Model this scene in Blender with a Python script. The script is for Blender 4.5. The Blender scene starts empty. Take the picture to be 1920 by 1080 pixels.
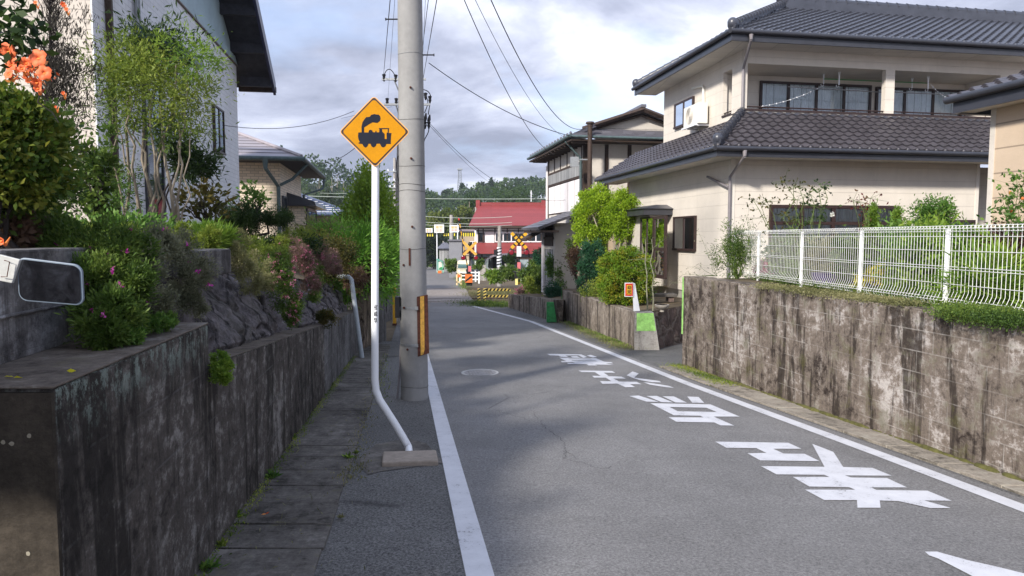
import bpy, math, random
import numpy as np
from mathutils import Vector
from mathutils.geometry import tessellate_polygon
random.seed(7); RS = np.random.RandomState(11)
SC = bpy.context.scene; COL = SC.collection; R = math.radians
# ------------------------------------------------------------------ camera, sky, sun, exposure
F = 1300.0; TH = math.atan(95 / F); CZ = 1.67
cd = bpy.data.cameras.new('camera'); cam = bpy.data.objects.new('camera', cd); COL.objects.link(cam)
cam.location = (0, 0, CZ); cam.rotation_euler = (R(90) - TH, 0, 0)
cd.lens = 36 * F / 1920; cd.sensor_width = 36; cd.clip_end = 3000; cd.clip_start = .05
SC.camera = cam
SUN_AZ = R(216); SUN_EL = R(29)      # azimuth of the sun measured clockwise from +Y: behind and to the left of the camera
w = bpy.data.worlds.new('World'); SC.world = w; w.use_nodes = True
nt = w.node_tree; nt.nodes.clear(); NN = nt.nodes.new; LK = nt.links.new
out = NN('ShaderNodeOutputWorld'); bg = NN('ShaderNodeBackground'); bg.inputs[1].default_value = .15
sky = NN('ShaderNodeTexSky'); sky.sky_type = 'NISHITA'; sky.sun_disc = False
sky.sun_elevation = SUN_EL; sky.sun_rotation = SUN_AZ
tc = NN('ShaderNodeTexCoord'); sp = NN('ShaderNodeSeparateXYZ'); LK(tc.outputs['Generated'], sp.inputs[0])
mz = NN('ShaderNodeMath'); mz.operation = 'ADD'; mz.inputs[1].default_value = .16; LK(sp.outputs[2], mz.inputs[0])
mm = NN('ShaderNodeMath'); mm.operation = 'MAXIMUM'; mm.inputs[1].default_value = .05; LK(mz.outputs[0], mm.inputs[0])
dx = NN('ShaderNodeMath'); dx.operation = 'DIVIDE'; LK(sp.outputs[0], dx.inputs[0]); LK(mm.outputs[0], dx.inputs[1])
dy = NN('ShaderNodeMath'); dy.operation = 'DIVIDE'; LK(sp.outputs[1], dy.inputs[0]); LK(mm.outputs[0], dy.inputs[1])
cb = NN('ShaderNodeCombineXYZ'); LK(dx.outputs[0], cb.inputs[0]); LK(dy.outputs[0], cb.inputs[1])
def wnoise(scale, det, off, rough=.55, dist=.3):
    mp = NN('ShaderNodeMapping'); mp.inputs['Location'].default_value = off; LK(cb.outputs[0], mp.inputs[0])
    n = NN('ShaderNodeTexNoise'); n.inputs['Scale'].default_value = scale; n.inputs['Detail'].default_value = det
    n.inputs['Roughness'].default_value = rough; n.inputs['Distortion'].default_value = dist
    LK(mp.outputs[0], n.inputs['Vector']); return n
def wramp(src, stops):
    r = NN('ShaderNodeValToRGB'); LK(src, r.inputs[0]); e = r.color_ramp.elements
    e[0].position, e[0].color = stops[0][0], (*stops[0][1], 1); e[1].position, e[1].color = stops[-1][0], (*stops[-1][1], 1)
    for p, c in stops[1:-1]:
        q = e.new(p); q.color = (*c, 1)
    return r
n1 = wnoise(.55, 6, (3.1, 1.2, 0)); n2 = wnoise(.9, 7, (8.3, 4.7, 2), .6)
cover = wramp(n1.outputs[0], [(.36, (0, 0, 0)), (.52, (1, 1, 1))])
tone = wramp(n2.outputs[0], [(.37, (1.15, 1.27, 1.68)), (.46, (1.7, 1.84, 2.36)), (.54, (2.35, 2.5, 3.05)), (.63, (3.5, 3.6, 3.95))])
skm = NN('ShaderNodeMix'); skm.data_type = 'RGBA'; skm.blend_type = 'MIX'; skm.inputs[0].default_value = .75
LK(sky.outputs[0], skm.inputs[6]); skm.inputs[7].default_value = (1.5, 2.05, 3.3, 1)
mx = NN('ShaderNodeMix'); mx.data_type = 'RGBA'; LK(cover.outputs[0], mx.inputs[0]); LK(skm.outputs[2], mx.inputs[6]); LK(tone.outputs[0], mx.inputs[7])
LK(mx.outputs[2], bg.inputs[0]); LK(bg.outputs[0], out.inputs[0])
sl = bpy.data.lights.new('sun', 'SUN'); sl.energy = 2.6; sl.angle = R(5.0); sl.color = (1, .95, .87)
so = bpy.data.objects.new('sun', sl); COL.objects.link(so)
so.rotation_euler = (R(90) - SUN_EL, 0, -SUN_AZ + R(180))
SC.view_settings.view_transform = 'Standard'; SC.view_settings.look = 'None'; SC.view_settings.exposure = 1.26; SC.view_settings.gamma = 1
SC.cycles.use_denoising = True; SC.cycles.max_bounces = 6; SC.cycles.transparent_max_bounces = 12
SC.cycles.diffuse_bounces = 3; SC.cycles.glossy_bounces = 2; SC.cycles.transmission_bounces = 3
# ------------------------------------------------------------------ pixel rays -> real points
def ray(px, py):
    u = (px - 960) / F; v = -(py - 540) / F; c, s = math.cos(TH), math.sin(TH)
    return np.array([u, c + v * s, -s + v * c])
def at(px, py, Y):
    d = ray(px, py); t = Y / d[1]; return np.array([d[0] * t, Y, CZ + d[2] * t])
def onz(px, py, z):
    d = ray(px, py); t = (z - CZ) / d[2]; return np.array([d[0] * t, d[1] * t, z])
PY = [-60, 0, 32, 36, 39, 42, 48, 65, 110, 160, 900]; PZ = [2.76, 0, -1.477, -1.36, -1.30, -1.40, -1.62, -2.0, -3.4, -3.9, -4.2]
def prof(Y): return float(np.interp(Y, PY, PZ))
def G(px, py, dz=0.0):
    d = ray(px, py); Ys = np.geomspace(1.0, 700, 4000); z = CZ + d[2] / d[1] * Ys - np.interp(Ys, PY, PZ)
    i = int(np.argmax(z < 0)) if (z < 0).any() else len(Ys) - 1
    Y = Ys[i]
    if i > 0:
        a, b = z[i - 1], z[i]; Y = Ys[i - 1] + (Ys[i] - Ys[i - 1]) * a / (a - b)
    p = at(px, py, Y); p[2] = prof(Y) + dz; return p
def gz(x, y, dz=0.0): return np.array([x, y, prof(y) + dz])
class Fr:
    """a frame standing on the ground: a = to the right, b = away from the camera along the street, z = up"""
    def __init__(s, ox, oy, k=.18):
        s.o = np.array([ox, oy, 0.]); n = math.hypot(k, 1); s.v = np.array([-k / n, 1 / n, 0]); s.u = np.array([1 / n, k / n, 0])
    def W(s, a, b, z): return s.o + a * s.u + b * s.v + np.array([0, 0, z])
    def _hit(s, px, py, n, off):
        d = ray(px, py); c = np.array([0, 0, CZ]); t = (off - np.dot(c - s.o, n)) / np.dot(d, n); return c + d * t
    def L(s, px, py, a0=0.): p = s._hit(px, py, s.u, a0); return float(np.dot(p - s.o, s.v)), float(p[2])
    def P(s, px, py, b0=0.): p = s._hit(px, py, s.v, b0); return float(np.dot(p - s.o, s.u)), float(p[2])
WF = Fr(0, 0, 0)
# ------------------------------------------------------------------ mesh builder
BASE = {}
class MB:
    def __init__(s): s.v = []; s.f = []; s.tone = None
    def add(s, vs, fs):
        n = len(s.v); s.v += [tuple(map(float, q)) for q in vs]; s.f += [tuple(i + n for i in f) for f in fs]; return s
    def box(s, fr, a0, a1, b0, b1, z0, z1):
        a0, a1 = sorted((a0, a1)); b0, b1 = sorted((b0, b1)); z0, z1 = sorted((z0, z1))
        vs = [fr.W(a, b, z) for z in (z0, z1) for a, b in ((a0, b0), (a1, b0), (a1, b1), (a0, b1))]
        return s.add(vs, [(3, 2, 1, 0), (4, 5, 6, 7), (0, 1, 5, 4), (1, 2, 6, 5), (2, 3, 7, 6), (3, 0, 4, 7)])
    def hull(s, bot, top):
        """prism between two rings of equal length"""
        n = len(bot); fs = [tuple(range(n - 1, -1, -1)), tuple(range(n, 2 * n))]
        fs += [(i, (i + 1) % n, n + (i + 1) % n, n + i) for i in range(n)]
        return s.add(list(bot) + list(top), fs)
    def tube(s, pts, rs, n=8, caps=True):
        pts = [np.array(p, float) for p in pts]; m = len(pts)
        if not hasattr(rs, '__len__'): rs = [rs] * m
        base = len(s.v); prev = None
        for i, p in enumerate(pts):
            d = pts[min(i + 1, m - 1)] - pts[max(i - 1, 0)]; d = d / (np.linalg.norm(d) + 1e-9)
            if prev is None: x = np.cross(d, [0, 0, 1.]) if abs(d[2]) < .9 else np.cross(d, [1., 0, 0])
            else: x = prev - d * np.dot(prev, d)
            x = x / (np.linalg.norm(x) + 1e-9); y = np.cross(d, x); prev = x
            for k in range(n):
                a = 2 * math.pi * k / n; s.v.append(tuple(p + rs[i] * (x * math.cos(a) + y * math.sin(a))))
        for i in range(m - 1):
            for k in range(n):
                a = base + i * n + k; b = base + i * n + (k + 1) % n; s.f.append((a, b, b + n, a + n))
        if caps:
            s.f.append(tuple(base + k for k in range(n - 1, -1, -1))); s.f.append(tuple(base + (m - 1) * n + k for k in range(n)))
        return s
    def poly(s, outer, holes=()):
        loops = [[Vector(map(float, p)) for p in l] for l in [outer] + list(holes)]
        tri = tessellate_polygon(loops); return s.add([tuple(v) for l in loops for v in l], [tuple(q) for q in tri])
    def ball(s, c, rx, ry, rz, nu=10, nv=7):
        vs = []; fs = []
        for j in range(nv + 1):
            t = math.pi * j / nv
            for i in range(nu):
                p = 2 * math.pi * i / nu; vs.append((c[0] + rx * math.sin(t) * math.cos(p), c[1] + ry * math.sin(t) * math.sin(p), c[2] + rz * math.cos(t)))
        for j in range(nv):
            for i in range(nu): fs.append((j * nu + i, (j + 1) * nu + i, (j + 1) * nu + (i + 1) % nu, j * nu + (i + 1) % nu))
        return s.add(vs, fs)
def setp(o, label=None, cat=None, group=None, kind=None):
    if label: o['label'] = label
    if cat: o['category'] = cat
    if group: o['group'] = group
    if kind: o['kind'] = kind
    return o
def link(name, me, mats, parent=None, loc=None):
    o = bpy.data.objects.new(name, me); COL.objects.link(o)
    for m in (mats if isinstance(mats, (list, tuple)) else [mats]): me.materials.append(m)
    if parent is not None: o.parent = parent; BASE[o] = BASE[parent]
    else:
        BASE[o] = np.array(loc if loc is not None else (0, 0, 0), float); o.location = BASE[o]
    return o
def auto_uv(me, off=(0, 0, 0)):
    """metre-scaled box mapping: u runs horizontally along a face, v runs up it"""
    n = len(me.polygons)
    if not n: return
    nl = len(me.loops); co = np.empty(len(me.vertices) * 3); me.vertices.foreach_get('co', co); co = co.reshape(-1, 3) + np.array(off)
    nr = np.empty(n * 3); me.polygons.foreach_get('normal', nr); nr = nr.reshape(-1, 3)
    tot = np.empty(n, int); me.polygons.foreach_get('loop_total', tot); vi = np.empty(nl, int); me.loops.foreach_get('vertex_index', vi)
    N = np.repeat(nr, tot, 0); Pn = co[vi]; hz = np.hypot(N[:, 0], N[:, 1]); fl = hz < .35; h = np.maximum(hz, 1e-6)
    tx, ty = -N[:, 1] / h, N[:, 0] / h; u = np.where(fl, Pn[:, 0], Pn[:, 0] * tx + Pn[:, 1] * ty)
    v = np.where(fl, Pn[:, 1], Pn[:, 2] / np.sqrt(np.maximum(1 - N[:, 2] ** 2, .05)))
    uv = me.uv_layers.new(name='uv'); uv.data.foreach_set('uv', np.stack([u, v], 1).ravel())
def build(name, mb, m, parent=None, label=None, cat=None, group=None, kind=None, loc=None, smooth=False, uv=True, bevel=0):
    if parent is not None: loc = BASE[parent]
    elif loc is None: loc = np.array(mb.v).mean(0) if kind != 'structure' else np.zeros(3); 
    loc = np.array(loc, float)
    if parent is None and kind != 'structure' and kind != 'stuff': loc[2] = min(q[2] for q in mb.v) if loc[2] != loc[2] else loc[2]
    me = bpy.data.meshes.new(name); vs = np.array(mb.v) - loc; me.from_pydata([tuple(q) for q in vs], [], mb.f); me.update()
    if uv: auto_uv(me, loc)
    if smooth:
        me.polygons.foreach_set('use_smooth', [True] * len(me.polygons))
        try: me.set_sharp_from_angle(angle=R(40))
        except Exception: pass
    o = link(name, me, m, parent, loc); setp(o, label, cat, group, kind)
    if bevel:
        b = o.modifiers.new('bevel', 'BEVEL'); b.width = bevel; b.segments = 2; b.limit_method = 'ANGLE'
    return o
def thing(name, label, cat, loc, group=None):
    o = bpy.data.objects.new(name, None); COL.objects.link(o); o.empty_display_size = .2
    o.location = tuple(map(float, loc)); BASE[o] = np.array(loc, float); return setp(o, label, cat, group)
def copy_thing(root, loc, rz, label):
    def cp(o, par):
        c = o.copy(); COL.objects.link(c)
        if par is not None: c.parent = par
        for ch in o.children: cp(ch, c)
        return c
    r = cp(root, None); r.location = tuple(map(float, loc)); r.rotation_euler = (0, 0, rz); r['label'] = label; BASE[r] = np.array(loc, float); return r
# ------------------------------------------------------------------ materials
class Nt:
    def __init__(s, name):
        s.m = bpy.data.materials.new(name); s.m.use_nodes = True; s.t = s.m.node_tree; s.t.nodes.clear()
        s.o = s.n('ShaderNodeOutputMaterial'); s.b = s.n('ShaderNodeBsdfPrincipled'); s.l(s.b.outputs[0], s.o.inputs[0])
        s.co = s.n('ShaderNodeTexCoord')
    def n(s, t): return s.t.nodes.new(t)
    def l(s, a, b): s.t.links.new(a, b)
    def mp(s, scale=(1, 1, 1), src='Object', loc=(0, 0, 0)):
        m = s.n('ShaderNodeMapping'); m.inputs['Scale'].default_value = scale; m.inputs['Location'].default_value = loc; s.l(s.co.outputs[src], m.inputs[0]); return m.outputs[0]
    def noise(s, vec, sc, det=5, rough=.6, dist=0):
        n = s.n('ShaderNodeTexNoise'); n.inputs['Scale'].default_value = sc; n.inputs['Detail'].default_value = det; n.inputs['Roughness'].default_value = rough
        n.inputs['Distortion'].default_value = dist; s.l(vec, n.inputs['Vector']); return n.outputs[0]
    def ramp(s, src, stops, cst=False):
        r = s.n('ShaderNodeValToRGB'); s.l(src, r.inputs[0]); e = r.color_ramp.elements
        if cst: r.color_ramp.interpolation = 'CONSTANT'
        c4 = lambda c: (*c, 1) if hasattr(c, '__len__') else (c, c, c, 1)
        e[0].position, e[0].color = stops[0][0], c4(stops[0][1]); e[1].position, e[1].color = stops[-1][0], c4(stops[-1][1])
        for p, c in stops[1:-1]: q = e.new(p); q.color = c4(c)
        return r.outputs[0]
    def mix(s, fac, a, b, mode='MIX'):
        m = s.n('ShaderNodeMix'); m.data_type = 'RGBA'; m.blend_type = mode
        for i, x in ((0, fac), (6, a), (7, b)):
            if isinstance(x, (int, float)) and i == 0: m.inputs[0].default_value = x
            elif hasattr(x, '__len__'): m.inputs[i].default_value = (*x, 1)
            elif isinstance(x, (int, float)): m.inputs[i].default_value = (x, x, x, 1)
            else: s.l(x, m.inputs[i])
        return m.outputs[2]
    def math(s, op, a, b=0.):
        m = s.n('ShaderNodeMath'); m.operation = op
        for i, x in enumerate((a, b)):
            if isinstance(x, (int, float)): m.inputs[i].default_value = x
            else: s.l(x, m.inputs[i])
        return m.outputs[0]
    def brick(s, vec, w, h, mortar=.01, off=.5, c1=(1, 1, 1), c2=(1, 1, 1), cm=(0, 0, 0), sm=.1):
        b = s.n('ShaderNodeTexBrick'); s.l(vec, b.inputs['Vector']); b.inputs['Scale'].default_value = 1; b.inputs['Brick Width'].default_value = w
        b.inputs['Row Height'].default_value = h; b.inputs['Mortar Size'].default_value = mortar; b.inputs['Mortar Smooth'].default_value = sm; b.offset = off
        for k, c in (('Color1', c1), ('Color2', c2), ('Mortar', cm)): b.inputs[k].default_value = (*c, 1)
        return b.outputs
    def fin(s, col=None, rough=.8, bump=None, bd=.01, bs=.5, metal=0, spec=.3):
        if col is not None:
            if hasattr(col, '__len__'): s.b.inputs['Base Color'].default_value = (*col, 1)
            else: s.l(col, s.b.inputs['Base Color'])
        if isinstance(rough, (int, float)): s.b.inputs['Roughness'].default_value = rough
        else: s.l(rough, s.b.inputs['Roughness'])
        s.b.inputs['Metallic'].default_value = metal; s.b.inputs['Specular IOR Level'].default_value = spec
        if bump is not None:
            b = s.n('ShaderNodeBump'); b.inputs['Distance'].default_value = bd; b.inputs['Strength'].default_value = bs; s.l(bump, b.inputs['Height']); s.l(b.outputs[0], s.b.inputs['Normal'])
        return s.m
def scl(c, k): return tuple(min(1, x * k) for x in c)
def plain(name, c, rough=.6, var=.18, sc=6, metal=0, bump=.3, spec=.35):
    t = Nt(name); v = t.mp(); n = t.noise(v, sc, 6, .65); n2 = t.noise(v, sc * 9, 4)
    col = t.ramp(n, [(.3, scl(c, 1 - var)), (.7, scl(c, 1 + var))]); return t.fin(t.mix(.12, col, n2, 'OVERLAY'), rough, n2, .002, bump, metal, spec)
def asphalt(name, lo, hi, patch=(.9, 1.1)):
    t = Nt(name); v = t.mp(); g = t.noise(v, 60, 4, .85); g2 = t.noise(v, 240, 2, .8); big = t.noise(v, .45, 5, .6); mid = t.noise(v, 2.2, 6, .65)
    c = t.ramp(g, [(.36, lo), (.5, tuple((a + b) / 2 for a, b in zip(lo, hi))), (.64, hi)]); c = t.mix(1, c, t.ramp(big, [(.3, patch[0]), (.7, patch[1])]), 'MULTIPLY')
    c = t.mix(1, c, t.ramp(mid, [(.3, .9), (.65, 1.08)]), 'MULTIPLY')
    vo = t.n('ShaderNodeTexVoronoi'); vo.inputs['Scale'].default_value = 130; t.l(v, vo.inputs['Vector']); sp = t.ramp(vo.outputs['Distance'], [(.08, 1.), (.2, 0.)])
    c = t.mix(t.math('MULTIPLY', sp, .45), c, (.30, .29, .28))
    # fine cracks
    vc = t.n('ShaderNodeTexVoronoi'); vc.feature = 'DISTANCE_TO_EDGE'; vc.inputs['Scale'].default_value = .42
    wv = t.mix(.12, v, t.n('ShaderNodeTexNoise').outputs[1]); t.l(wv, vc.inputs['Vector'])
    cr = t.ramp(vc.outputs['Distance'], [(.0, 1.), (.006, 0.)]); msk = t.ramp(t.noise(v, .8, 3), [(.56, 0.), (.62, 1.)])
    c = t.mix(t.math('MULTIPLY', cr, t.math('MULTIPLY', msk, .6)), c, scl(lo, .5))
    return t.fin(c, .85, t.math('ADD', g, g2), .006, .6, spec=.25)
def oldwall(name, pale, mid, dark, block=(.4, .2), moss=.0, boards=0., streak=1., lines=(.5, .5, .5), lw=.25, lich=None):
    """weathered concrete: water streaks down the face, block or board joints, algae and moss"""
    t = Nt(name); uv = t.mp((1, 1, 1), 'UV'); uvs = t.mp((3.6, .55, 1), 'UV'); uvt = t.mp((15, 1.1, 1), 'UV')
    s1 = t.noise(uvs, 1, 7, .7, .6); s2 = t.noise(uvt, 1, 4, .7, .3); big = t.noise(uv, .9, 6, .7, .5); fine = t.noise(uv, 30, 6, .75); spot = t.noise(uv, 7, 8, .8)
    c = t.ramp(t.math('ADD', t.math('MULTIPLY', big, .45), t.math('MULTIPLY', spot, .55)), [(.41, dark), (.475, mid), (.525, scl(mid, 1.25)), (.59, pale)])
    st = t.ramp(t.math('ADD', t.math('MULTIPLY', s1, .8), t.math('MULTIPLY', s2, .2)), [(.435, 1.), (.495, 0.)])
    c = t.mix(t.math('MULTIPLY', st, .9 * streak), c, scl(dark, .6))
    st2 = t.ramp(t.math('ADD', t.math('MULTIPLY', s1, .3), t.math('ADD', t.math('MULTIPLY', s2, .2), t.math('MULTIPLY', spot, .5))), [(.525, 0.), (.575, 1.)])
    c = t.mix(t.math('MULTIPLY', st2, .38 * streak), c, pale)
    bm = fine
    if block:
        b = t.brick(uv, block[0], block[1], .006); j = t.math('SUBTRACT', 1., b[0] if False else b['Fac'])
        inv = t.ramp(b['Fac'], [(.3, 0.), (.7, 1.)]); c = t.mix(t.math('MULTIPLY', inv, t.math('MULTIPLY', t.ramp(big, [(.45, 0.), (.6, 1.)]), lw)), c, lines)
        bm = t.math('SUBTRACT', fine, t.math('MULTIPLY', b['Fac'], .6))
    if moss:
        mo = t.ramp(t.noise(uv, 3.5, 8, .75), [(.60 - moss * .2, 0.), (.68 - moss * .2, 1.)]); c = t.mix(t.math('MULTIPLY', mo, .6), c, (.07, .065, .02))
    if lich:
        sx = t.n('ShaderNodeSeparateXYZ'); t.l(uv, sx.inputs[0]); hh_ = t.math('ADD', sx.outputs[1], t.math('MULTIPLY', t.math('SUBTRACT', s2, .5), .5)); bandm = t.ramp(t.math('DIVIDE', t.math('SUBTRACT', hh_, lich[0]), lich[1] - lich[0]), [(0., 0.), (1., 1.)])
        lm_ = t.ramp(t.noise(t.mp((16, 9, 1), 'UV'), 1, 7, .85), [(.50, 0.), (.55, 1.)]); c = t.mix(t.math('MULTIPLY', t.math('MULTIPLY', lm_, bandm), .75), c, (.22, .27, .24))
    c = t.mix(.35, c, t.ramp(fine, [(.25, .15), (.75, .85)]), 'OVERLAY')
    return t.fin(c, .92, bm, .012, .7, spec=.15)
def siding(name, c, w, h, line=.45, mort=.008, off=0., var=.06, c2=None, rough=.65, streak=0):
    t = Nt(name); uv = t.mp((1, 1, 1), 'UV'); b = t.brick(uv, w, h, mort, off, scl(c, 1 - var), c2 or scl(c, 1 + var), scl(c, line)); n = t.noise(uv, 1.3, 6, .7); f = t.noise(uv, 60, 3)
    col = t.mix(1, b['Color'], t.ramp(n, [(.3, .9), (.7, 1.05)]), 'MULTIPLY')
    if streak:
        s = t.noise(t.mp((5, .35, 1), 'UV'), 1, 5, .7); col = t.mix(t.math('MULTIPLY', t.ramp(s, [(.5, 0.), (.7, 1.)]), streak), col, scl(c, .62))
    return t.fin(t.mix(.1, col, f, 'OVERLAY'), rough, t.math('SUBTRACT', t.math('MULTIPLY', f, .15), b['Fac']), .006, .6)
def leafmat(name, cols, trans=.42, rough=.55):
    t = Nt(name); a = t.n('ShaderNodeAttribute'); a.attribute_name = 'tone'; k = len(cols)
    c = t.ramp(a.outputs['Fac'], [(i / (k - 1) if k > 1 else 0, cc) for i, cc in enumerate(cols)]) if k > 1 else None
    t.l(c, t.b.inputs['Base Color']); t.b.inputs['Roughness'].default_value = rough; t.b.inputs['Specular IOR Level'].default_value = .25
    tr = t.n('ShaderNodeBsdfTranslucent'); t.l(c, tr.inputs[0]); m = t.n('ShaderNodeMixShader'); m.inputs[0].default_value = trans
    t.l(t.b.outputs[0], m.inputs[1]); t.l(tr.outputs[0], m.inputs[2]); t.l(m.outputs[0], t.o.inputs[0]); return t.m
def bark(name, c): 
    t = Nt(name); v = t.mp((14, 14, 3)); n = t.noise(v, 2, 6, .7); return t.fin(t.ramp(n, [(.3, scl(c, .55)), (.7, scl(c, 1.3))]), .9, n, .01, .8)
M = {}
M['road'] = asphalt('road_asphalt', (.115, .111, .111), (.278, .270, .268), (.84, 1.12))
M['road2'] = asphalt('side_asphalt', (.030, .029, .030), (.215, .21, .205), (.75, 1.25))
M['soil'] = plain('soil', (.12, .09, .055), .95, .4, 3)
t = Nt('road_paint'); v = t.mp(); n = t.noise(v, 60, 5, .8); n2 = t.noise(v, 5, 5, .7); ch = t.ramp(t.math('ADD', t.math('MULTIPLY', n, .6), t.math('MULTIPLY', n2, .4)), [(.385, 0.), (.425, 1.)])
M['paint'] = t.fin(t.mix(ch, (.16, .155, .16), t.ramp(n2, [(.3, (.50, .50, .53)), (.7, (.62, .62, .65))])), .7, n, .003, .4)
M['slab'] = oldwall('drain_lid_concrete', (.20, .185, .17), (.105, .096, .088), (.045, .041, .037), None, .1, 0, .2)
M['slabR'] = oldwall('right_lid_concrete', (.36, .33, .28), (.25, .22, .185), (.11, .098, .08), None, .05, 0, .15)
M['wallL'] = oldwall('dark_left_wall', (.24, .225, .21), (.070, .061, .055), (.024, .021, .019), (3.0, .3), .0, 0, .85, (.14, .14, .14), .5, (.95, 1.16))
M['wallLend'] = oldwall('brown_wall_end', (.07, .058, .046), (.042, .035, .028), (.022, .018, .014), None, .0, 0, .2)
M['wallLtop'] = oldwall('ledge_concrete', (.22, .20, .18), (.11, .092, .078), (.045, .038, .033), None, .15, 0, .1)
M['wallU'] = oldwall('upper_left_wall', (.38, .38, .39), (.16, .152, .15), (.065, .06, .06), (1.2, .4), .0, 0, .6, (.3, .3, .3), .4)
M['wallR'] = oldwall('stained_right_wall', (.46, .42, .395), (.15, .122, .102), (.035, .026, .022), (.4, .2), .35, 0, .9, (.42, .39, .36), .5)
M['wallR2'] = oldwall('board_marked_wall', (.34, .30, .26), (.19, .158, .13), (.08, .064, .054), None, .1, 0, 1.)
M['blockgrey'] = oldwall('grey_block', (.22, .22, .22), (.12, .115, .115), (.06, .055, .055), (.4, .2), .1, 0, .7)
def rock(name, c1, c2, sc, bd=.12):
    t = Nt(name); v = t.mp(); vo = t.n('ShaderNodeTexVoronoi'); vo.inputs['Scale'].default_value = sc; vo.feature = 'DISTANCE_TO_EDGE'; nz = t.noise(v, 3, 6, .7)
    t.l(t.mix(.25, v, t.n('ShaderNodeTexNoise').outputs[1]), vo.inputs['Vector']); f = t.noise(v, 18, 7, .75)
    e = t.ramp(vo.outputs['Distance'], [(0., 0.), (.12, 1.)]); c = t.mix(e, c2, t.ramp(t.math('ADD', t.math('MULTIPLY', nz, .5), t.math('MULTIPLY', f, .5)), [(.35, scl(c1, .4)), (.5, c1), (.66, scl(c1, 2.0))]))
    return t.fin(c, .9, t.math('ADD', e, f), bd, .8, spec=.2)
M['stone'] = rock('fieldstone_wall', (.14, .10, .085), (.22, .18, .15), 3.2, .05)
def ribrock(name, c):
    t = Nt(name); v = t.mp((3.2, 3.2, 1.5)); n = t.noise(v, 3, 10, .8, .4); f = t.noise(t.mp(), 25, 6, .7); m2 = t.noise(t.mp(), 1.5, 4)
    col = t.ramp(n, [(.33, scl(c, .3)), (.47, c), (.58, scl(c, 1.6)), (.7, scl(c, 2.6))]); col = t.mix(t.ramp(m2, [(.5, 0.), (.7, .35)]), col, (.07, .08, .03))
    vo = t.n('ShaderNodeTexVoronoi'); vo.feature = 'DISTANCE_TO_EDGE'; vo.inputs['Scale'].default_value = 1; t.l(t.mix(.35, t.mp((4.5, 4.5, 2.2)), t.n('ShaderNodeTexNoise').outputs[1]), vo.inputs['Vector']); cr = t.ramp(vo.outputs['Distance'], [(0., .25), (.07, 1.)]); col = t.mix(1, col, cr, 'MULTIPLY')
    return t.fin(t.mix(.35, col, f, 'OVERLAY'), .92, t.math('ADD', t.math('ADD', n, cr), t.math('MULTIPLY', f, .6)), .05, 1.)
M['bank'] = ribrock('rough_rock_bank', (.145, .13, .135)); M['tanrock'] = ribrock('tan_wall', (.20, .155, .12))
M['gravel'] = rock('track_gravel', (.20, .16, .13), (.06, .05, .04), 26, .02)
M['green'] = plain('green_paint', (.02, .20, .05), .6, .4, 9); M['lgreen'] = plain('light_green_paint', (.30, .58, .16), .6, .35, 12)
M['moss'] = plain('moss_soil', (.09, .085, .025), .95, .45, 12, bump=1)
M['pole'] = plain('pole_concrete', (.27, .265, .26), .85, .16, 2.2, bump=.5, spec=.15)
M['conc'] = oldwall('light_concrete', (.42, .40, .37), (.30, .28, .26), (.16, .145, .13), None, .05, 0, .3)
M['steel'] = plain('galvanised', (.30, .31, .32), .45, .2, 20, .5); M['rust'] = plain('rust', (.09, .03, .018), .85, .5, 25)
M['white'] = plain('white_coat', (.78, .79, .82), .4, .04, 3, bump=.05); M['fencew'] = plain('fence_white', (.80, .80, .78), .45, .05, 3, bump=.05)
M['black'] = plain('black_coat', (.012, .012, .014), .5, .3, 8); M['cable'] = plain('cable_black', (.012, .012, .013), .6, .2, 8)
M['yellow'] = plain('yellow_paint', (.64, .34, .02), .5, .12, 14); M['yworn'] = plain('worn_yellow', (.62, .34, .06), .65, .35, 26)
M['orange'] = plain('orange_sheet', (.62, .15, .03), .5, .15, 8); M['red'] = plain('red_paint', (.55, .02, .015), .5, .15, 8); M['redlamp'] = plain('red_lamp_glass', (.20, .008, .02), .15, .2, 8, spec=.8)
M['pvc'] = plain('pvc_pipe', (.38, .42, .45), .45, .1, 6); M['pvcg'] = plain('grey_downpipe', (.22, .20, .21), .4, .1, 6)
M['gutterdk'] = plain('dark_gutter', (.035, .036, .045), .35, .15, 4, spec=.5); M['brown'] = plain('brown_sash', (.038, .022, .020), .45, .2, 8); M['woodk'] = plain('dark_timber', (.05, .032, .024), .7, .35, 10)
M['soffit'] = siding('soffit_board', (.62, .58, .52), .9, .45, .6, .006); M['copper'] = plain('verdigris', (.08, .115, .12), .55, .3, 12)
t = Nt('window_glass'); gl = t.n('ShaderNodeBsdfGlossy'); gl.inputs[0].default_value = (.8, .85, .9, 1); gl.inputs['Roughness'].default_value = .03; tr = t.n('ShaderNodeBsdfTransparent'); tr.inputs[0].default_value = (.86, .88, .88, 1)
fr_ = t.n('ShaderNodeFresnel'); fr_.inputs[0].default_value = 1.75; mxs = t.n('ShaderNodeMixShader'); t.l(fr_.outputs[0], mxs.inputs[0]); t.l(tr.outputs[0], mxs.inputs[1]); t.l(gl.outputs[0], mxs.inputs[2]); t.l(mxs.outputs[0], t.o.inputs[0]); M['glass'] = t.m
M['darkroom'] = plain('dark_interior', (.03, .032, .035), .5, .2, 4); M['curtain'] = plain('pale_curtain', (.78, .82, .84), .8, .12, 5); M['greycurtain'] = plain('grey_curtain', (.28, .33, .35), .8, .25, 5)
M['tile'] = plain('glazed_roof_tile', (.048, .051, .066), .36, .22, 3, spec=.6); M['tileb'] = plain('brown_grey_tile', (.060, .054, .062), .4, .25, 3, spec=.6)
M['slate'] = plain('metal_roof_grey', (.13, .125, .145), .4, .15, 3, spec=.5); M['mauve'] = plain('mauve_metal_roof', (.30, .27, .29), .4, .12, 3, spec=.5)
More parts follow.
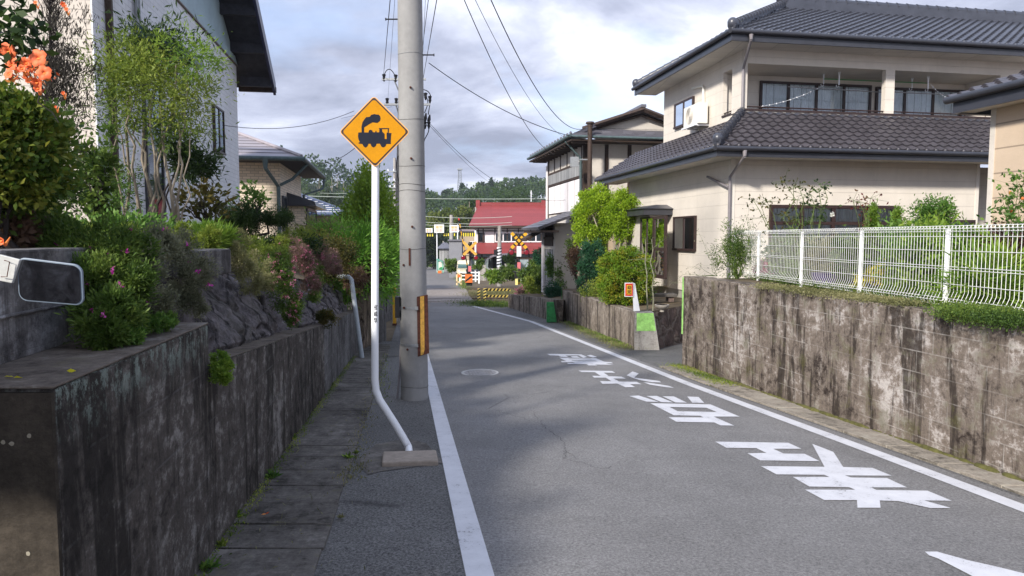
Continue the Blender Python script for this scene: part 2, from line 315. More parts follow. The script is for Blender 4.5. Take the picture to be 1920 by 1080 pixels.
M['blueroof'] = plain('blue_glazed_roof', (.05, .065, .12), .25, .25, 3, spec=.8); M['redroof'] = siding('red_metal_roof', (.25, .05, .05), 60, .45, .7, .02, .0, .06, rough=.45)
M['cream'] = siding('cream_panel_siding', (.68, .62, .545), 30, .303, .84, .006, 0., .012, streak=.16)
M['beige'] = siding('beige_board_siding', (.56, .44, .325), 30, .38, .55, .012, 0., .02)
M['whitetile'] = siding('white_tile_shade_tint', (.74, .735, .75), .30, .105, .68, .004, .5, .04); M['creamtile'] = siding('cream_tile_siding', (.58, .52, .46), .30, .135, .6, .005, 0., .04)  # white tile of the side wall has the bluish cast of shade in its colour
M['brickw'] = siding('small_brick_siding', (.76, .64, .50), .24, .085, .62, .009, .5, .12)
M['plaster'] = plain('plaster', (.58, .53, .47), .85, .08, 1.5); M['plasterw'] = plain('white_plaster', (.78, .74, .74), .85, .05, 1.5); M['tan'] = plain('tan_wall', (.42, .33, .23), .85, .1, 1.5)
M['greyw'] = siding('grey_timber', (.30, .30, .30), .12, 9, .55, .01, 0., .25); M['paleblue'] = plain('pale_blue_board', (.36, .46, .50), .6, .1, 2); M['eavedk'] = plain('dark_eave_timber', (.028, .028, .036), .7, .4, 7)
M['foundation'] = plain('foundation', (.30, .28, .25), .9, .15, 4)
# ------------------------------------------------------------------ vegetation helpers
def unit(a): return a / (np.linalg.norm(a, axis=-1, keepdims=True) + 1e-9)
def leafmesh(name, P, D, L, Wd, m, parent=None, tone=None, fold=.25, **kw):
    """one mesh of many small pointed leaves: P base points, D directions, L lengths, Wd widths"""
    n = len(P); L = np.broadcast_to(L, (n,))[:, None]; Wd = np.broadcast_to(Wd, (n,))[:, None]; D = unit(D)
    S = unit(np.cross(D, unit(RS.normal(size=(n, 3))))); Nn = np.cross(D, S)
    base = BASE[parent] if parent is not None else np.array(kw.get('loc') if kw.get('loc') is not None else (P.mean(0) * [1, 1, 0] + [0, 0, P[:, 2].min()]))
    V = np.stack([P, P + D * L * .5 + S * Wd * .5 + Nn * L * fold * .3, P + D * L, P + D * L * .5 - S * Wd * .5 + Nn * L * fold * .3], 1).reshape(-1, 3) - base
    me = bpy.data.meshes.new(name); me.vertices.add(4 * n); me.vertices.foreach_set('co', V.ravel().astype(np.float32))
    me.loops.add(4 * n); me.loops.foreach_set('vertex_index', np.arange(4 * n, dtype=np.int32)); me.polygons.add(n)
    me.polygons.foreach_set('loop_start', np.arange(0, 4 * n, 4, dtype=np.int32)); me.polygons.foreach_set('loop_total', np.full(n, 4, np.int32)); me.update()
    at_ = me.attributes.new('tone', 'FLOAT', 'POINT'); tn = RS.rand(n) if tone is None else np.clip(tone, 0, 1); at_.data.foreach_set('value', np.repeat(tn, 4).astype(np.float32))
    o = link(name, me, m, parent, base); kw.pop('loc', None); return setp(o, **kw)
def clumps(c, r, nc, nl, spread, shell=.35, flat=1., zmin=None, lean=.5, seed=None, cone=False, lump_=.26):
    """leaf points gathered in clumps through a crown; returns points, directions and a tone that varies from clump to clump"""
    rs = np.random.RandomState(seed) if seed is not None else RS; c = np.array(c, float); r = np.array(r, float)
    d = unit(rs.normal(size=(nc, 3))); q = (shell + (1 - shell) * rs.rand(nc, 1) ** .6); lump = 1 + lump_ * np.sin(d[:, :1] * 5 + d[:, 2:] * 4 + rs.rand() * 6)
    C = d * q * lump
    if cone: h = (C[:, 2:] + 1) / 2; C[:, :2] *= np.clip(1.25 * (1 - h) + .12, .1, 1)
    C = C * r; k = rs.randint(0, nc, nl); s = np.array(spread if hasattr(spread, '__len__') else (spread,) * 3)
    off = rs.normal(size=(nl, 3)) * s * (.55 + .9 * rs.rand(nc, 1))[k]; P = c + C[k] + off
    D = unit(C[k] / r.mean() + off / s.mean() * .5) * lean + rs.normal(size=(nl, 3)) * .5 + np.array([0, 0, .15])
    tone = (rs.rand(nc) * .55 + .1)[k] + rs.rand(nl) * .35
    if zmin is not None: m = P[:, 2] > zmin; P, D, tone = P[m], D[m], tone[m]
    return P, D, tone
def box2(px0, py0, px1, py1, Y, dep=None):
    a = at(px0, py1, Y); b = at(px1, py0, Y); c = (a + b) / 2; c[1] = Y; r = np.array([(b[0] - a[0]) / 2, dep if dep else (b[0] - a[0]) / 2, (b[2] - a[2]) / 2]); return c, r
def wig(p, q, n=5, k=.06, sag=0):
    p, q = np.array(p, float), np.array(q, float); L = np.linalg.norm(q - p); out = []
    for i in range(n + 1):
        t = i / n; o = RS.normal(size=3) * k * L * (0 < i < n); out.append(p + (q - p) * t + o - np.array([0, 0, sag * 4 * t * (1 - t)]))
    return out
def stems(mb, base, tips, r0=.02, r1=.005, n=5, k=.05, seg=5):
    for tp in tips: mb.tube(wig(base if np.ndim(base) == 1 else base[RS.randint(len(base))], tp, n, k), list(np.linspace(r0, r1, n + 1)), seg)
    return mb
LM = {}
def lm(key, *cols): 
    if key not in LM: LM[key] = leafmat('leaf_' + key, list(cols))
    return LM[key]
DK = ((.012, .028, .010), (.030, .060, .016), (.065, .11, .028)); 
lm('dark', *DK); lm('mid', (.032, .066, .014), (.085, .15, .026), (.19, .26, .05)); lm('bright', (.06, .13, .018), (.14, .25, .03), (.27, .37, .05))
lm('lime', (.10, .20, .012), (.26, .40, .02), (.42, .55, .04)); lm('yelgreen', (.07, .12, .018), (.17, .235, .032), (.34, .38, .07)); lm('conif', (.09, .17, .02), (.19, .31, .03), (.34, .45, .05)); lm('blue', (.01, .045, .025), (.025, .095, .045), (.06, .16, .07))
lm('grey', (.08, .09, .05), (.17, .18, .11), (.29, .29, .18)); lm('pinkish', (.09, .08, .045), (.20, .13, .10), (.34, .20, .19)); lm('dry', (.05, .03, .02), (.13, .075, .05), (.22, .14, .09))
lm('straw', (.12, .12, .05), (.22, .22, .09), (.34, .31, .16)); lm('redleaf', (.06, .012, .012), (.16, .03, .025), (.10, .09, .03)); lm('maroon', (.03, .012, .014), (.07, .022, .024), (.12, .06, .03))
lm('olive', (.03, .035, .01), (.075, .08, .02), (.15, .11, .025)); lm('fresh', (.04, .10, .02), (.10, .21, .035), (.22, .34, .07)); lm('hedge', (.06, .17, .02), (.16, .36, .04), (.30, .52, .08)); lm('twig', (.03, .028, .024), (.055, .048, .040), (.085, .08, .06))
lm('orangefl', (.75, .10, .04), (.90, .22, .07), (.95, .42, .12)); lm('magenta', (.42, .02, .28), (.60, .05, .42), (.75, .16, .55)); lm('yellowfl', (.55, .50, .01), (.75, .68, .02), (.85, .80, .08)); lm('whitefl', (.7, .7, .62), (.85, .85, .8)); lm('pinkfl', (.45, .10, .20), (.62, .20, .30), (.60, .35, .40)); lm('crimson', (.30, .012, .06), (.48, .03, .12), (.6, .08, .2))
lm('maple', (.06, .14, .012), (.16, .27, .02), (.38, .30, .03)); lm('autumn', (.03, .07, .012), (.085, .15, .02), (.25, .25, .035)); lm('wood', (.022, .044, .020), (.048, .092, .028), (.10, .155, .042)); lm('wood2', (.05, .08, .015), (.11, .15, .03), (.20, .22, .05)); lm('shade', (.02, .035, .02), (.05, .07, .035))
M['bark'] = bark('bark', (.12, .10, .08)); M['barkd'] = bark('bark_dark', (.035, .028, .026)); M['barkp'] = bark('bark_pale', (.26, .22, .17)); M['cane'] = bark('cane', (.34, .33, .22)); M['greenstem'] = bark('green_stem', (.10, .14, .04))
def shrub(name, label, cat, c, r, mat, nc=60, nl=4000, ll=.05, lw=.5, spread=.09, st=0, base=None, bm='bark', r0=.02, shell=.35, zmin=None, cone=False, group=None, lean=.5, foliage='foliage', flowers=None, behind=None, lump_=.26):
    b = np.array(base if base is not None else (c[0], c[1], c[2] - r[2])); root = thing(name, label, cat, b, group)
    P, D, T = clumps(c, r, nc, nl, spread, shell, zmin=zmin, cone=cone, lean=lean, lump_=lump_)
    if behind: m_ = behind(P); P, D, T = P[m_], D[m_], T[m_]
    leafmesh(foliage, P, D, ll * RS.uniform(.6, 1.3, len(P)), ll * lw, LM[mat], root, T)
    if st:
        mb = MB(); d = unit(RS.normal(size=(st, 3))); d[:, 2] = np.abs(d[:, 2]) * .6; tips = np.array(c) + d * np.array(r) * .75; bb = b + RS.normal(size=(4, 3)) * [r[0] * .12, r[1] * .12, 0]
        stems(mb, bb, tips, r0, r0 * .25); build('stem' if st > 1 else 'trunk', mb, M[bm], root, smooth=True)
    if flowers:
        fm, nf, fs = flowers; P, D, T = clumps(c, np.array(r) * 1.05, nf, nf * 9, fs * .5, .9, lean=1.); leafmesh('flower', P, D, fs, fs * .8, LM[fm], root, T)
    return root
def cover(name, label, pts, rad, mat, n, ll, lw=.4, h=.06, cat=None, kind='stuff', up=.6, m2=None):
    """low growing plants spread along a line of points"""
    pts = np.array(pts); k = RS.randint(0, len(pts) - 1, n); t = RS.rand(n, 1); P = pts[k] * (1 - t) + pts[k + 1] * t
    P = P + RS.normal(size=(n, 3)) * np.array([rad, rad, h]) * .5; D = RS.normal(size=(n, 3)) * .6 + [0, 0, up]; T = .5 + .35 * np.sin(P[:, 0] * 9 + P[:, 1] * 5) + RS.normal(size=n) * .2
    return leafmesh(name, P, D, ll * RS.uniform(.5, 1.4, n), ll * lw, LM[mat], None, T, label=label, cat=cat, kind=kind)
# ------------------------------------------------------------------ the ground, road, verges
def grid_sheet(xs, ys, zf):
    mb = MB(); vs = [(x, y, zf(x, y)) for y in ys for x in xs]; nx = len(xs)
    fs = [(j * nx + i, j * nx + i + 1, (j + 1) * nx + i + 1, (j + 1) * nx + i) for j in range(len(ys) - 1) for i in range(nx - 1)]; return mb.add(vs, fs)
YS = sorted(set([-20, -10, -5, 0] + list(range(2, 60, 2)) + PY[1:-1] + [75, 90, 130, 200, 260, 320, 400, 500, 700, 900]))
build('ground', grid_sheet([-900, -300, -100, -40, -15, -3, 5, 15, 40, 100, 300, 900], YS, lambda x, y: prof(y) - .035), M['soil'], kind='structure')
KR = .159
gl_ = G(927, 1080); gl2 = G(815.5, 707); kl = (gl2[0] - gl_[0]) / (gl2[1] - gl_[1])
def XL(Y): return gl_[0] + kl * (Y - gl_[1])                        # outer (right) edge of the left white line
rr = [G(1920, 945), G(1300, 720), G(1100, 642), G(1000, 603), G(890, 574)]
RY = [r[1] for r in rr]; RX = [r[0] for r in rr]
def XR(Y): return float(np.interp(Y, [-10] + RY + [60], [RX[0] + (RY[0] + 10) * .155] + RX + [RX[-1] - (60 - RY[-1]) * .155]))
wl0 = G(369, 1080); wl1 = G(635.5, 706.7); kwl = (wl1[0] - wl0[0]) / (wl1[1] - wl0[1])
def XW(Y): return wl0[0] + kwl * (Y - wl0[1])                       # foot of the left retaining wall
rw0 = G(1278, 685); rw1 = G(1920, 905); kwr = (rw1[0] - rw0[0]) / (rw1[1] - rw0[1])
def XRW(Y): return rw0[0] + kwr * (Y - rw0[1])                      # foot of the right retaining wall
print('lines', gl_, gl2, kl, rr, wl0, wl1, rw0, rw1)
ys = [y for y in YS if -12 < y < 31] + [31.2]
def strip(fl, frr, ys, dz): 
    mb = MB(); vs = []; [vs.extend([gz(fl(y), y, dz), gz(frr(y), y, dz)]) for y in ys]; return mb.add(vs, [(2 * i, 2 * i + 1, 2 * i + 3, 2 * i + 2) for i in range(len(ys) - 1)])
build('road', strip(lambda y: XL(y) - .16, lambda y: XR(y) + .12, ys, 0), M['road'], kind='structure')
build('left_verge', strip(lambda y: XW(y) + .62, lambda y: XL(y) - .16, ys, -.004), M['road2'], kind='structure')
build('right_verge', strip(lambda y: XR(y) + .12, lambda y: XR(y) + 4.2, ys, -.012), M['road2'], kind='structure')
FR_ = [G(893, 574), G(872, 556), G(867, 541), G(845, 517), G(828, 503.5)]
fy = [31.2, 33, 36, 38, 39, 42, 45, 48, 55, 65, 80, 95, 110, 130]
def XFR(Y): return float(np.interp(Y, [31, 36, 42, 65, 110, 130], [rr[-1][0] + .1, at(874, 550, 36)[0], at(867, 541, 42)[0], at(852, 518, 65)[0], at(829, 503, 110)[0], at(824, 500, 130)[0]]))
build('far_road', strip(lambda y: XFR(y) - 4.3, XFR, fy, .004), plain('old_asphalt', (.17, .16, .155), .9, .12, 1.5), kind='structure')
# railway crossing: boards, rails, gravel bed
fx = Fr(*at(850, 550, 34.6)[:2], .16); fx.o[2] = 0
def zr(): return prof(36.5)
mb = MB()
bed = [fx.W(a, b, 0) for a, b in ((-60, -2.2), (60, -2.2), (60, 8.2), (-60, 8.2))]
build('track_bed', MB().hull([q + [0, 0, -1.66] for q in bed], [q + [0, 0, -1.46] for q in bed]), M['gravel'], kind='structure')
railm = plain('rail_steel', (.085, .055, .045), .6, .3, 12)
for b, zt0 in ((-1.1, -1.415), (-.03, -1.38), (5.3, -1.315), (6.37, -1.34)):
    build('railway_track', MB().box(fx, -60, 60, b, b + .065, -1.46, zt0), railm, kind='structure')
ya, yb0 = 33.0, 41.6; build('crossing_panel', strip(lambda y: XFR(y) - 4.5, lambda y: XFR(y) + .15, [33, 34, 35, 36, 37, 38, 39, 40, 41, 41.6], .012), asphalt('crossing_boards', (.20, .17, .15), (.33, .29, .26), (.85, 1.1)), kind='structure')
# left white line, right white line
build('edge_line', strip(lambda y: XL(y) - .155, XL, [y for y in ys if y > -5], .004), M['paint'], kind='structure')
build('edge_line', strip(lambda y: XR(y) - .15, XR, [y for y in ys if y > -5], .005), M['paint'], kind='structure')
# drain lids: rows of concrete slabs with open joints
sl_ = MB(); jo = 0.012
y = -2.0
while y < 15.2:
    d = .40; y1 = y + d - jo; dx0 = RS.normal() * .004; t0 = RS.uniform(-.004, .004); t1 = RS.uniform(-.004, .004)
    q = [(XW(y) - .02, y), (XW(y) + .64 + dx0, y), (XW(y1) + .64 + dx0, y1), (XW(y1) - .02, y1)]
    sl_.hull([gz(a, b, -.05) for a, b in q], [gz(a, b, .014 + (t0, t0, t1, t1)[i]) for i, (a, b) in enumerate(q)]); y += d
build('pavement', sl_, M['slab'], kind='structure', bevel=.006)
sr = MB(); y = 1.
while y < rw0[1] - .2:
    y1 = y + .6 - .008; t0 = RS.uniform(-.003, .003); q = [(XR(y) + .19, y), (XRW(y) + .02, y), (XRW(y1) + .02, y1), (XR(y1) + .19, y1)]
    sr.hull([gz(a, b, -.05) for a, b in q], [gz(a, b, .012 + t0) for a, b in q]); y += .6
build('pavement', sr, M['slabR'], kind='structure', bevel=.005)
# patches of newer asphalt beyond the sign and a strip across the verge
def gpoly(name, px, dz, m, **k): return build(name, MB().poly([G(x, y_, dz) for x, y_ in px]), m, **k)
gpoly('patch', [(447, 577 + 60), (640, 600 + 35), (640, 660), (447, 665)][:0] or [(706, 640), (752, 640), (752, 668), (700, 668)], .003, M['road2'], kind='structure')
gpoly('verge_patch', [(668, 868), (705, 833), (765, 822), (800, 832), (832, 868), (715, 884), (690, 890)], .002, M['slab'], kind='structure')
# painted characters on the road, read by traffic coming the other way: each is one painted mark
def marks(polys, ox, oy, s, label):
    mb = MB()
    for pl in polys:
        hs = ()
        if isinstance(pl, tuple): pl, hs = pl[0], pl[1]
        f = lambda l: [G(ox + x / s, oy + y_ / s, .006) for x, y_ in l]
        mb.poly(f(pl), [f(h) for h in hs])
    o = build('road_marking', mb, M['paint'], label=label, cat='road marking', group='painted characters on the road', loc=np.array(mb.v).mean(0)); return o
marks([[(45,78),(605,87),(705,133),(490,133),(570,170),(730,172),(845,228),(390,222),(292,168),(437,165),(360,128),(130,125)],
  [(395,266),(882,272),(788,95),(950,157),(1025,273),(1250,280),(1398,340),(1040,338),(1085,354),(1360,358),(1515,430),(1240,430),(1280,450),(1670,455),(1858,533),(1645,530),(1850,588),(1690,588),(1450,535),(1305,530),(1312,586),(1135,586),(1130,527),(880,527),(732,447),(1117,448),(1070,428),(765,423),(640,350),(920,350),(880,333),(515,330)]],
  1330, 810, 4.085, 'large white painted character with four crossbars, nearest whole one on the road')
marks([[(145,172),(275,165),(560,255),(385,250)],[(390,172),(530,170),(755,262),(595,258)],[(605,175),(765,178),(945,265),(790,262)],[(950,180),(1105,185),(1185,268),(1020,265)],
  ([(435,272),(1270,288),(1675,458),(1315,458),(1600,583),(1410,580),(1325,540),(800,530),(690,467),(1175,470),(1130,447),(765,440)], [[(705,325),(1215,335),(1360,395),(815,383)]])],
  1160, 720, 7.385, 'white painted character with four slanted dots above a box')
marks([[(540,353),(945,360),(985,383),(845,380),(905,422),(1060,428),(1110,452),(960,450),(1030,487),(1240,490),(1300,520),(1160,518),(1220,553),(1105,556),(1010,512),(830,515),(800,482),(935,483),(870,440),(730,440),(705,418),(810,420),(740,375),(580,373)],
  [(1120,412),(1190,365),(1265,390),(1210,440),(1510,480),(1535,498),(1425,495),(1270,468),(1185,440)],[(1320,495),(1380,500),(1630,540),(1690,563),(1590,555),(1400,525)]],
  1000, 640, 6.4, 'white painted character with three strokes beside crossed bars')
marks([[(165,153),(575,160),(645,190),(600,203),(545,172),(385,175),(430,195),(330,190),(300,175),(200,172)],[(445,182),(520,180),(560,200),(470,198)],[(640,175),(690,165),(765,190),(715,200)],
  ([(310,200),(750,205),(850,248),(935,255),(960,268),(870,268),(965,287),(740,283),(770,295),(660,292),(640,278),(420,275),(400,262),(500,262),(470,253),(345,255),(330,240),(395,242)], [[(415,210),(690,213),(712,219),(440,216)],[(455,232),(745,236),(772,243),(478,239)]])],
  1000, 640, 6.4, 'small dense white painted character, farthest one on the road')
marks([[(0,0),(23,0),(80,16),(138,29),(190,42),(280,70),(250,95),(150,70),(89,46),(60,31),(25,13),(8,7)]], 1734, 1036, 1, 'curved white painted stroke cut by the lower edge of the photo')
# manhole cover
c = G(900, 699.5, .008); mc = thing('manhole_cover', 'round worn manhole cover set in the grey road', 'manhole', c)
mb = MB(); mb.tube([c - [0, 0, .02], c + [0, 0, .002]], [.30, .30], 40); build('ring', mb, plain('manhole_ring', (.42, .41, .40), .7, .2, 30), mc)
mb = MB(); mb.tube([c - [0, 0, .01], c + [0, 0, .006]], [.255, .255], 40)
for i in range(-5, 6):
    for j in range(-5, 6):
        if i * i + j * j < 26: mb.box(Fr(c[0], c[1]), i * .045 - .013, i * .045 + .013, j * .045 - .013, j * .045 + .013, c[2] + .006, c[2] + .010)
build('lid', mb, plain('manhole_lid', (.27, .26, .26), .6, .3, 30), mc)
# ------------------------------------------------------------------ left retaining walls
def off(Y, d): return XW(Y) - d
ZW1 = 1.166
w1 = thing('retaining_wall', 'tall dark streaked concrete wall at the lower left with a flat brown top', 'wall', gz(XW(3), 3))
ye, yf = 2.29, 4.0
mb = MB(); q = [(XW(ye), ye), (XW(yf), yf), (off(yf, .62), yf), (off(ye, 3.4), ye)]
mb.hull([(a, b, prof(b) - .1) for a, b in q], [(a, b, ZW1) for a, b in q]); o = build('side', mb, M['wallL'], w1, bevel=.012)
mb = MB(); mb.hull([(XW(ye) - .004, ye - .003, prof(ye) - .1), (off(ye, 3.4), ye - .003, prof(ye) - .1), (off(ye, 3.4), ye - .02, prof(ye) - .1), (XW(ye) - .004, ye - .02, prof(ye) - .1)], [(XW(ye) - .004, ye - .003, ZW1 - .012), (off(ye, 3.4), ye - .003, ZW1 - .012), (off(ye, 3.4), ye - .02, ZW1 - .012), (XW(ye) - .004, ye - .02, ZW1 - .012)]); build('end_face', mb, M['wallLend'], w1, label='brown end face with pale round marks')
mb = MB(); 
for px_, py_ in ((6, 829), (55, 817), (22, 832), (53, 1038)):
    p = WF.P(px_, py_, ye - .022); n = [(p[0] + .009 * math.cos(a) * random.uniform(.7, 1.2), ye - .0225, p[1] + .008 * math.sin(a)) for a in np.linspace(0, 6.28, 9)[:-1]]; mb.poly(n)
build('lichen_spot', mb, plain('lichen', (.30, .27, .21), .9, .2, 30), w1)
mb = MB(); q = [(XW(ye) + .004, ye - .022), (XW(yf) + .004, yf), (off(yf, .64), yf), (off(ye, 3.4), ye - .022)]
mb.hull([(a, b, ZW1 + .001) for a, b in q], [(a, b, ZW1 + .012) for a, b in q]); build('top', mb, M['wallLtop'], w1, bevel=.006)
# upper wall behind the ledge
u0 = onz(0, 690, ZW1); u1 = onz(150, 640, ZW1); ku = (u1[0] - u0[0]) / (u1[1] - u0[1]); XU = lambda Y: u0[0] + ku * (Y - u0[1])
mb = MB(); q = [(XU(1.2), 1.2), (XU(4.0), 4.0), (XU(4.0) - .18, 4.0), (XU(1.2) - .18, 1.2)]
wu = build('garden_wall', MB().hull([(a, b, ZW1 + .005) for a, b in q], [(a, b, 1.62) for a, b in q]), M['wallU'], label='upper grey garden wall standing behind the mirror', cat='wall', loc=(XU(3), 3, ZW1), bevel=.01)
mb = MB(); rs_ = [(XU(1.3) + .012, 1.3), (XU(3.9) + .012, 3.9)]
a0 = onz(0, 625, 1.3); mb.tube([(XU(2.3) + .006, 2.3, 1.36), (XU(3.2) + .006, 3.2, 1.36)], .008, 6); build('mortar_joint', mb, M['wallU'], wu)
ld = MB().hull([(XU(1.2) - 3, 1.2, 1.5), (XU(1.2) - .18, 1.2, 1.5), (XU(4) - .18, 4, 1.5), (XU(4) - 3, 4, 1.5)], [(XU(1.2) - 3, 1.2, 1.6), (XU(1.2) - .18, 1.2, 1.6), (XU(4) - .18, 4, 1.6), (XU(4) - 3, 4, 1.6)])
# wall 2 and wall 3
def zt(Y): return float(np.interp(Y, [4.0, 4.44, 9.0, 9.02, 13.25, 15.0], [.925, .905, .53, .50, .235, .12]))
for nm, lb, y0, y1, dz, mt in (('retaining_wall', 'long dark streaked retaining wall with slanting pale scratches, middle one on the left', 4.004, 9.0, 0, 'wallL'), ('retaining_wall', 'low grey retaining wall behind the drain lids, far end on the left', 9.004, 14.2, 0, 'blockgrey')):
    mb = MB(); yy = np.linspace(y0, y1, 8)
    for a, b in zip(yy[:-1], yy[1:]):
        q = [(XW(a), a), (XW(b), b), (off(b, .24), b), (off(a, .24), a)]; mb.hull([(x, y_, prof(y_) - .1) for x, y_ in q], [(x, y_, zt(y_)) for x, y_ in q])
    # merge inner seams: build a clean long box instead
    mb = MB(); q = [(XW(y0), y0), (XW(y1), y1), (off(y1, .24), y1), (off(y0, .24), y0)]; mb.hull([(x, y_, prof(y_) - .1) for x, y_ in q], [(x, y_, zt(y_)) for x, y_ in q])
    rt = build(nm, mb, M[mt], label=lb, cat='wall', loc=gz(XW((y0 + y1) / 2), (y0 + y1) / 2), bevel=.012)
    mb = MB(); q = [(XW(y0) + .002, y0), (XW(y1) + .002, y1), (off(y1, .25), y1), (off(y0, .25), y0)]; mb.hull([(x, y_, zt(y_) + .0015) for x, y_ in q], [(x, y_, zt(y_) + .010) for x, y_ in q]); build('top', mb, M['wallLtop'], rt, bevel=.005)
# rough rock bank behind them: a displaced sheet leaning back
def zg_(Y): return float(np.interp(Y, [3.9, 5, 6, 9, 14, 20], [1.62, 1.55, 1.44, 1.18, .72, .3]))
nu, nv = 330, 54; mb = MB(); vs = []
from mathutils import noise as mn
for i in range(nu + 1):
    Y = 3.95 + (14.2 - 3.95) * i / nu
    for j in range(nv + 1):
        t = j / nv; z = zt(Y) - .06 + (zg_(Y) + .04 - zt(Y)) * t; x = off(Y, .20) - .42 * t
        p = Vector((x * 2, Y * 1.6, z * 2)); h = mn.fractal(p * 1.3, 1, 2, 5) * .10 + mn.noise(Vector((x * 3, Y * 5, z * 1.3))) * .045 - 0; vd = mn.voronoi(Vector((x * 2.2, Y * 3.2 + z * .4, z * 1.9)))[0]; vd2 = mn.voronoi(Vector((x * 6, Y * 9, z * 4.5)))[0]; h += min(.05, (vd[1] - vd[0]) * .22) + min(.018, (vd2[1] - vd2[0]) * .10) + mn.noise(Vector((vd[0] * 9, Y * 2, z * 2))) * .02; e = min(1, j / 5); vs.append((x + h * e, Y, z + h * .3 * e))
mb.add(vs, [(i * (nv + 1) + j, (i + 1) * (nv + 1) + j, (i + 1) * (nv + 1) + j + 1, i * (nv + 1) + j + 1) for i in range(nu) for j in range(nv)])
build('rock_bank', mb, M['bank'], label='rough dark rock bank leaning back above the left retaining wall', cat='rock bank', loc=(XW(8), 8, .7))
c0 = at(381, 510, 4.55); c1 = at(434, 503, 5.25)
mb = MB(); q = [c0[:2], c1[:2], c1[:2] + [-.3, 0], c0[:2] + [-.3, 0]]; mb.hull([(a, b, 1.40) for a, b in q], [(a, b, 1.585) for a, b in q]); build('kerb_block', mb, M['blockgrey'], label='grey block of garden edging on top of the dark rock bank', cat='block', loc=(c0[0], c0[1], 1.4), bevel=.012)
# garden soil behind the left walls
def zgar(x, Y):
    e = off(Y, .55); z0 = zg_(Y); z1 = float(np.interp(Y, [2, 16, 22], [1.8, 1.7, .35])); t = min(1, max(0, (e - x) / 2.5)); return z0 * (1 - t) + z1 * t
mb = MB(); vs = []; yy = list(np.linspace(4.0, 22, 30)); tt = [0, .3, .8, 1.5, 2.5, 6, 30]
for Y in yy: 
    for t_ in tt: x = off(Y, .55) - t_; vs.append((x, Y, zgar(x, Y) if Y < 15 else max(zgar(x, Y) - (Y - 15) * .1, prof(Y) + .05)))
mb.add(vs, [(i * 7 + j, i * 7 + j + 1, (i + 1) * 7 + j + 1, (i + 1) * 7 + j) for i in range(len(yy) - 1) for j in range(6)]); build('garden_soil', mb, M['soil'], kind='structure')
build('garden_soil', ld, M['soil'], kind='structure')
# ------------------------------------------------------------------ right retaining walls
ZR = .99; wr = thing('retaining_wall', 'high concrete block wall with black and white water stains along the right of the road', 'wall', gz(XRW(8), 8))
y0, y1 = 1.5, rw0[1]; q = [(XRW(y0), y0), (XRW(y1), y1), (XRW(y1) + .2, y1 + .03), (XRW(y0) + .2, y0)]
build('face', MB().hull([(a, b, prof(b) - .1) for a, b in q], [(a, b, ZR) for a, b in q]), M['wallR'], wr, bevel=.02)
mb = MB(); nn = 60
for i in range(nn):   # uneven crumbled top edge
    Y = y0 + (y1 - y0) * i / nn; Y2 = y0 + (y1 - y0) * (i + 1) / nn; h0 = .006 + .012 * RS.rand(); q = [(XRW(Y) + .004 + .01 * RS.rand(), Y), (XRW(Y2) + .004 + .01 * RS.rand(), Y2), (XRW(Y2) + .34, Y2), (XRW(Y) + .34, Y)]
    mb.hull([(a, b, ZR - .004) for a, b in q], [(a, b, ZR + h0) for a, b in q])
build('top', mb, M['wallR2'], wr)
mb = MB(); q = [(XRW(y1) - .004, y1 - .03), (XRW(y1) - .006, y1 + .034), (XRW(y1) + .012, y1 + .034), (XRW(y1) + .004, y1 - .03)]
mb.hull([(a, b, -.0) for a, b in q], [(a, b, ZR - .01) for a, b in q]); build('painted_edge', mb, M['lgreen'], wr, label='light green painted end')
# garden soil behind the right wall
q = [(XRW(0) + .19, 0), (XRW(y1) + .19, y1), (XRW(y1) + .6, y1 + .1), (30, y1 + 2), (30, 0)]; build('garden_soil', MB().hull([(a, b, -1.) for a, b in q], [(a, b, ZR - .03) for a, b in q]), M['soil'], kind='structure')
A = G(1190, 655); B = G(1055, 600); zA = .112; zB = -.06
k2 = (B[0] - A[0]) / (B[1] - A[1]); X2 = lambda Y: A[0] + k2 * (Y - A[1])
w2 = thing('retaining_wall', 'brown board-marked concrete wall below the round maple, beyond the driveway', 'wall', A)
q = [(A[0], A[1]), (B[0], B[1]), (B[0] + .22, B[1]), (A[0] + .22, A[1])]; build('face', MB().hull([(a, b, prof(b) - .1) for a, b in q], [(a, b, zA if i in (0, 3) else zB) for i, (a, b) in enumerate(q)]), M['wallR2'], w2, bevel=.015)
pe = G(1232, 652); q = [(A[0] - .01, A[1] - .03), (pe[0], A[1] - .03), (pe[0], A[1] + .3), (A[0] + .02, A[1] + .3)]
tp = [(A[0] - .01, A[1] - .025), (pe[0] - .14, A[1] - .025), (pe[0] - .14, A[1] + .3), (A[0] + .02, A[1] + .3)]
build('corner_post', MB().hull([(a, b, prof(b) - .1) for a, b in q], [(a, b, zA + .004) for a, b in tp]), M['conc'], w2, bevel=.01)
q = [(A[0] + .05, A[1] - .022 + .028), (pe[0] - .075, A[1] - .0 + .012)]; build('painted_patch', MB().hull([(A[0] + .03, A[1] - .034, -.27), (pe[0] - .10, A[1] - .034, -.27), (pe[0] - .10, A[1] - .02, -.27), (A[0] + .03, A[1] - .02, -.27)], [(A[0] + .03, A[1] - .029, zA - .01), (pe[0] - .155, A[1] - .029, zA - .01), (pe[0] - .155, A[1] - .015, zA - .01), (A[0] + .03, A[1] - .015, zA - .01)]), M['lgreen'], w2)
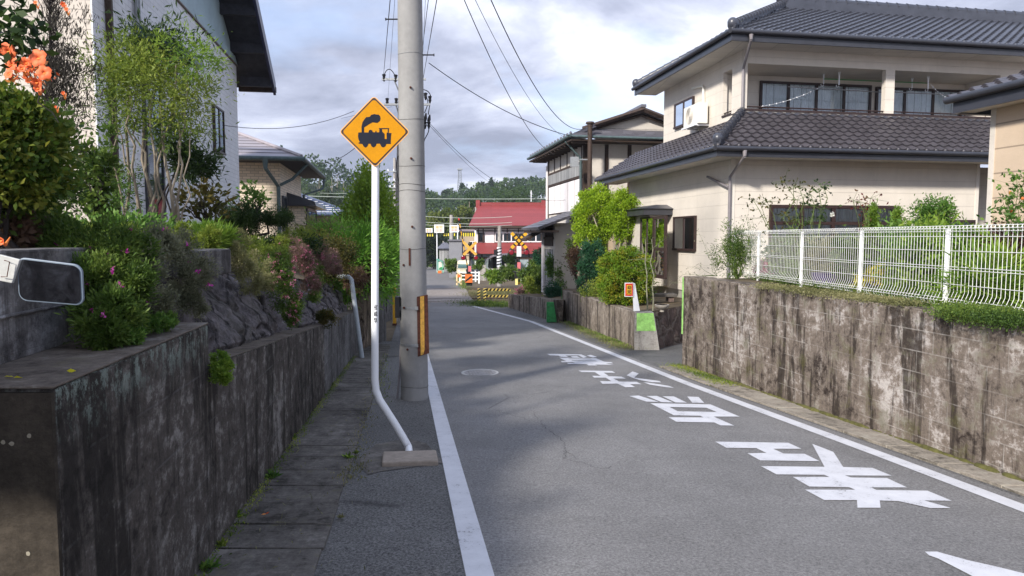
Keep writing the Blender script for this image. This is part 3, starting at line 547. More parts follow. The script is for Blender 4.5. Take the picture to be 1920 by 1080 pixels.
# fieldstone return wall beside the driveway
s0 = np.array([pe[0] - .1, A[1] + .06]); s1 = G(1285, 636)[:2] + [.6, .5]; nu, nv = 60, 16; vs = []
for i in range(nu + 1):
    for j in range(nv + 1):
        p = s0 + (s1 - s0) * i / nu; z = prof(p[1]) - .05 + (zA + .05 - prof(p[1])) * j / nv; vs.append((p[0], p[1] + mn.noise(Vector((p[0] * 5, z * 5, 0))) * .05 - .04 + .10 * j / nv, z))
nv1 = nv + 1; mb = MB().add(vs, [(i * nv1 + j, (i + 1) * nv1 + j, (i + 1) * nv1 + j + 1, i * nv1 + j + 1) for i in range(nu) for j in range(nv)]); b0 = len(vs)
build('stone_wall', mb, M['stone'], label='brown fieldstone wall beside the driveway, next to the light green corner', cat='wall', loc=(s0[0], s0[1], -.6))
q = [(A[0] + .2, A[1] + .25), (s1[0] + 12, s1[1] + .05), (s1[0] + 12, 27), (B[0] + .2, 27), (B[0] + .2, B[1])]
q = [(A[0] + .2, A[1] + .12), (s1[0], s1[1] + .06), (s1[0] + 12, s1[1] + 2), (16, 30), (X2(30) + .3, 30), (B[0] + .2, B[1])]
build('yard', MB().hull([(a, b, -1.9) for a, b in q], [(a, b, (.09 if b < 20 else -.05 if b < 28 else -.5)) for a, b in q]), M['soil'], kind='structure')
C_ = G(1043, 604); D_ = G(953, 576); w3 = thing('retaining_wall', 'low brown concrete wall with a dark green painted end, near the crossing', 'wall', C_)
q = [(C_[0], C_[1]), (D_[0], D_[1]), (D_[0] + .22, D_[1]), (C_[0] + .22, C_[1])]; build('face', MB().hull([(a, b, prof(b) - .1) for a, b in q], [(a, b, -.29 if i in (0, 3) else -.82) for i, (a, b) in enumerate(q)]), M['wallR2'], w3, bevel=.015)
p0 = at(1025, 603, C_[1] - .05); p1 = at(1044, 603, C_[1] - .05); q = [(p0[0], C_[1] - .12), (p1[0], C_[1] - .12), (p1[0], C_[1] + .1), (p0[0], C_[1] + .1)]; q2 = [(p0[0], C_[1] - .05), (p1[0] - .10, C_[1] - .05), (p1[0] - .10, C_[1] + .1), (p0[0], C_[1] + .1)]
build('painted_end', MB().hull([(a, b, prof(b)) for a, b in q], [(a, b, -.37) for a, b in q2]), M['green'], w3, label='dark green painted end', bevel=.01)
p0 = at(1052, 600, 23.0); build('marker_pole', MB().tube([gz(p0[0], 22.7), gz(p0[0], 22.7, 1.0)], .012, 6), M['green'], label='thin green stake at the near corner of the low brown wall', cat='stake', loc=gz(p0[0], 22.7))
q = [(C_[0] + .2, C_[1] + .0), (B[0] + .2, B[1] + .6), (12, 30), (12, 33), (D_[0] + .2, D_[1] + 1.0)]; build('yard', MB().hull([(a, b, -2.) for a, b in q], [(a, b, -.34 if b < 25 else -.86) for a, b in q]), M['soil'], kind='structure')

# walls behind the camera: they shade the foreground and show in the mirror
build('retaining_wall', MB().box(WF, -9, -2.0, -1.6, -1.4, -.3, 2.35), M['wallU'], label='dark grey block wall behind the camera, seen only in the mirror', cat='wall', loc=(-5, -2.5, 0))

M['crackm'] = plain('crack_dark', (.055, .053, .055), .95, .5, 30)
def crack(px, w=.0035):
    pts = [G(x, y, .0025) for x, y in px]; out = []
    for a, b in zip(pts[:-1], pts[1:]):
        n = max(2, int(np.linalg.norm(b - a) / .04))
        for k in range(n): out.append(a + (b - a) * k / n + RS.normal(size=3) * [.012, .012, 0])
    mb = MB(); vs = []
    for i, p in enumerate(out):
        d = out[min(i + 1, len(out) - 1)] - out[max(i - 1, 0)]; s_ = np.array([-d[1], d[0], 0]); s_ /= np.linalg.norm(s_) + 1e-9; ww = w * RS.uniform(.2, 1); vs += [p - s_ * ww, p + s_ * ww]
    build('road_crack', mb.add(vs, [(2 * i, 2 * i + 1, 2 * i + 3, 2 * i + 2) for i in range(len(out) - 1)]), M['crackm'], kind='structure')
crack([(1000, 772), (1020, 800), (1058, 828), (1060, 860), (1092, 868), (1120, 878), (1158, 876)]); crack([(1060, 845), (1085, 862)], .004); crack([(1000, 645), (1040, 649), (1085, 655)], .006); crack([(930, 770), (1000, 790)], .003)
# ------------------------------------------------------------------ building helpers
def fbox(mb, fr, side, pl, s0, s1, z0, z1, d0, d1):
    if side == 'F': return mb.box(fr, s0, s1, pl - d1, pl - d0, z0, z1)
    if side == 'L': return mb.box(fr, pl - d1, pl - d0, s0, s1, z0, z1)
    return mb.box(fr, pl + d0, pl + d1, s0, s1, z0, z1)
def fpt(fr, side, pl, s, z, d): return fr.W(s, pl - d, z) if side == 'F' else fr.W(pl - d, s, z) if side == 'L' else fr.W(pl + d, s, z)
def win(root, fr, side, pl, s0, s1, z0, z1, n=2, fm='brown', cm='curtain', fw=.045, cov=1., label=None, mid=0, name='window'):
    s0, s1 = sorted((s0, s1)); z0, z1 = sorted((z0, z1)); mb = MB()
    fbox(mb, fr, side, pl, s0, s1, z1 - fw, z1, .002, .07); fbox(mb, fr, side, pl, s0, s1, z0, z0 + fw * 1.2, .002, .085)
    fbox(mb, fr, side, pl, s0, s0 + fw, z0 + fw * 1.2, z1 - fw, .002, .068); fbox(mb, fr, side, pl, s1 - fw, s1, z0 + fw * 1.2, z1 - fw, .002, .068)
    w_ = (s1 - s0) / n
    for i in range(1, n): fbox(mb, fr, side, pl, s0 + w_ * i - fw * .6, s0 + w_ * i + fw * .6, z0 + fw * 1.2, z1 - fw, .004, .062)
    if mid: fbox(mb, fr, side, pl, s0 + fw, s1 - fw, z0 + (z1 - z0) * mid - fw * .5, z0 + (z1 - z0) * mid + fw * .5, .004, .058)
    wd = build(name, mb, M[fm], root, label=label)
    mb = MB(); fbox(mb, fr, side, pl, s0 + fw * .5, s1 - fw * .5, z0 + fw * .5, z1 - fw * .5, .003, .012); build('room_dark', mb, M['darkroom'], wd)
    if cm:
        mb = MB(); x = s0 + fw; e = s0 + fw + (s1 - s0 - 2 * fw) * cov; k = 0; vs = []
        while x <= e + 1e-6:
            d = .022 + .010 * math.sin(k * 1.9) + .004 * math.sin(k * .7); vs += [fpt(fr, side, pl, x, z0 + fw, d), fpt(fr, side, pl, x, z1 - fw, d)]; x += .022; k += 1
        mb.add(vs, [(2 * i, 2 * i + 2, 2 * i + 3, 2 * i + 1) for i in range(len(vs) // 2 - 1)]); build('curtain', mb, M[cm], wd, smooth=True)
    mb = MB(); vs = [fpt(fr, side, pl, a, z, .046) for a, z in ((s0 + fw, z0 + fw), (s1 - fw, z0 + fw), (s1 - fw, z1 - fw), (s0 + fw, z1 - fw))]; mb.add(vs, [(0, 1, 2, 3)]); build('pane', mb, M['glass'], wd)
    return wd
def kawara(mb, O, ex, up, rise, L, run, hl, hr, tw=.245, tl=.225, amp=.045, lap=.045, caps=None):
    """curved clay roof tiles as real relief. O eave corner, ex along the eave, up horizontal direction up the slope, hl/hr how far each end draws in per metre of run"""
    O = np.array(O, float); sl = math.hypot(1, rise); es = (up + np.array([0, 0, rise])) / sl; n = np.cross(ex, es); n = n if n[2] > 0 else -n; S = run * sl; rows = int(S / tl) + 1; K = 8
    for j in range(rows):
        r0, r1 = j * tl, min((j + 1) * tl, S); q0 = (r0 / sl); xa, xb = hl * q0, L - hr * q0
        if xb - xa < tw: break
        i0, i1 = int(xa / tw * K), int(xb / tw * K) + 1; vs = []
        for i in range(i0, i1 + 1):
            x = min(max(i * tw / K, xa), xb); ph = (i % K) / K; h = amp * (.5 + .5 * math.cos(2 * math.pi * ph)) ** 1.6
            p = O + ex * x; vs += [p + es * r0 + n * (h + lap - .04), p + es * r0 + n * (h + lap), p + es * (r1 + .01) + n * h]
        m = i1 - i0 + 1; mb.add(vs, [f for i in range(m - 1) for f in ((3 * i, 3 * i + 3, 3 * i + 4, 3 * i + 1), (3 * i + 1, 3 * i + 4, 3 * i + 5, 3 * i + 2))])
    if caps is not None:
        x = 0
        while x < L: caps.ball(O + ex * x + n * (amp * .6 + lap * .3) - es * .01, .042, .042, .042, 8, 5); x += tw
def ridge(mb, p, q, r=.09, h=.10, step=.26, knob=True, seg=9):
    p, q = np.array(p, float), np.array(q, float); d = q - p; L = np.linalg.norm(d); d = d / L; s = np.cross(d, [0, 0, 1.]); s /= np.linalg.norm(s); z = np.array([0, 0, 1.])
    w_ = r * .95; mb.add([p - s * w_ - z * .12, p + s * w_ - z * .12, p + s * w_ + z * h, p - s * w_ + z * h, q - s * w_ - z * .12, q + s * w_ - z * .12, q + s * w_ + z * h, q - s * w_ + z * h], [(0, 1, 2, 3), (5, 4, 7, 6), (0, 4, 5, 1), (1, 5, 6, 2), (2, 6, 7, 3), (3, 7, 4, 0)])
    x = 0
    while x < L - .02:
        x1 = min(x + step + .015, L); mb.tube([p + d * x + z * h, p + d * (x + .03) + z * h, p + d * x1 + z * h], [r * 1.18, r * 1.06, r * .92], seg); x += step
    if knob: mb.ball(p + z * (h + r * .3) - d * .02, r * 1.35, r * 1.35, r * 1.45); mb.tube([p - d * .10 + z * h * .8, p + d * .12 + z * h * .8], [r * 1.05, r * 1.25], 12)
def gutter(mb, p, q, r=.055): mb.tube([p, q], [r, r], 10)
# ------------------------------------------------------------------ cream two-storey house on the right
H = Fr(*at(1369, 400, 16.06)[:2], .18); ua, ub = .8, 1.0; HW = H.W
h = thing('house', 'large cream two-storey house with grey tiled roofs and an upstairs balcony, behind the white fence', 'house', HW(3, 3, .1))
AR = 12.5; HF = lambda x, y, b0=0.: H.P(x, y, b0); HL = lambda x, y, a0=0.: H.L(x, y, a0)
b_end = HL(1178, 500)[0]; print('house corner', H.o, 'b_end', b_end, 'ubend', HL(1245, 200, ua)[0], 'aright', HF(1832, 400)[0])
ar = HF(1832, 400)[0]
mb = MB(); mb.box(H, 0, ar, 0, b_end, .26, 3.50); mb.box(H, ar + .0, AR, 1.0, b_end, .26, 3.50)
build('wall', mb, M['cream'], h)
build('foundation', MB().box(H, .04, AR, .04, b_end - .04, -.2, .26), M['foundation'], h)
M['cboard'] = plain('corner_board', (.70, .65, .58), .6, .03, 3); build('corner_board', MB().box(H, -.012, .10, -.012, .10, .26, 3.49), M['cboard'], h); build('corner_board', MB().box(H, ar - .08, ar + .012, -.012, .08, .26, 3.49), M['cboard'], h)
ubend = HL(1245, 200, ua)[0]; bk = ub + 1.15
aP, zB_ = HF(1393, 118, ub); zPar = HF(1393, 207, ub)[1]; bO1 = HL(1375, 150, ua)[0]; bO2 = max(HL(1356, 150, ua)[0], bO1 + .3); zT = 6.24
a1, a2 = HF(1660, 170, ub)[0], HF(1677, 170, ub)[0]; a3 = HF(1876, 150, ub)[0]
print('upper', aP, zB_, zPar, bO1, bO2, a1, a2, a3, ubend)
mb = MB(); mb.box(H, ua, AR, bk, ubend, 4.3, zT)
mb.box(H, ua, aP, ub, bO1 + .0, zPar, zB_); mb.box(H, ua + .0, AR, ub, bk, zB_, zT); mb.box(H, ua, AR, ub, ub + .12, 4.3, zPar); mb.box(H, ua, ua + .12, ub + .12, bk, 4.3, zPar)
mb.box(H, ua, ua + .12, bO2, bk, zPar, zB_); mb.box(H, a1, a2, ub, ub + .14, zPar, zB_); mb.box(H, a3, AR, ub, bk, zPar, zB_)
build('upper_wall', mb, M['cream'], h)
mb = MB(); mb.box(H, ua - .012, ua + .09, ub - .012, ub + .09, zPar + .05, zT - .01); build('corner_board', mb, M['plaster'], h)
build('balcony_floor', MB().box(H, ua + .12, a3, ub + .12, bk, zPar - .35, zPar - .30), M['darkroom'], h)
mb = MB(); mb.box(H, aP - .02, a3, ub - .03, ub + .15, zPar, zPar + .045); mb.box(H, ua - .03, ua + .15, bO1, bO2, zPar, zPar + .045); build('sill', mb, M['brown'], h)
zr1 = HF(1400, 199, ub)[1]
mb = MB(); mb.tube([HW(aP, ub + .05, zr1), HW(a1, ub + .05, zr1)], .018, 6); mb.tube([HW(a2, ub + .05, zr1), HW(a3, ub + .05, zr1)], .018, 6); mb.tube([HW(ua + .05, bO1, zr1), HW(ua + .05, bO2, zr1)], .018, 6)
for a in np.arange(aP + .1, a3, .62): mb.tube([HW(a, ub + .05, zPar + .04), HW(a, ub + .05, zr1)], .008, 5)
build('balcony_rail', mb, M['brown'], h)
for x0, x1, n in ((1424, 1632, 4), (1641, 1852, 4)):
    s0, zt_ = HF(x0, 152 + (x0 - 1424) * .052, bk); s1, _ = HF(x1, 160, bk); win(h, H, 'F', bk, s0, s1, zPar - .28, zt_, n, cm='greycurtain' if 0 else 'curtain', fw=.06)
# laundry arms and poles hanging in the balcony
for i, (x, lb) in enumerate(((1574, 'white laundry pole hanger on the balcony ceiling, left of the middle pillar'), (1741, 'white laundry pole hanger on the balcony ceiling, right of the middle pillar'))):
    s_, zt_ = HF(x, 131 + i * 9, ub + .4); t_ = thing('laundry_hanger', lb, 'laundry hanger', HW(s_, ub + .4, zB_ - .5), 'laundry hangers')
    for e, sz in ((0, 1.), (-.26, .8)):
        mb = MB(); o = HW(s_ + e, ub + .4 + abs(e), 0); z0 = zt_ - .38 * sz; mb.tube([o + [0, 0, z0], o + [0, 0, z0 + .28 * sz]], .018, 7)
        for dx in (-.05, -.02, .02, .05): mb.tube([o + [0, 0, z0 + .2 * sz], o + [dx, 0, z0 + .40 * sz]], .006, 5)
        an = np.linspace(0, math.pi * 1.2, 8); mb.tube([o + [-.035 + .035 * math.cos(q), 0, z0 - .02 - .035 * math.sin(q)] for q in an], .008, 5); build('arm', mb, M['white'], t_, smooth=True)
s0 = HF(1420, 165, ub + .5)[0]; z_ = HF(1560, 169, ub + .5)[1]
build('laundry_pole', MB().tube([HW(s0 + .8, ub + .42, z_ + .02), HW(HF(1656, 170, ub + .5)[0], ub + .42, z_ - .02)], .014, 7), M['greyw'], label='grey laundry pole across the left half of the balcony', cat='pole', loc=HW(s0 + 1, ub + .42, z_))
s1 = HF(1765, 176, ub + .5)[0]; build('laundry_pole', MB().tube([HW(a2 + .1, ub + .42, z_), HW(s1, ub + .42, z_ - .01)], .014, 7), M['greyw'], label='grey laundry pole across the right half of the balcony', cat='pole', loc=HW(s1, ub + .42, z_))
mb = MB(); q0 = HW(HF(1545, 148, ub + .5)[0], ub + .5, HF(1545, 148, ub + .5)[1]); q1 = HW(HF(1740, 156, ub + .5)[0], ub + .5, HF(1740, 156, ub + .5)[1])
build('garden_stake', MB().tube([q0, q1], .012, 6), M['green'], label='green and brown stake lying across the balcony hangers', cat='stake', loc=q0)
for nm, x0, y0_, x1, y1_, lb in (('fairy_lights', 1545, 160, 1404, 202, 'string of small white clips sagging from the left laundry hanger'), ('fairy_lights', 1745, 158, 1795, 186, 'string of small white clips sagging from the right laundry hanger')):
    p = HW(HF(x0, y0_, ub + .4)[0], ub + .4, HF(x0, y0_, ub + .4)[1]); q = HW(HF(x1, y1_, ub + .3)[0], ub + .3, HF(x1, y1_, ub + .3)[1]); pts = [p + (q - p) * t - np.array([0, 0, .22 * 4 * t * (1 - t) * .5]) for t in np.linspace(0, 1, 12)]
    mb = MB().tube(pts, .004, 4); [mb.ball(c, .014, .014, .02, 6, 4) for c in pts[1:-1]]; build(nm, mb, M['white'], label=lb, cat='clothes line', loc=p)
# left face windows
s0, z1 = HL(1303, 180, ua); s1, z0 = HL(1267, 243, ua); win(h, H, 'L', ua, s0, s1, z0, z1, 2, cov=1., fw=.05)
s0, z1 = HL(1307, 404); s1, z0 = HL(1265, 469); win(h, H, 'L', 0, s0, s1, z0, z1, 2, cm='greycurtain')
# entrance bay with its own small roof
bs0, _ = HL(1252, 450); bs1 = b_end - .3; zc = HL(1275, 402)[1]; d = .55
bay = build('entrance_bay', MB().box(H, -d, -.002, bs0 - .0, bs1, .3, zc + .0), M['plaster'], h)
ss, zz = HL(1252, 408, -d); se, zb = HL(1228, 520, -d); win(bay, H, 'L', -d, ss, se, zb, zc - .05, 1, fm='brown', cm=None, fw=.08, mid=.47, name='door')
se2 = HL(1204, 450, -d)[0]; win(bay, H, 'L', -d, se + .02, max(se2, se + .5), zb + .3, zc - .05, 2, cm='curtain', name='side_window')
mb = MB(); mb.box(H, -d - .3, .0, bs0 - .32, bs1 + .2, zc, zc + .17); build('canopy', mb, M['gutterdk'], bay)
mb = MB(); e = [(-d - .36, bs0 - .38), (-d - .36, bs1 + .25), (0, bs1 + .25), (0, bs0 - .38)]; t2 = [(-d * .2 - .2, bs0 + .1), (-d * .2 - .2, bs1 + .1), (0, bs1 + .1), (0, bs0 + .1)]; mb.hull([HW(a, b, zc + .172) for a, b in e], [HW(a, b, zc + .30) for a, b in t2]); build('canopy_roof', mb, M['tile'], bay)
# lower front: long sliding windows behind the fence
s0, z1 = HF(1442, 384); s1, _ = HF(1676, 390); wd = win(h, H, 'F', 0, s0, s1, .5, z1, 4, fw=.075, mid=.78)
s0, z1 = HF(1730, 412); s1, _ = HF(1825, 414); win(h, H, 'F', 0, s0, s1, .9, z1, 2, fw=.06, cm='greycurtain')
# lower roof
eo = .7; zE = 3.60; rise = (4.62 - zE) / (ub + eo - .1); riseL = (4.48 - zE) / (ua + eo - .1)
mb = MB(); cp = MB()
kawara(mb, HW(-eo, -eo, zE + .04), H.u, H.v, rise, AR + eo, ub + eo - .02, .92, 0, caps=cp)
kawara(mb, HW(-eo, 8.0, zE + .04), -H.v, H.u, riseL, 8.0 + eo, ua + eo - .02, 0, 1.05, caps=cp)
mb.add(cp.v, cp.f); lr = build('lower_roof', mb, M['tileb'], h, smooth=True); lr.data.materials.append(M['tile'])
mb = MB(); p = HW(-eo + .02, -eo + .02, zE + .10); q = HW(ua - .04, ub - .04, 4.66); ridge(mb, p, q, .085, .10, .24); mb.box(H, ua - .08, AR, ub - .16, ub - .002, 4.52, 4.70); mb.box(H, ua - .16, ua - .002, ub, 6.6, 4.34, 4.55); build('hip_ridge', mb, M['tile'], lr, smooth=True)
for i in range(46):
    pass
mb = MB(); mb.hull([HW(-eo, -eo, zE), HW(AR, -eo, zE), HW(AR, ub, zE), HW(-eo, ub, zE)], [HW(-eo, -eo, zE + .02), HW(AR, -eo, zE + .02), HW(AR, ub - .02, 4.50), HW(ua, ub - .02, 4.50)]); mb.hull([HW(-eo, -eo, zE), HW(ua, -eo, zE), HW(ua, 8, zE), HW(-eo, 8, zE)], [HW(-eo, -eo + .01, zE + .021), HW(ua - .02, ub, 4.32), HW(ua - .02, 8, 4.32), HW(-eo, 8, zE + .021)]); build('roof_deck', mb, M['gutterdk'], lr)
mb = MB(); mb.box(H, -eo - .02, AR, -eo - .02, -eo + .03, zE - .17, zE + .03); mb.box(H, -eo - .02, -eo + .03, -eo + .03, 8.0, zE - .17, zE + .03); build('fascia', mb, M['gutterdk'], lr)
mb = MB(); mb.box(H, -eo + .03, AR, -eo + .03, 0, zE - .14, zE - .11); mb.box(H, -eo + .03, 0, 0, 7.98, zE - .14, zE - .11); build('soffit', mb, M['soffit'], lr)
mb = MB(); gutter(mb, HW(-eo - .07, -eo - .08, zE + .0), HW(AR, -eo - .08, zE + .0)); gutter(mb, HW(-eo - .08, -eo - .07, zE + .0), HW(-eo - .08, 8, zE + .0)); build('gutter', mb, M['gutterdk'], lr, smooth=True)
# upper roof: hipped, with a long ridge
eo2 = .7; E0a, E0b = ua - eo2, ub - eo2; zU = 6.38; run = (ubend + eo2 - E0b) / 2; rs2 = .52; Lr = AR + 1 - E0a; print('run', run, 'ridge z', zU + run * rs2)
mb = MB(); cp = MB(); kawara(mb, HW(E0a, E0b, zU + .05), H.u, H.v, rs2, Lr, run, 1, 0, caps=cp); kawara(mb, HW(E0a, ubend + eo2, zU + .05), -H.v, H.u, rs2, run * 2, run, 1, 1, caps=cp)
mb.add(cp.v, cp.f); ur = build('upper_roof', mb, M['tile'], h, smooth=True); 
zp = zU + run * rs2; pk = HW(E0a + run, E0b + run, zp + .12)
mb = MB(); ridge(mb, HW(E0a + .03, E0b + .03, zU + .10), pk, .09, .10, .26); ridge(mb, HW(E0a + .03, ubend + eo2 - .03, zU + .10), pk, .09, .10, .26); ridge(mb, HW(E0a + run - .05, E0b + run, zp + .16), HW(AR + 1, E0b + run, zp + .16), .10, .16, .33); build('ridge', mb, M['tile'], ur, smooth=True)
mb = MB(); z = zU; mb.hull([HW(E0a, E0b, z), HW(AR + 1, E0b, z), HW(AR + 1, ubend + eo2, z), HW(E0a, ubend + eo2, z)], [HW(E0a + run, E0b + run - .01, zp - .02), HW(AR + 1, E0b + run - .01, zp - .02), HW(AR + 1, E0b + run + .01, zp - .02), HW(E0a + run, E0b + run + .01, zp - .02)]); build('roof_deck', mb, M['gutterdk'], ur)
mb = MB(); mb.box(H, E0a - .02, AR + 1, E0b - .02, E0b + .03, zU - .18, zU + .04); mb.box(H, E0a - .02, E0a + .03, E0b + .03, ubend + eo2, zU - .18, zU + .04); build('fascia', mb, M['gutterdk'], ur)
mb = MB(); mb.box(H, E0a + .03, AR + 1, E0b + .03, ub, zU - .15, zU - .12); mb.box(H, E0a + .03, ua, ub, ubend + eo2, zU - .15, zU - .12); build('soffit', mb, M['soffit'], ur)
mb = MB(); gutter(mb, HW(E0a - .07, E0b - .08, zU + .02), HW(AR + 1, E0b - .08, zU + .02)); gutter(mb, HW(E0a - .08, E0b - .07, zU + .02), HW(E0a - .08, ubend + eo2, zU + .02)); build('gutter', mb, M['gutterdk'], ur, smooth=True)
# downpipes
mb = MB(); g0 = HW(*(lambda s: (s[0], E0b - .08, zU - .04))(HF(1405, 75, E0b))); mb.tube([g0, g0 - [0, 0, .12]], [.05, .035], 8); mb.tube([g0 - [0, 0, .12], HW(aP - .02, ub - .06, zT - .5), HW(aP - .02, ub - .06, 4.55)], .032, 8); build('downpipe', mb, M['pvcg'], h, smooth=True)
mb = MB(); s_ = HF(1393, 285, -eo)[0]; g0 = HW(s_, -eo - .08, zE - .04); mb.tube([g0, g0 - [0, 0, .13]], [.05, .035], 8); mb.tube([g0 - [0, 0, .13], HW(-.05, -.05, zE - .55), HW(-.05, -.05, .5)], .034, 8); mb.tube([HW(-.05, 1.1, zE - .45), HW(-.06, .0, zE - .78)], .03, 8); build('downpipe', mb, M['pvcg'], h, smooth=True)
# air conditioner on a wall bracket, with its pipe cover
bA0, zA1 = HL(1313, 210, ua - .3); bA1, zA0 = HL(1285, 241, ua - .3); bA0, bA1 = sorted((bA0, bA1)); bA1 = max(bA1, bA0 + .72); zA1 = zA0 + .55
acm = plain('air_conditioner_case', (.72, .70, .64), .5, .04, 4)
ac = thing('air_conditioner', 'cream air conditioner unit on a bracket beside the small upstairs window', 'air conditioner', HW(ua - .2, (bA0 + bA1) / 2, zA0))
build('case', MB().box(H, ua - .36, ua - .08, bA0, bA1, zA0, zA1), acm, ac, bevel=.015)
mb = MB(); cc = ((bA0 + bA1) / 2 + .08, (zA0 + zA1) / 2)
for rr_ in np.linspace(.03, .22, 8): mb.tube([HW(ua - .368, cc[0] + rr_ * math.cos(a), cc[1] + rr_ * math.sin(a)) for a in np.linspace(0, 6.283, 25)], .005, 4)
build('fan_grille', mb, M['plaster'], ac, smooth=True)
mb = MB(); mb.box(H, ua - .42, ua - .002, bA0 + .08, bA0 + .11, zA0 - .05, zA0 - .01); mb.box(H, ua - .42, ua - .002, bA1 - .11, bA1 - .08, zA0 - .05, zA0 - .01); mb.box(H, ua - .42, ua - .38, bA0, bA1, zA0 - .05, zA0 - .01); build('bracket', mb, M['white'], ac)
p1, p2, p3, p4 = HL(1301, 166, ua), HL(1322, 160, ua), HL(1323, 215, ua), HL(1308, 260, ua)
mb = MB(); mb.tube([fpt(H, 'L', ua, p1[0], p1[1], .05), fpt(H, 'L', ua, p2[0] + .06, p2[1], .05), fpt(H, 'L', ua, p2[0], p2[1] - .08, .05), fpt(H, 'L', ua, p3[0], p3[1], .05)], .032, 8); mb.tube([fpt(H, 'L', ua, p3[0], p3[1], .05), fpt(H, 'L', ua, p4[0], p4[1], .06)], .014, 6); build('pipe', mb, acm, ac, smooth=True)
# ------------------------------------------------------------------ beige annex at the right edge
AX = Fr(*at(1856, 300, 11.0)[:2], .18); ax = thing('house', 'single-storey tan boarded house with a dark eave at the right edge', 'house', AX.W(2, -3, .9))
zt_ = AX.L(1860, 205)[1]; build('wall', MB().box(AX, 0, 8, -10, 0, .8, zt_), M['beige'], ax); build('corner_board', MB().box(AX, -.012, .08, -.08, .012, .9, zt_ - .004), M['plaster'], ax)
z = zt_; mb = MB(); mb.box(AX, -.33, 0, -10.5, .33, z, z + .03); build('soffit', mb, M['soffit'], ax)
mb = MB(); mb.box(AX, -.37, -.33, -10.5, .37, z - .02, z + .2); mb.box(AX, -.33, 8, .33, .37, z - .02, z + .2); build('fascia', mb, M['gutterdk'], ax)
mb = MB(); gutter(mb, AX.W(-.43, -10.5, z + .2), AX.W(-.43, .45, z + .2), .06); build('gutter', mb, M['gutterdk'], ax, smooth=True)
mb = MB(); kawara(mb, AX.W(-.42, .42, z + .2), -AX.v, AX.u, .4, 11.5, 4, .9, 0); rf = build('roof', mb, M['tileb'], ax, smooth=True); 
build('roof_deck', MB().hull([AX.W(-.4, .4, z + .16), AX.W(-.4, -10.5, z + .16), AX.W(3.3, -10.5, z + .16), AX.W(3.3, .4, z + .16)], [AX.W(-.4, .39, z + .17), AX.W(-.4, -10.5, z + .17), AX.W(3.3, -10.5, z + 1.75), AX.W(3.3, -3, z + 1.75)]), M['gutterdk'], rf)
# ------------------------------------------------------------------ old timber and plaster house
B2 = Fr(*at(1095, 400, 26.0)[:2], .18); BW = B2.W; b2 = thing('house', 'old plaster house with dark timber posts and grey roofs, beyond the bright conifer', 'house', BW(3, 3, -.5))
be = B2.L(1026, 350)[0]; zc2 = 5.25; print('b2', B2.o, be)
build('wall', MB().box(B2, 0, 9, 0, be, -.5, 5.15), M['plaster'], b2)
mb = MB(); [fbox(mb, B2, 'L', 0, b, b + .12, -.4, 5.1, .002, .03) for b in (be - .36, .0)]
for x in (1098, 1137, 1180, 1226):
    s = B2.P(x, 300)[0]; fbox(mb, B2, 'F', 0, s - .07, s + .07, -.4, 5.12, .002, .035)
for bb in np.linspace(.3, be - .4, 6): fbox(mb, B2, 'L', 0, bb, bb + .06, 4.5, 5.12, .002, .028)
fbox(mb, B2, 'L', 0, 0, be - .3, 4.42, 4.52, .002, .04); fbox(mb, B2, 'L', 0, 0, be - .3, B2.L(1060, 340)[1] - .04, B2.L(1060, 340)[1] + .04, .002, .04); build('timber_frame', mb, M['woodk'], b2)
zm = B2.L(1060, 340)[1]; zl = B2.L(1060, 400)[1]
build('shutter', (lambda m: (fbox(m, B2, 'L', 0, .15, be - .4, zm + .04, 4.42, .002, .05), m)[1])(MB()), M['greyw'], b2)
mb = MB(); nb = 5; w_ = (be - .55) / nb
for i in range(nb): fbox(mb, B2, 'L', 0, .15 + i * w_ + .06, .15 + (i + 1) * w_ - .06, zl + .06, zm - .08, .004, .03)
build('panel_backing', (lambda m: (fbox(m, B2, 'L', 0, .15, be - .4, zl, zm - .04, .0005, .0035), m)[1])(MB()), M['woodk'], b2); build('white_panel', mb, M['plasterw'], b2)
build('white_panel', (lambda m: (fbox(m, B2, 'L', 0, be - .24, be + .01, -.4, 4.9, .004, .06), m)[1])(MB()), M['plasterw'], b2)
mb = MB(); s0_ = B2.P(1098, 300)[0]; fbox(mb, B2, 'F', 0, .1, 4.5, -.4, 3.3, .003, .012); build('lower_plaster', mb, M['tan'], b2)
# eaves, skirt roof, gable
o_ = .7; e1 = be + .7; apk, zpk = B2.P(1210, 201, -.3); zg0 = zc2 + .05; print('peak', apk, zpk)
mb = MB(); sk = .42
mb.hull([BW(-o_, -o_, zg0 - .06), BW(9, -o_, zg0 - .06), BW(9, .6, zg0 + .42), BW(.4, .6, zg0 + .42)], [BW(-o_, -o_, zg0 + .05), BW(9, -o_, zg0 + .05), BW(9, .6, zg0 + .55), BW(.4, .6, zg0 + .55)])
sl2 = (zpk - zg0) / (apk + o_)
mb.hull([BW(-o_, -o_ + .02, zg0 - .05), BW(-o_, e1, zg0 - .05), BW(apk, e1, zpk - .1), BW(apk, -.1, zpk - .1), BW(.5, -.1, zg0 + .02 + sl2 * (1.15))], [BW(-o_, -o_ + .02, zg0 + .06), BW(-o_, e1 + .1, zg0 + .08), BW(apk, e1, zpk + .05), BW(apk, -.12, zpk + .05), BW(.5, -.12, zg0 + .16 + sl2 * (1.15))])
mb.hull([BW(apk, -.12, zpk - .1), BW(apk, e1, zpk - .1), BW(apk * 2 + o_, e1, zg0 - .05), BW(apk * 2 + o_, -.12, zg0 - .05)], [BW(apk, -.12, zpk + .05), BW(apk, e1, zpk + .05), BW(apk * 2 + o_, e1, zg0 + .06), BW(apk * 2 + o_, -.12, zg0 + .06)])
rf = build('roof', mb, M['slate'], b2)
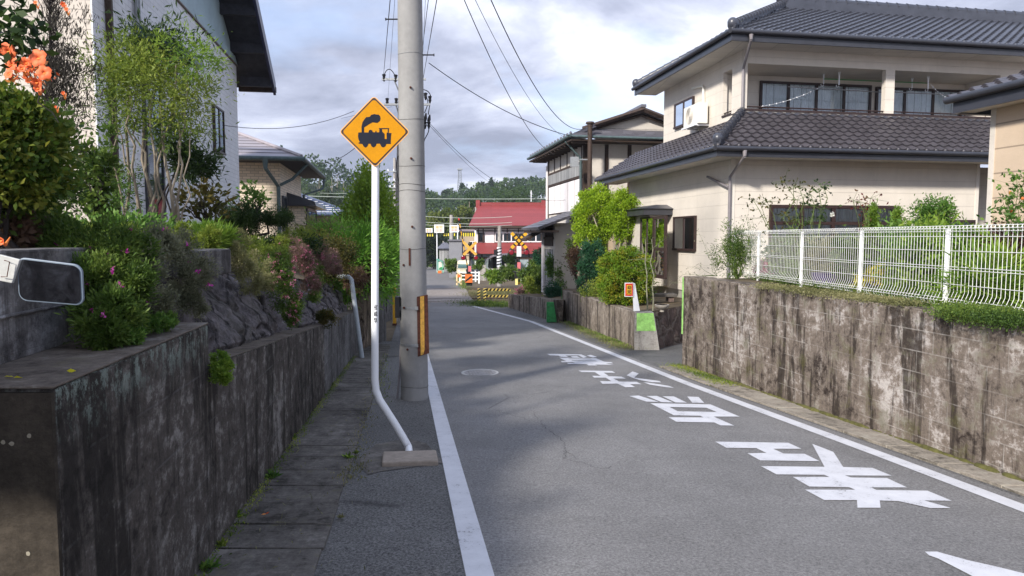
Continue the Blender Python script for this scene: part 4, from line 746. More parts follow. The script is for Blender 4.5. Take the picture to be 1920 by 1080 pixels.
mb = MB().add([BW(.4, .25, zg0 + .4), BW(apk * 2 - .2, .25, zg0 + .4), BW(apk, .25, zpk - .12)], [(0, 1, 2)]); build('gable', mb, M['plaster'], b2)
mb = MB(); 
for sg in (1, -1): mb.tube([BW(apk - sg * .0, -.12, zpk - .05), BW(apk - sg * (apk + .1), -.12, zg0 + .35)], .09, 4); mb.tube([BW(apk, .1, zpk - .22), BW(apk - sg * (apk - .5), .1, zg0 + .45)], .06, 4)
build('barge_board', mb, M['woodk'], rf)
mb = MB(); mb.box(B2, apk - .1, apk + .1, -.15, e1, zpk + .04, zpk + .14)
for j in range(7): y_ = -o_ + j * .19; mb.box(B2, -o_ + j * .17, 9, y_, y_ + .015, zg0 + .06 + j * .075, zg0 + .085 + j * .075)
for i in range(16): b_ = -o_ + i * (e1 + o_) / 16; mb.ball(BW(-o_ - .02, b_, zg0 + .10), .05, .05, .07, 6, 4)
for x in (1135, 1175, 1217):
    s = B2.P(x, 262, -.3)[0]; mb.box(B2, s - .16, s + .16, -.45, -.35, zg0 + .16, zg0 + .24)
build('roof_trim', mb, M['slate'], rf)
mb = MB(); mb.box(B2, -o_, 0, -o_, e1, zg0 - .16, zg0 - .10); mb.box(B2, 0, 9, -o_, 0, zg0 - .16, zg0 - .10)
for i in range(14): b_ = -o_ + .1 + i * (e1 + .5) / 14; mb.box(B2, -o_ + .05, .0, b_, b_ + .06, zg0 - .24, zg0 - .16)
build('eave', mb, M['woodk'], rf)
mb = MB(); gutter(mb, BW(-o_ - .06, -o_ - .1, zg0), BW(-o_ - .06, e1, zg0), .06); gutter(mb, BW(-o_, -o_ - .06, zg0 - .02), BW(9, -o_ - .06, zg0 - .02), .05); mb.tube([BW(-o_ - .02, .0, zg0 - .1), BW(-.1, .15, zg0 - .7), BW(-.1, .1, .0)], .05, 8); build('gutter', mb, M['copper'], rf, smooth=True)
# lower storey reaching toward the street, with its own roof
lo = 1.15; zr_ = B2.L(1000, 431, -lo - .7)[1]; zr2 = zl - .02; lbe = B2.L(1018, 480, -lo)[0]; print('lower', zr_, zr2, lbe)
build('lower_wall', MB().box(B2, -lo, -.002, -.1, lbe, -.6, zr_ + .25), M['plaster'], b2)
mb = MB(); mb.hull([BW(-lo - .75, -.8, zr_), BW(-lo - .75, lbe + .5, zr_), BW(0, lbe + .5, zr2), BW(0, -.8, zr2)], [BW(-lo - .78, -.84, zr_ + .09), BW(-lo - .78, lbe + .55, zr_ + .09), BW(0, lbe + .5, zr2 + .09), BW(0, -.84, zr2 + .09)]); rf = build('lower_roof', mb, M['slate'], b2)
mb = MB()
for j in range(1, 8): t_ = j / 8; a_ = -(lo + .75) * (1 - t_); z_ = zr_ + .095 + (zr2 - zr_) * t_; mb.box(B2, a_, a_ + .02, -.84, lbe + .5, z_, z_ + .025)
build('roof_seam', mb, M['slate'], rf)
build('eave', MB().box(B2, -lo - .7, -lo, -.8, lbe + .4, zr_ - .1, zr_ - .03), M['woodk'], rf)
mb = MB(); zq = B2.L(1050, 447, -lo)[1]; zq2 = B2.L(1050, 462, -lo)[1]
for i in range(9): b_ = .1 + i * (lbe - .5) / 9; fbox(mb, B2, 'L', -lo, b_, b_ + .05, zq, zr_ + .2, .002, .03)
for i in range(26): b_ = .1 + i * (lbe - .5) / 26; fbox(mb, B2, 'L', -lo, b_, b_ + .06, zq2, zq, .002, .04)
fbox(mb, B2, 'L', -lo, 0, lbe - .3, zq - .04, zq + .04, .003, .05); build('lattice', mb, M['woodk'], b2)
mb = MB()
for i in range(5): b_ = .1 + i * (lbe - .5) / 5; fbox(mb, B2, 'L', -lo, b_ + .03, b_ + (lbe - .5) / 5 - .03, -.5, zq2 - .12, .004, .035)
build('shutter', mb, M['greyw'], b2); build('white_panel', (lambda m: (fbox(m, B2, 'L', -lo, lbe - .26, lbe + .01, -.5, zr_ - .1, .004, .06), m)[1])(MB()), M['plasterw'], b2)
mb = MB(); q_ = B2.L(1004, 447, -lo - .5); mb.hull([BW(-lo - .75, lbe - .35, q_[1] - .12), BW(-lo - .75, lbe + .6, q_[1] - .12), BW(-lo, lbe + .6, q_[1] + .3), BW(-lo, lbe - .35, q_[1] + .3)], [BW(-lo - .75, lbe - .35, q_[1]), BW(-lo - .75, lbe + .6, q_[1]), BW(-lo, lbe + .6, q_[1] + .42), BW(-lo, lbe - .35, q_[1] + .42)]); build('small_eave', mb, M['woodk'], b2)
# stove pipe beside it
p = at(1105, 400, 25.2); cz0 = at(1105, 236, 25.2)[2]; ch = thing('chimney_pipe', 'tall dark metal flue pipe in front of the old plaster house', 'chimney', [p[0], p[1], -.4])
build('flue', MB().tube([[p[0], p[1], -.4], [p[0], p[1], cz0]], [.085, .085], 14), M['woodk'], ch, smooth=True); build('cap', MB().tube([[p[0], p[1], cz0 - .02], [p[0], p[1], cz0 + .06], [p[0], p[1], cz0 + .07], [p[0], p[1], cz0 + .14]], [.10, .10, .16, .14], 14), M['woodk'], ch)
mb = MB(); mb.tube([[p[0] - .5, p[1], cz0 - 1.2], [p[0] + .0, p[1], cz0 - 1.2]], .03, 6); mb.box(Fr(p[0], p[1], 0), -.7, -.4, -.05, .05, cz0 - 1.45, cz0 - 1.1); build('bracket', mb, M['steel'], ch)
# ------------------------------------------------------------------ red roofed house beyond the railway
Y0 = 66.; RH = Fr(*at(893, 500, Y0)[:2], .03); RW = RH.W; rh = thing('house', 'two-storey house with a red upper roof and red lower roof beyond the railway', 'house', RW(5, 3, prof(70)))
P_ = lambda x, y, b=0.: RH.P(x, y, b); a_r = P_(1075, 450)[0]; zu0, zu1 = P_(900, 456)[1], P_(900, 424)[1]; zl1 = P_(900, 478)[1]
build('wall', MB().box(RH, .0, a_r, 0, 8, prof(68) - .3, zu1), M['plasterw'], rh)
mb = MB()
for x in (897, 906, 928, 951, 972, 995, 1015): s = P_(x, 440)[0]; fbox(mb, RH, 'F', 0, s - .05, s + .05, zu0, zu1 - .1, .003, .05)
fbox(mb, RH, 'F', 0, 0, a_r, P_(950, 433)[1] - .05, P_(950, 433)[1] + .05, .003, .05); fbox(mb, RH, 'F', 0, 0, a_r, zu1 - .25, zu1, .003, .1); build('timber_frame', mb, M['woodk'], rh)
s0, s1 = P_(928, 440)[0], P_(1020, 440)[0]; win(rh, RH, 'F', 0, s0, s1, zu0 + .1, P_(950, 436)[1], 6, fm='plasterw', cm='greycurtain', fw=.08)
s0, s1 = P_(896, 440)[0], P_(904, 440)[0]; win(rh, RH, 'F', 0, .15, .8, zu0 + .1, P_(950, 436)[1], 1, fm='brown', cm=None, fw=.08)
zE_ = P_(893, 423, -1.)[1]; zR_ = P_(950, 385, 3.5)[1]; zK = P_(950, 412, 0)[1]; al, ar_ = P_(879, 423, -1.)[0], a_r + 1.2; r0, r1 = P_(898, 384, 3.5)[0], P_(1017, 384, 3.5)[0]
mb = MB(); prf = [(-1.0, zE_), (.4, zE_ + (zR_ - zE_) * .30), (2.0, zE_ + (zR_ - zE_) * .66), (3.5, zR_)]; xl = [al, (al + r0) / 2 + .35, r0 - .35, r0 - .0]; xr = [ar_, r1 + .8, r1 + .7, r1 + .1]
vs = []; 
for (b_, z_), x0_, x1_ in zip(prf, xl, xr): vs += [RW(x0_, b_, z_), RW(x1_, b_, z_)]
for (b_, z_), x0_, x1_ in list(zip(prf, xl, xr))[::-1][1:]: vs += [RW(x0_, 7 - b_, z_), RW(x1_, 7 - b_, z_)]
mb.add(vs, [(2 * i, 2 * i + 1, 2 * i + 3, 2 * i + 2) for i in range(6)] + [(0, 2, 4, 6, 8, 10, 12)[::-1], (1, 3, 5, 7, 9, 11, 13)]); ur_ = build('upper_roof', mb, M['redroof'], rh)
mb = MB(); mb.box(RH, r0 - .15, r1 + .15, 3.35, 3.65, zR_ - .05, zR_ + .28); mb.box(RH, r0 - .3, r0 + .1, 3.2, 3.8, zR_ - .3, zR_ + .5); mb.box(RH, r1 - .1, r1 + .3, 3.2, 3.8, zR_ - .3, zR_ + .5); build('ridge', mb, M['redroof'], ur_)
build('eave', MB().box(RH, al + .1, ar_ - .1, -.95, 8, zE_ - .22, zE_ - .03), M['woodk'], ur_)
zm_ = P_(880, 476, -1.8)[1]; mb = MB(); a5 = P_(866, 476, -1.8)[0]; mb.hull([RW(a5, -1.8, zm_), RW(a_r + 1, -1.8, zm_), RW(a_r + 1, 0, zm_), RW(-.2, 0, zm_)], [RW(a5, -1.8, zm_ + .1), RW(a_r + 1, -1.8, zm_ + .1), RW(a_r + 1, 0, zu0 + .05), RW(P_(893, 455)[0], 0, zu0 + .05)]); mb.hull([RW(a5, -1.8, zm_), RW(0, -.2, zm_), RW(0, 6, zm_), RW(a5, 6, zm_)], [RW(a5, -1.79, zm_ + .1), RW(0, -.1, zu0), RW(0, 6, zu0), RW(a5, 6, zm_ + .1)]); build('lower_roof', mb, M['redroof'], rh)
mb = MB(); mb.box(RH, -.6, a_r, -1.2, -.003, prof(68), zm_ + .0); build('veranda', mb, M['greycurtain'], rh); 
mb = MB(); [mb.box(RH, a, a + .12, -1.26, -1.203, prof(68), zm_) for a in np.arange(-.6, a_r, 1.1)]; mb.box(RH, -.6, a_r, -1.27, -1.2, zm_ - .5, zm_ - .3); build('veranda_post', mb, M['woodk'], rh)
# carport in front
cp_ = at(915, 500, 60.); CF = Fr(cp_[0], cp_[1], .03); ct = thing('carport', 'dark arched carport in front of the red roofed house', 'carport', CF.W(2, 1, prof(60)))
z0 = prof(60); z1 = at(930, 478, 60)[2]; x1_ = (at(953, 480, 60) - cp_)[0]
mb = MB(); 
for a in (.1, x1_ / 2, x1_): [mb.box(CF, a - .07, a + .07, b, b + .14, z0, z1 - .2) for b in (0, 3.5)]
build('post', mb, M['black'], ct); mb = MB(); an = np.linspace(0, math.pi / 2, 8); rad = 1.3
pr = [(rad - rad * math.cos(q), z1 - rad * .7 + rad * .7 * math.sin(q)) for q in an] + [(x1_ + .6, z1 + .1)]; vs = []
for a, z in pr: vs += [CF.W(a - .3, -.4, z), CF.W(a - .3, 4.5, z), CF.W(a - .3, -.4, z - .08), CF.W(a - .3, 4.5, z - .08)]
mb.add(vs, [f for i in range(len(pr) - 1) for f in ((4 * i, 4 * i + 4, 4 * i + 5, 4 * i + 1), (4 * i + 2, 4 * i + 3, 4 * i + 7, 4 * i + 6), (4 * i, 4 * i + 2, 4 * i + 6, 4 * i + 4))]); build('roof', mb, M['slate'], ct, smooth=True)
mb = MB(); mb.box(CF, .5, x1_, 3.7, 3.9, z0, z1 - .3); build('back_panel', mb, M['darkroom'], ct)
# boundary wall and gate posts of the red house
mb = MB(); bw_ = at(900, 520, 56.); BF = Fr(bw_[0], bw_[1], .03); gw = thing('block_wall', 'low grey block wall with a gate post in front of the red roofed house', 'wall', BF.W(0, 0, prof(56)))
build('panel', MB().box(BF, 0, 2.0, 0, .15, prof(56) - .1, prof(56) + .95).box(BF, 2.9, 9, 0, .15, prof(56) - .1, prof(56) + .8), M['conc'], gw); build('gate_post', MB().box(BF, 2.0, 2.35, -.05, .25, prof(56) - .1, prof(56) + 1.35).box(BF, .2, .5, -.05, .2, prof(56) - .1, prof(56) + 1.25), M['conc'], gw)
# tan shed with a rust-brown roof, grey blocks behind the gantry
def shed(px0, px1, pyr, pye, pyb, Y, wm, rm, label, dep=4, pitch=.6):
    a = at(px0, pyb, Y); b = at(px1, pyb, Y); ze = at(px0, pye, Y)[2]; zr_ = at(px0, pyr, Y + dep / 2)[2]; z0 = prof(Y) - .2; f = Fr(a[0], Y, .03); Lx = b[0] - a[0]; o = thing('house', label, 'house', f.W(Lx / 2, dep / 2, z0))
    build('wall', MB().box(f, 0, Lx, 0, dep, z0, ze), wm, o)
    ov = .35; mb = MB(); mb.hull([f.W(-ov, -ov, ze), f.W(Lx + ov, -ov, ze), f.W(Lx + ov, dep + ov, ze), f.W(-ov, dep + ov, ze)], [f.W(pitch, dep / 2 - .05, zr_), f.W(Lx - pitch, dep / 2 - .05, zr_), f.W(Lx - pitch, dep / 2 + .05, zr_), f.W(pitch, dep / 2 + .05, zr_)]); r = build('roof', mb, rm, o)
    mb = MB(); mb.box(f, -ov - .03, Lx + ov, -ov - .05, -ov + .02, ze - .12, ze + .02); build('fascia', mb, M['gutterdk'], r); return o, f, Lx, ze
sh, f_, L_, z_ = shed(862, 893, 430, 434, 480, 78, M['tan'], plain('brown_metal_roof', (.28, .20, .17), .6, .2, 3), 'tan two-storey building seen between the striped beam and the red house', 5, 0)
win(sh, f_, 'F', 0, L_ * .62, L_ * .95, z_ - 1.9, z_ - 1.1, 2, fm='plasterw', cm='greycurtain', fw=.06)
o = at(842, 480, 62.); f_ = Fr(o[0], 62., .03); gb = thing('house', 'plain grey windowless shed beside the pale concrete pole, beyond the crossing', 'shed', f_.W(1.3, 1, prof(62)))
w_ = (at(866, 480, 62) - o)[0]; build('wall', MB().box(f_, 0, w_, 0, 3, prof(62), at(850, 452, 62)[2]), plain('grey_shed', (.21, .21, .23), .7, .06, 2), gb); build('roof', MB().box(f_, -.1, w_ + .1, -.15, 3.1, at(850, 452, 62)[2], at(850, 449, 62)[2]), M['slate'], gb)
o = at(824, 500, 90.); f_ = Fr(o[0], 90., .03); gb = thing('house', 'small distant house with a low pale grey roof behind the gantry', 'house', f_.W(1.3, 1, prof(90)))
w_ = (at(842, 480, 90) - o)[0]; zt_ = at(850, 466, 90)[2]; build('wall', MB().box(f_, 0, w_, 0, 4, prof(90), zt_), M['greyw'], gb); build('roof', MB().hull([f_.W(-.4, -.4, zt_), f_.W(w_ + .4, -.4, zt_), f_.W(w_ + .4, 4.4, zt_), f_.W(-.4, 4.4, zt_)], [f_.W(.4, 2, zt_ + .8), f_.W(w_ - .4, 2, zt_ + .8), f_.W(w_ - .4, 2.1, zt_ + .8), f_.W(.4, 2.1, zt_ + .8)]), M['slate'], gb)
# ------------------------------------------------------------------ left house 1
L1 = Fr(*at(190, 417, 10.0)[:2], .173); lh = thing('house', 'tall white tiled house with a dark gable eave at the upper left', 'house', L1.W(-3, 4, 1.7)); LW = L1.W
bE = L1.L(445, 200)[0]; zb0 = at(190, 417, 10)[2]; zc1 = L1.L(443, 121)[1]; print('left house', L1.o, bE, zb0, zc1)
bo = (bE) / 2; rp = .62
mb = MB(); mb.box(L1, -2.4, -.02, .02, bE, zb0, zc1); build('wall', mb, M['creamtile'], lh, label='cream tiled front wall facing the camera')
build('side_wall', MB().box(L1, -.018, .0, -.0, bE, zb0, zc1), M['whitetile'], lh, label='white tiled side wall facing the road, bluish shade put into its colour')
build('foundation', MB().box(L1, -2.4, -.03, .04, bE - .03, zb0 - .6, zb0 - .001), M['conc'], lh)
build('gable', MB().hull([LW(-.0, 0, zc1 + .16), LW(0, bE, zc1 + .16), LW(0, bo, zc1 + bo * rp)], [LW(-.2, 0, zc1 + .16), LW(-.2, bE, zc1 + .16), LW(-.2, bo, zc1 + bo * rp)]), M['paleblue'], lh)
build('belt_board', MB().box(L1, -.02, .03, -.02, bE + .01, zc1 - .02, zc1 + .16), M['paleblue'], lh)
build('belt_trim', MB().box(L1, -.02, .04, -.02, bE + .01, zc1 - .05, zc1 - .02), plain('brown_trim', (.16, .12, .11), .7, .1, 4), lh)
mb = MB(); ov = .85; oe = .75; zt2 = lambda b: zc1 + (bo - abs(b - bo)) * rp
for s_ in (0, 1):
    b0_, b1_ = (-oe, bo) if s_ == 0 else (bE + oe, bo); mb.hull([LW(-3.0, b0_, zt2(b0_)), LW(ov, b0_, zt2(b0_)), LW(ov, b1_, zt2(b1_)), LW(-3.0, b1_, zt2(b1_))], [LW(-3.0, b0_, zt2(b0_) + .16), LW(ov, b0_, zt2(b0_) + .16), LW(ov, b1_, zt2(b1_) + .16), LW(-3.0, b1_, zt2(b1_) + .16)])
rf = build('roof', mb, M['eavedk'], lh)
mb = MB()
for s_ in (0, 1):
    b0_, b1_ = (-oe - .05, bo) if s_ == 0 else (bE + oe + .05, bo); mb.hull([LW(ov - .02, b0_, zt2(b0_) - .14), LW(ov + .05, b0_, zt2(b0_) - .14), LW(ov + .05, b1_, zt2(b1_) - .14), LW(ov - .02, b1_, zt2(b1_) - .14)], [LW(ov - .02, b0_, zt2(b0_) + .2), LW(ov + .05, b0_, zt2(b0_) + .2), LW(ov + .05, b1_, zt2(b1_) + .2), LW(ov - .02, b1_, zt2(b1_) + .2)])
build('barge_board', mb, plain('navy_barge', (.035, .04, .09), .4, .15, 4), rf)
mb = MB()
for b_ in np.arange(.35, bE + .6, 1.05): build('rafter', MB().box(L1, .0, ov - .02, b_ - .06, b_ + .06, zt2(b_) - .22, zt2(b_) + .04), M['eavedk'], rf)
for a_ in (): 
    mb.hull([LW(a_, bo, zt2(bo) - .09), LW(a_ + .05, bo, zt2(bo) - .09), LW(a_ + .05, bE + oe, zt2(bE + oe) - .09), LW(a_, bE + oe, zt2(bE + oe) - .09)], [LW(a_, bo, zt2(bo) + .02), LW(a_ + .05, bo, zt2(bo) + .02), LW(a_ + .05, bE + oe, zt2(bE + oe) + .02), LW(a_, bE + oe, zt2(bE + oe) + .02)])
mb.box(L1, -.1, ov + .06, bE + oe - .04, bE + oe + .08, zt2(bE + oe) - .10, zt2(bE + oe) + .05); build('purlin', mb, M['woodk'], rf)
s0, z1 = L1.L(397, 195); s1, _ = L1.L(415, 200); z0 = L1.L(406, 286)[1]; win(lh, L1, 'R', 0, s0, s1, z0, z1, 2, fm='brown', fw=.04, cm='curtain', cov=.55)
pb = L1.L(201, 100)[0]; build('downpipe', MB().box(L1, .01, .09, pb - .035, pb + .04, zb0 - .1, zc1 + 1.2), M['woodk'], lh)
pb = L1.L(250, 30)[0]; mb = MB().tube([LW(.05, pb, zc1 - .3), LW(.05, pb, zb0 + 2.4)], .035, 8); mb.tube([LW(.05, pb + .15, zc1 - .3), LW(.05, pb + .15, zb0 + 2.4)], .015, 6); build('conduit', mb, M['steel'], lh)
q0, q1 = L1.L(252, 45)[0], L1.L(300, 80)[0]; zz = L1.L(262, 52)[1]; mb = MB(); mb.hull([LW(0, q0, zz - .25), LW(.75, q0, zz - .45), LW(.75, q1, zz - .45), LW(0, q1, zz - .25)], [LW(0, q0, zz), LW(.75, q0, zz - .32), LW(.75, q1, zz - .32), LW(0, q1, zz)]); build('canopy', mb, plain('blue_canopy', (.05, .09, .15), .4, .15, 4), lh)
win(lh, L1, 'R', 0, q0 + .2, q1 - .2, zb0 + .1, zz - .6, 1, fm='gutterdk', cm=None, fw=.06, name='door')
# ------------------------------------------------------------------ left house 2 with brick siding
L2 = Fr(*at(527, 400, 22.0)[:2], .173); l2 = thing('house', 'single-storey house with fine brick siding and a verdigris gutter, left background', 'house', L2.W(-3, 3, .3)); W2 = L2.W
b2e = L2.L(565, 380)[0]; zw = L2.P(500, 300)[1]; oc = .75; zE2 = at(560, 300, 21.2)[2]; print('L2', b2e, zw, zE2)
build('wall', MB().box(L2, -9, 0, 0, b2e, .2, zE2 + .0), M['brickw'], l2); 
mb = MB(); rz = 2.1; rn = 4.5
def hiproof(fr, a0, a1, b0, b1, z, rise, th=.06):
    rn = min(a1 - a0, b1 - b0) / 2; zz = z + rn * rise
    if b1 - b0 < a1 - a0: t_ = [(a0 + rn, b0 + rn - .02), (a1 - rn, b0 + rn - .02), (a1 - rn, b0 + rn + .02), (a0 + rn, b0 + rn + .02)]
    else: t_ = [(a0 + rn - .02, b0 + rn), (a0 + rn + .02, b0 + rn), (a0 + rn + .02, b1 - rn), (a0 + rn - .02, b1 - rn)]
    m = MB(); e = [(a0, b0), (a1, b0), (a1, b1), (a0, b1)]; m.hull([fr.W(a, b, z - th) for a, b in e], [fr.W(a, b, z) for a, b in e]); m.hull([fr.W(a, b, z) for a, b in e], [fr.W(a, b, zz) for a, b in t_]); s = MB()
    for i in range(1, int(rn / .3)): q = i * .3; zq = z + q * rise; s.box(fr, a0 + q, a1 - q, b0 + q, b0 + q + .02, zq - .01, zq + .022); s.box(fr, a1 - q - .02, a1 - q, b0 + q, b1 - q, zq - .01, zq + .022)
    r = MB(); c = fr.W(*t_[1], zz); [r.tube([fr.W(a, b, z + .02), fr.W(*t, zz + .03)], .06, 6) for (a, b), t in ((e[0], t_[0]), (e[1], t_[1]), (e[2], t_[2]))]; m.add(r.v, r.f); return m, s, MB()
m_, s_, r_ = hiproof(L2, -11, oc, -oc, b2e + oc, zE2 + .12, .42); rf = build('roof', m_, M['mauve'], l2); build('roof_seam', s_, M['slate'], rf); pass
mb = MB(); mb.box(L2, -10, oc, -oc, 0, zE2 - .0, zE2 + .05); mb.box(L2, 0, oc, 0, b2e + oc, zE2 - .0, zE2 + .05); build('soffit', mb, M['eavedk'], l2)
mb = MB(); gutter(mb, W2(-10, -oc - .06, zE2 + .05), W2(oc + .1, -oc - .06, zE2 + .05), .07); gutter(mb, W2(oc + .06, -oc - .1, zE2 + .05), W2(oc + .06, b2e + oc, zE2 + .05), .07)
mb.tube([W2(-.3, -oc - .06, zE2 + .05), W2(-.3, -oc - .06, zE2 - .25), W2(-.05, -.08, zE2 - .75), W2(-.05, -.08, .3)], [.1, .06, .06, .06], 8); mb.tube([W2(oc + .06, .2, zE2), W2(oc * .5, -.02, zE2 - .5), W2(.0, -.08, zE2 - .7)], .045, 8); mb.tube([W2(oc + .06, b2e + oc, zE2), W2(oc, b2e + oc, zE2 - .4), W2(.1, b2e, zE2 - .7), W2(.1, b2e, .3)], .05, 8); build('gutter', mb, M['copper'], l2, smooth=True)
s0 = L2.L(533, 400)[0]; win(l2, L2, 'R', 0, .15, .95, at(530, 440, 22)[2], at(530, 366, 22)[2], 1, fm='gutterdk', cm=None, fw=.06)
zc_ = at(545, 385, 23)[2]; build('bay', MB().box(L2, .003, .55, 1.5, b2e - .2, .3, zc_), M['brickw'], l2); mb = MB(); mb.hull([W2(-.0, 1.2, zc_), W2(.95, 1.2, zc_), W2(.95, b2e + .1, zc_), W2(0, b2e + .1, zc_)], [W2(0, 1.3, zc_ + .45), W2(.9, 1.25, zc_ + .15), W2(.9, b2e, zc_ + .15), W2(0, b2e, zc_ + .45)]); build('bay_roof', mb, M['gutterdk'], l2)
win(l2, L2, 'R', .55, 1.7, b2e - .4, .5, zc_ - .05, 2, fm='gutterdk', cm=None, fw=.08)
o = at(570, 402, 34.0); L3 = Fr(o[0], 34, .173); l3 = thing('house', 'low house with a glossy blue roof behind the brick-sided house', 'house', L3.W(0, 2, -.3)); zz = o[2]
w_ = (at(640, 402, 34) - o)[0]; build('wall', MB().box(L3, -6, w_, 0, 6, -1.2, zz), M['tan'], l3); m_, s_, r_ = hiproof(L3, -8, w_ + .6, -.7, 6.7, zz, .38); rf = build('roof', m_, M['blueroof'], l3); build('roof_seam', s_, M['white'], rf); pass
# ------------------------------------------------------------------ lettering
def text_faces(body, size):
    c = bpy.data.curves.new('text', 'FONT'); c.body = body; c.size = size; c.align_x = 'CENTER'; c.align_y = 'CENTER'; c.resolution_u = 3
    o = bpy.data.objects.new('text', c); COL.objects.link(o); bpy.context.view_layer.update(); e = o.evaluated_get(bpy.context.evaluated_depsgraph_get()); me = e.to_mesh()
    vs = [tuple(v.co) for v in me.vertices]; fs = [tuple(p.vertices) for p in me.polygons]; e.to_mesh_clear(); bpy.data.objects.remove(o); bpy.data.curves.remove(c); return vs, fs
def text_on(mb, body, size, O, ex, ez, bold=0.0, fit=None):
    vs, fs = text_faces(body, size); xs = [v[0] for v in vs]; ys = [v[1] for v in vs]; cx, cy = (min(xs) + max(xs)) / 2, (min(ys) + max(ys)) / 2; k = 1
    if fit: k = fit / (max(ys) - min(ys))
    n = np.cross(ex, ez)
    for dx, dz in ([(0, 0)] if not bold else [(0, 0), (bold, 0), (-bold, 0), (0, bold), (0, -bold)]):
        mb.add([np.array(O) + ex * ((v[0] - cx) * k + dx) + ez * ((v[1] - cy) * k + dz) + n * (dx + dz * 1.7) * .02 for v in vs], fs)
EX, EZ = np.array([1., 0, 0]), np.array([0, 0, 1.])
# ------------------------------------------------------------------ railway crossing warning sign
SY = 6.262; ft = G(768, 852); sg = thing('road_sign', 'orange diamond warning sign with a black steam locomotive on a bent white post', 'road sign', ft)
pp = [ft - [0, 0, .02], at(766, 838, SY), at(757, 822, SY), at(741, 795, SY), at(712, 750, SY), at(705, 732, SY), at(703, 712, SY), at(703, 560, SY), at(704, 330, SY), at(703.5, 225, SY)]
pts = []
for i in range(len(pp) - 1):
    for t_ in np.linspace(0, 1, 4)[:-1]: pts.append(pp[i] + (pp[i + 1] - pp[i]) * t_)
pts.append(pp[-1]); post = build('post', MB().tube(pts, .0335, 20), M['white'], sg, smooth=True)
mb = MB()
for i, ch_ in enumerate('宮城県'): 
    p = at(703.3, (576, 588.5, 600.5)[i], SY - .0345); vs, fs = text_faces(ch_, .06); xs = [v[0] for v in vs]; ys_ = [v[1] for v in vs]; cx, cy = (min(xs) + max(xs)) / 2, (min(ys_) + max(ys_)) / 2; k = .043 / (max(xs) - min(xs))
    for bd in (-.0006, .0006): mb.add([(pts[-8][0] * 0 + p[0] + .0345 * math.sin(((v[0] - cx) * k + bd) / .0345), SY - .0345 * math.cos(((v[0] - cx) * k + bd) / .0345) - .0012, p[2] + (v[1] - cy) * k) for v in vs], fs)
build('lettering', mb, M['black'], post)
ctr = (at(636, 247, SY - .05) + at(768, 247, SY - .05)) / 2; ctr[0] -= .0
hd = .5 * 132 / F * (SY - .05) * 1.0
def roundsq(r, cr, n=6):
    pts = []
    for k in range(4):
        a = math.pi / 2 * k; c = np.array([math.cos(a), math.sin(a)]) * (r - cr * math.sqrt(2))
        for i in range(n + 1): b = a - math.pi / 4 + math.pi / 2 * i / n; pts.append(c + cr * np.array([math.cos(b), math.sin(b)]))
    return pts
def plate(mb, pts, y0, y1, c=ctr): 
    return mb.hull([(c[0] + p[0], y1, c[2] + p[1]) for p in pts], [(c[0] + p[0], y0, c[2] + p[1]) for p in pts])
SP = plain('sign_orange', (.50, .215, .004), .6, .08, 5, bump=.05, spec=.1); SPe = plain('sign_edge', (.72, .36, .10), .5, .05, 6)
yb = SY - .045
fr2 = build('plate', plate(MB(), roundsq(hd, .035), yb, yb + .006), SPe, sg)
build('border', plate(MB(), roundsq(hd - .011, .022), yb - .0015, yb - .0003), plain('sign_black', (.025, .012, .010), .5, .1, 6), fr2)
build('face', plate(MB(), roundsq(hd - .030, .028), yb - .003, yb - .0018), SP, fr2)
S_ = .636 / 850 * (SY - .05) / SY * 1.0
def sp_(x, y): return (ctr[0] + (x - 521) * S_, ctr[2] - (y - 551) * S_)
loco = [(330,560),(368,558),(368,490),(380,440),(400,410),(425,380),(468,375),(485,352),(525,343),(545,348),(575,350),(592,370),(597,395),(588,425),(560,447),(535,445),(500,440),(470,455),(440,475),(400,500),(398,558),(450,560),(455,535),(475,527),(495,535),(500,555),(530,557),(535,540),(545,540),(546,557),(578,557),(580,520),(572,508),(698,508),(694,520),(690,565),(725,567),(718,600),(714,675),(716,695),(660,695),(652,720),(630,735),(605,730),(588,700),(582,690),(545,692),(535,718),(510,736),(485,725),(472,692),(448,692),(435,722),(412,738),(390,725),(375,695),(330,690),(328,682),(345,672),(330,640),(324,600)]
hole = [(612,520),(680,520),(678,560),(665,565),(665,636),(642,636),(642,575),(625,560),(614,550)]
for nm, e, yy_, mt in (('loco_outline', 5, .0036, SPe), ('locomotive', 0, .0046, plain('sign_navy', (.012, .015, .026), .6, .1, 8, spec=.1))):
    cx, cy = 521, 600; q = [(cx + (x - cx) * (1 + e / 200 * .35), cy + (y - cy) * (1 + e / 200 * .35)) for x, y in loco] if e else loco
    hs = [] if e else [[(sp_(x, y)[0], yb - yy_, sp_(x, y)[1]) for x, y in hole]]
    if e: continue
    mb = MB(); mb.poly([(sp_(x, y)[0], yb - yy_, sp_(x, y)[1]) for x, y in q], hs); build(nm, mb, mt, fr2, uv=False)
mb = MB(); [mb.box(WF, ft[0] * 0 + at(703.5, 250, SY)[0] - .06, at(703.5, 250, SY)[0] + .06, yb + .006, SY - .02, ctr[2] + dz - .015, ctr[2] + dz + .015) for dz in (.16, -.16)]; build('clamp', mb, M['steel'], sg)
c4 = [G(718, 855), G(818, 852), G(822, 872), G(716, 876)]
build('concrete_base', MB().hull([q - [0, 0, .05] for q in c4], [q + [0, 0, .045] for q in c4]), plain('sign_base_conc', (.29, .245, .205), .9, .2, 14, bump=1), sg, bevel=.015)
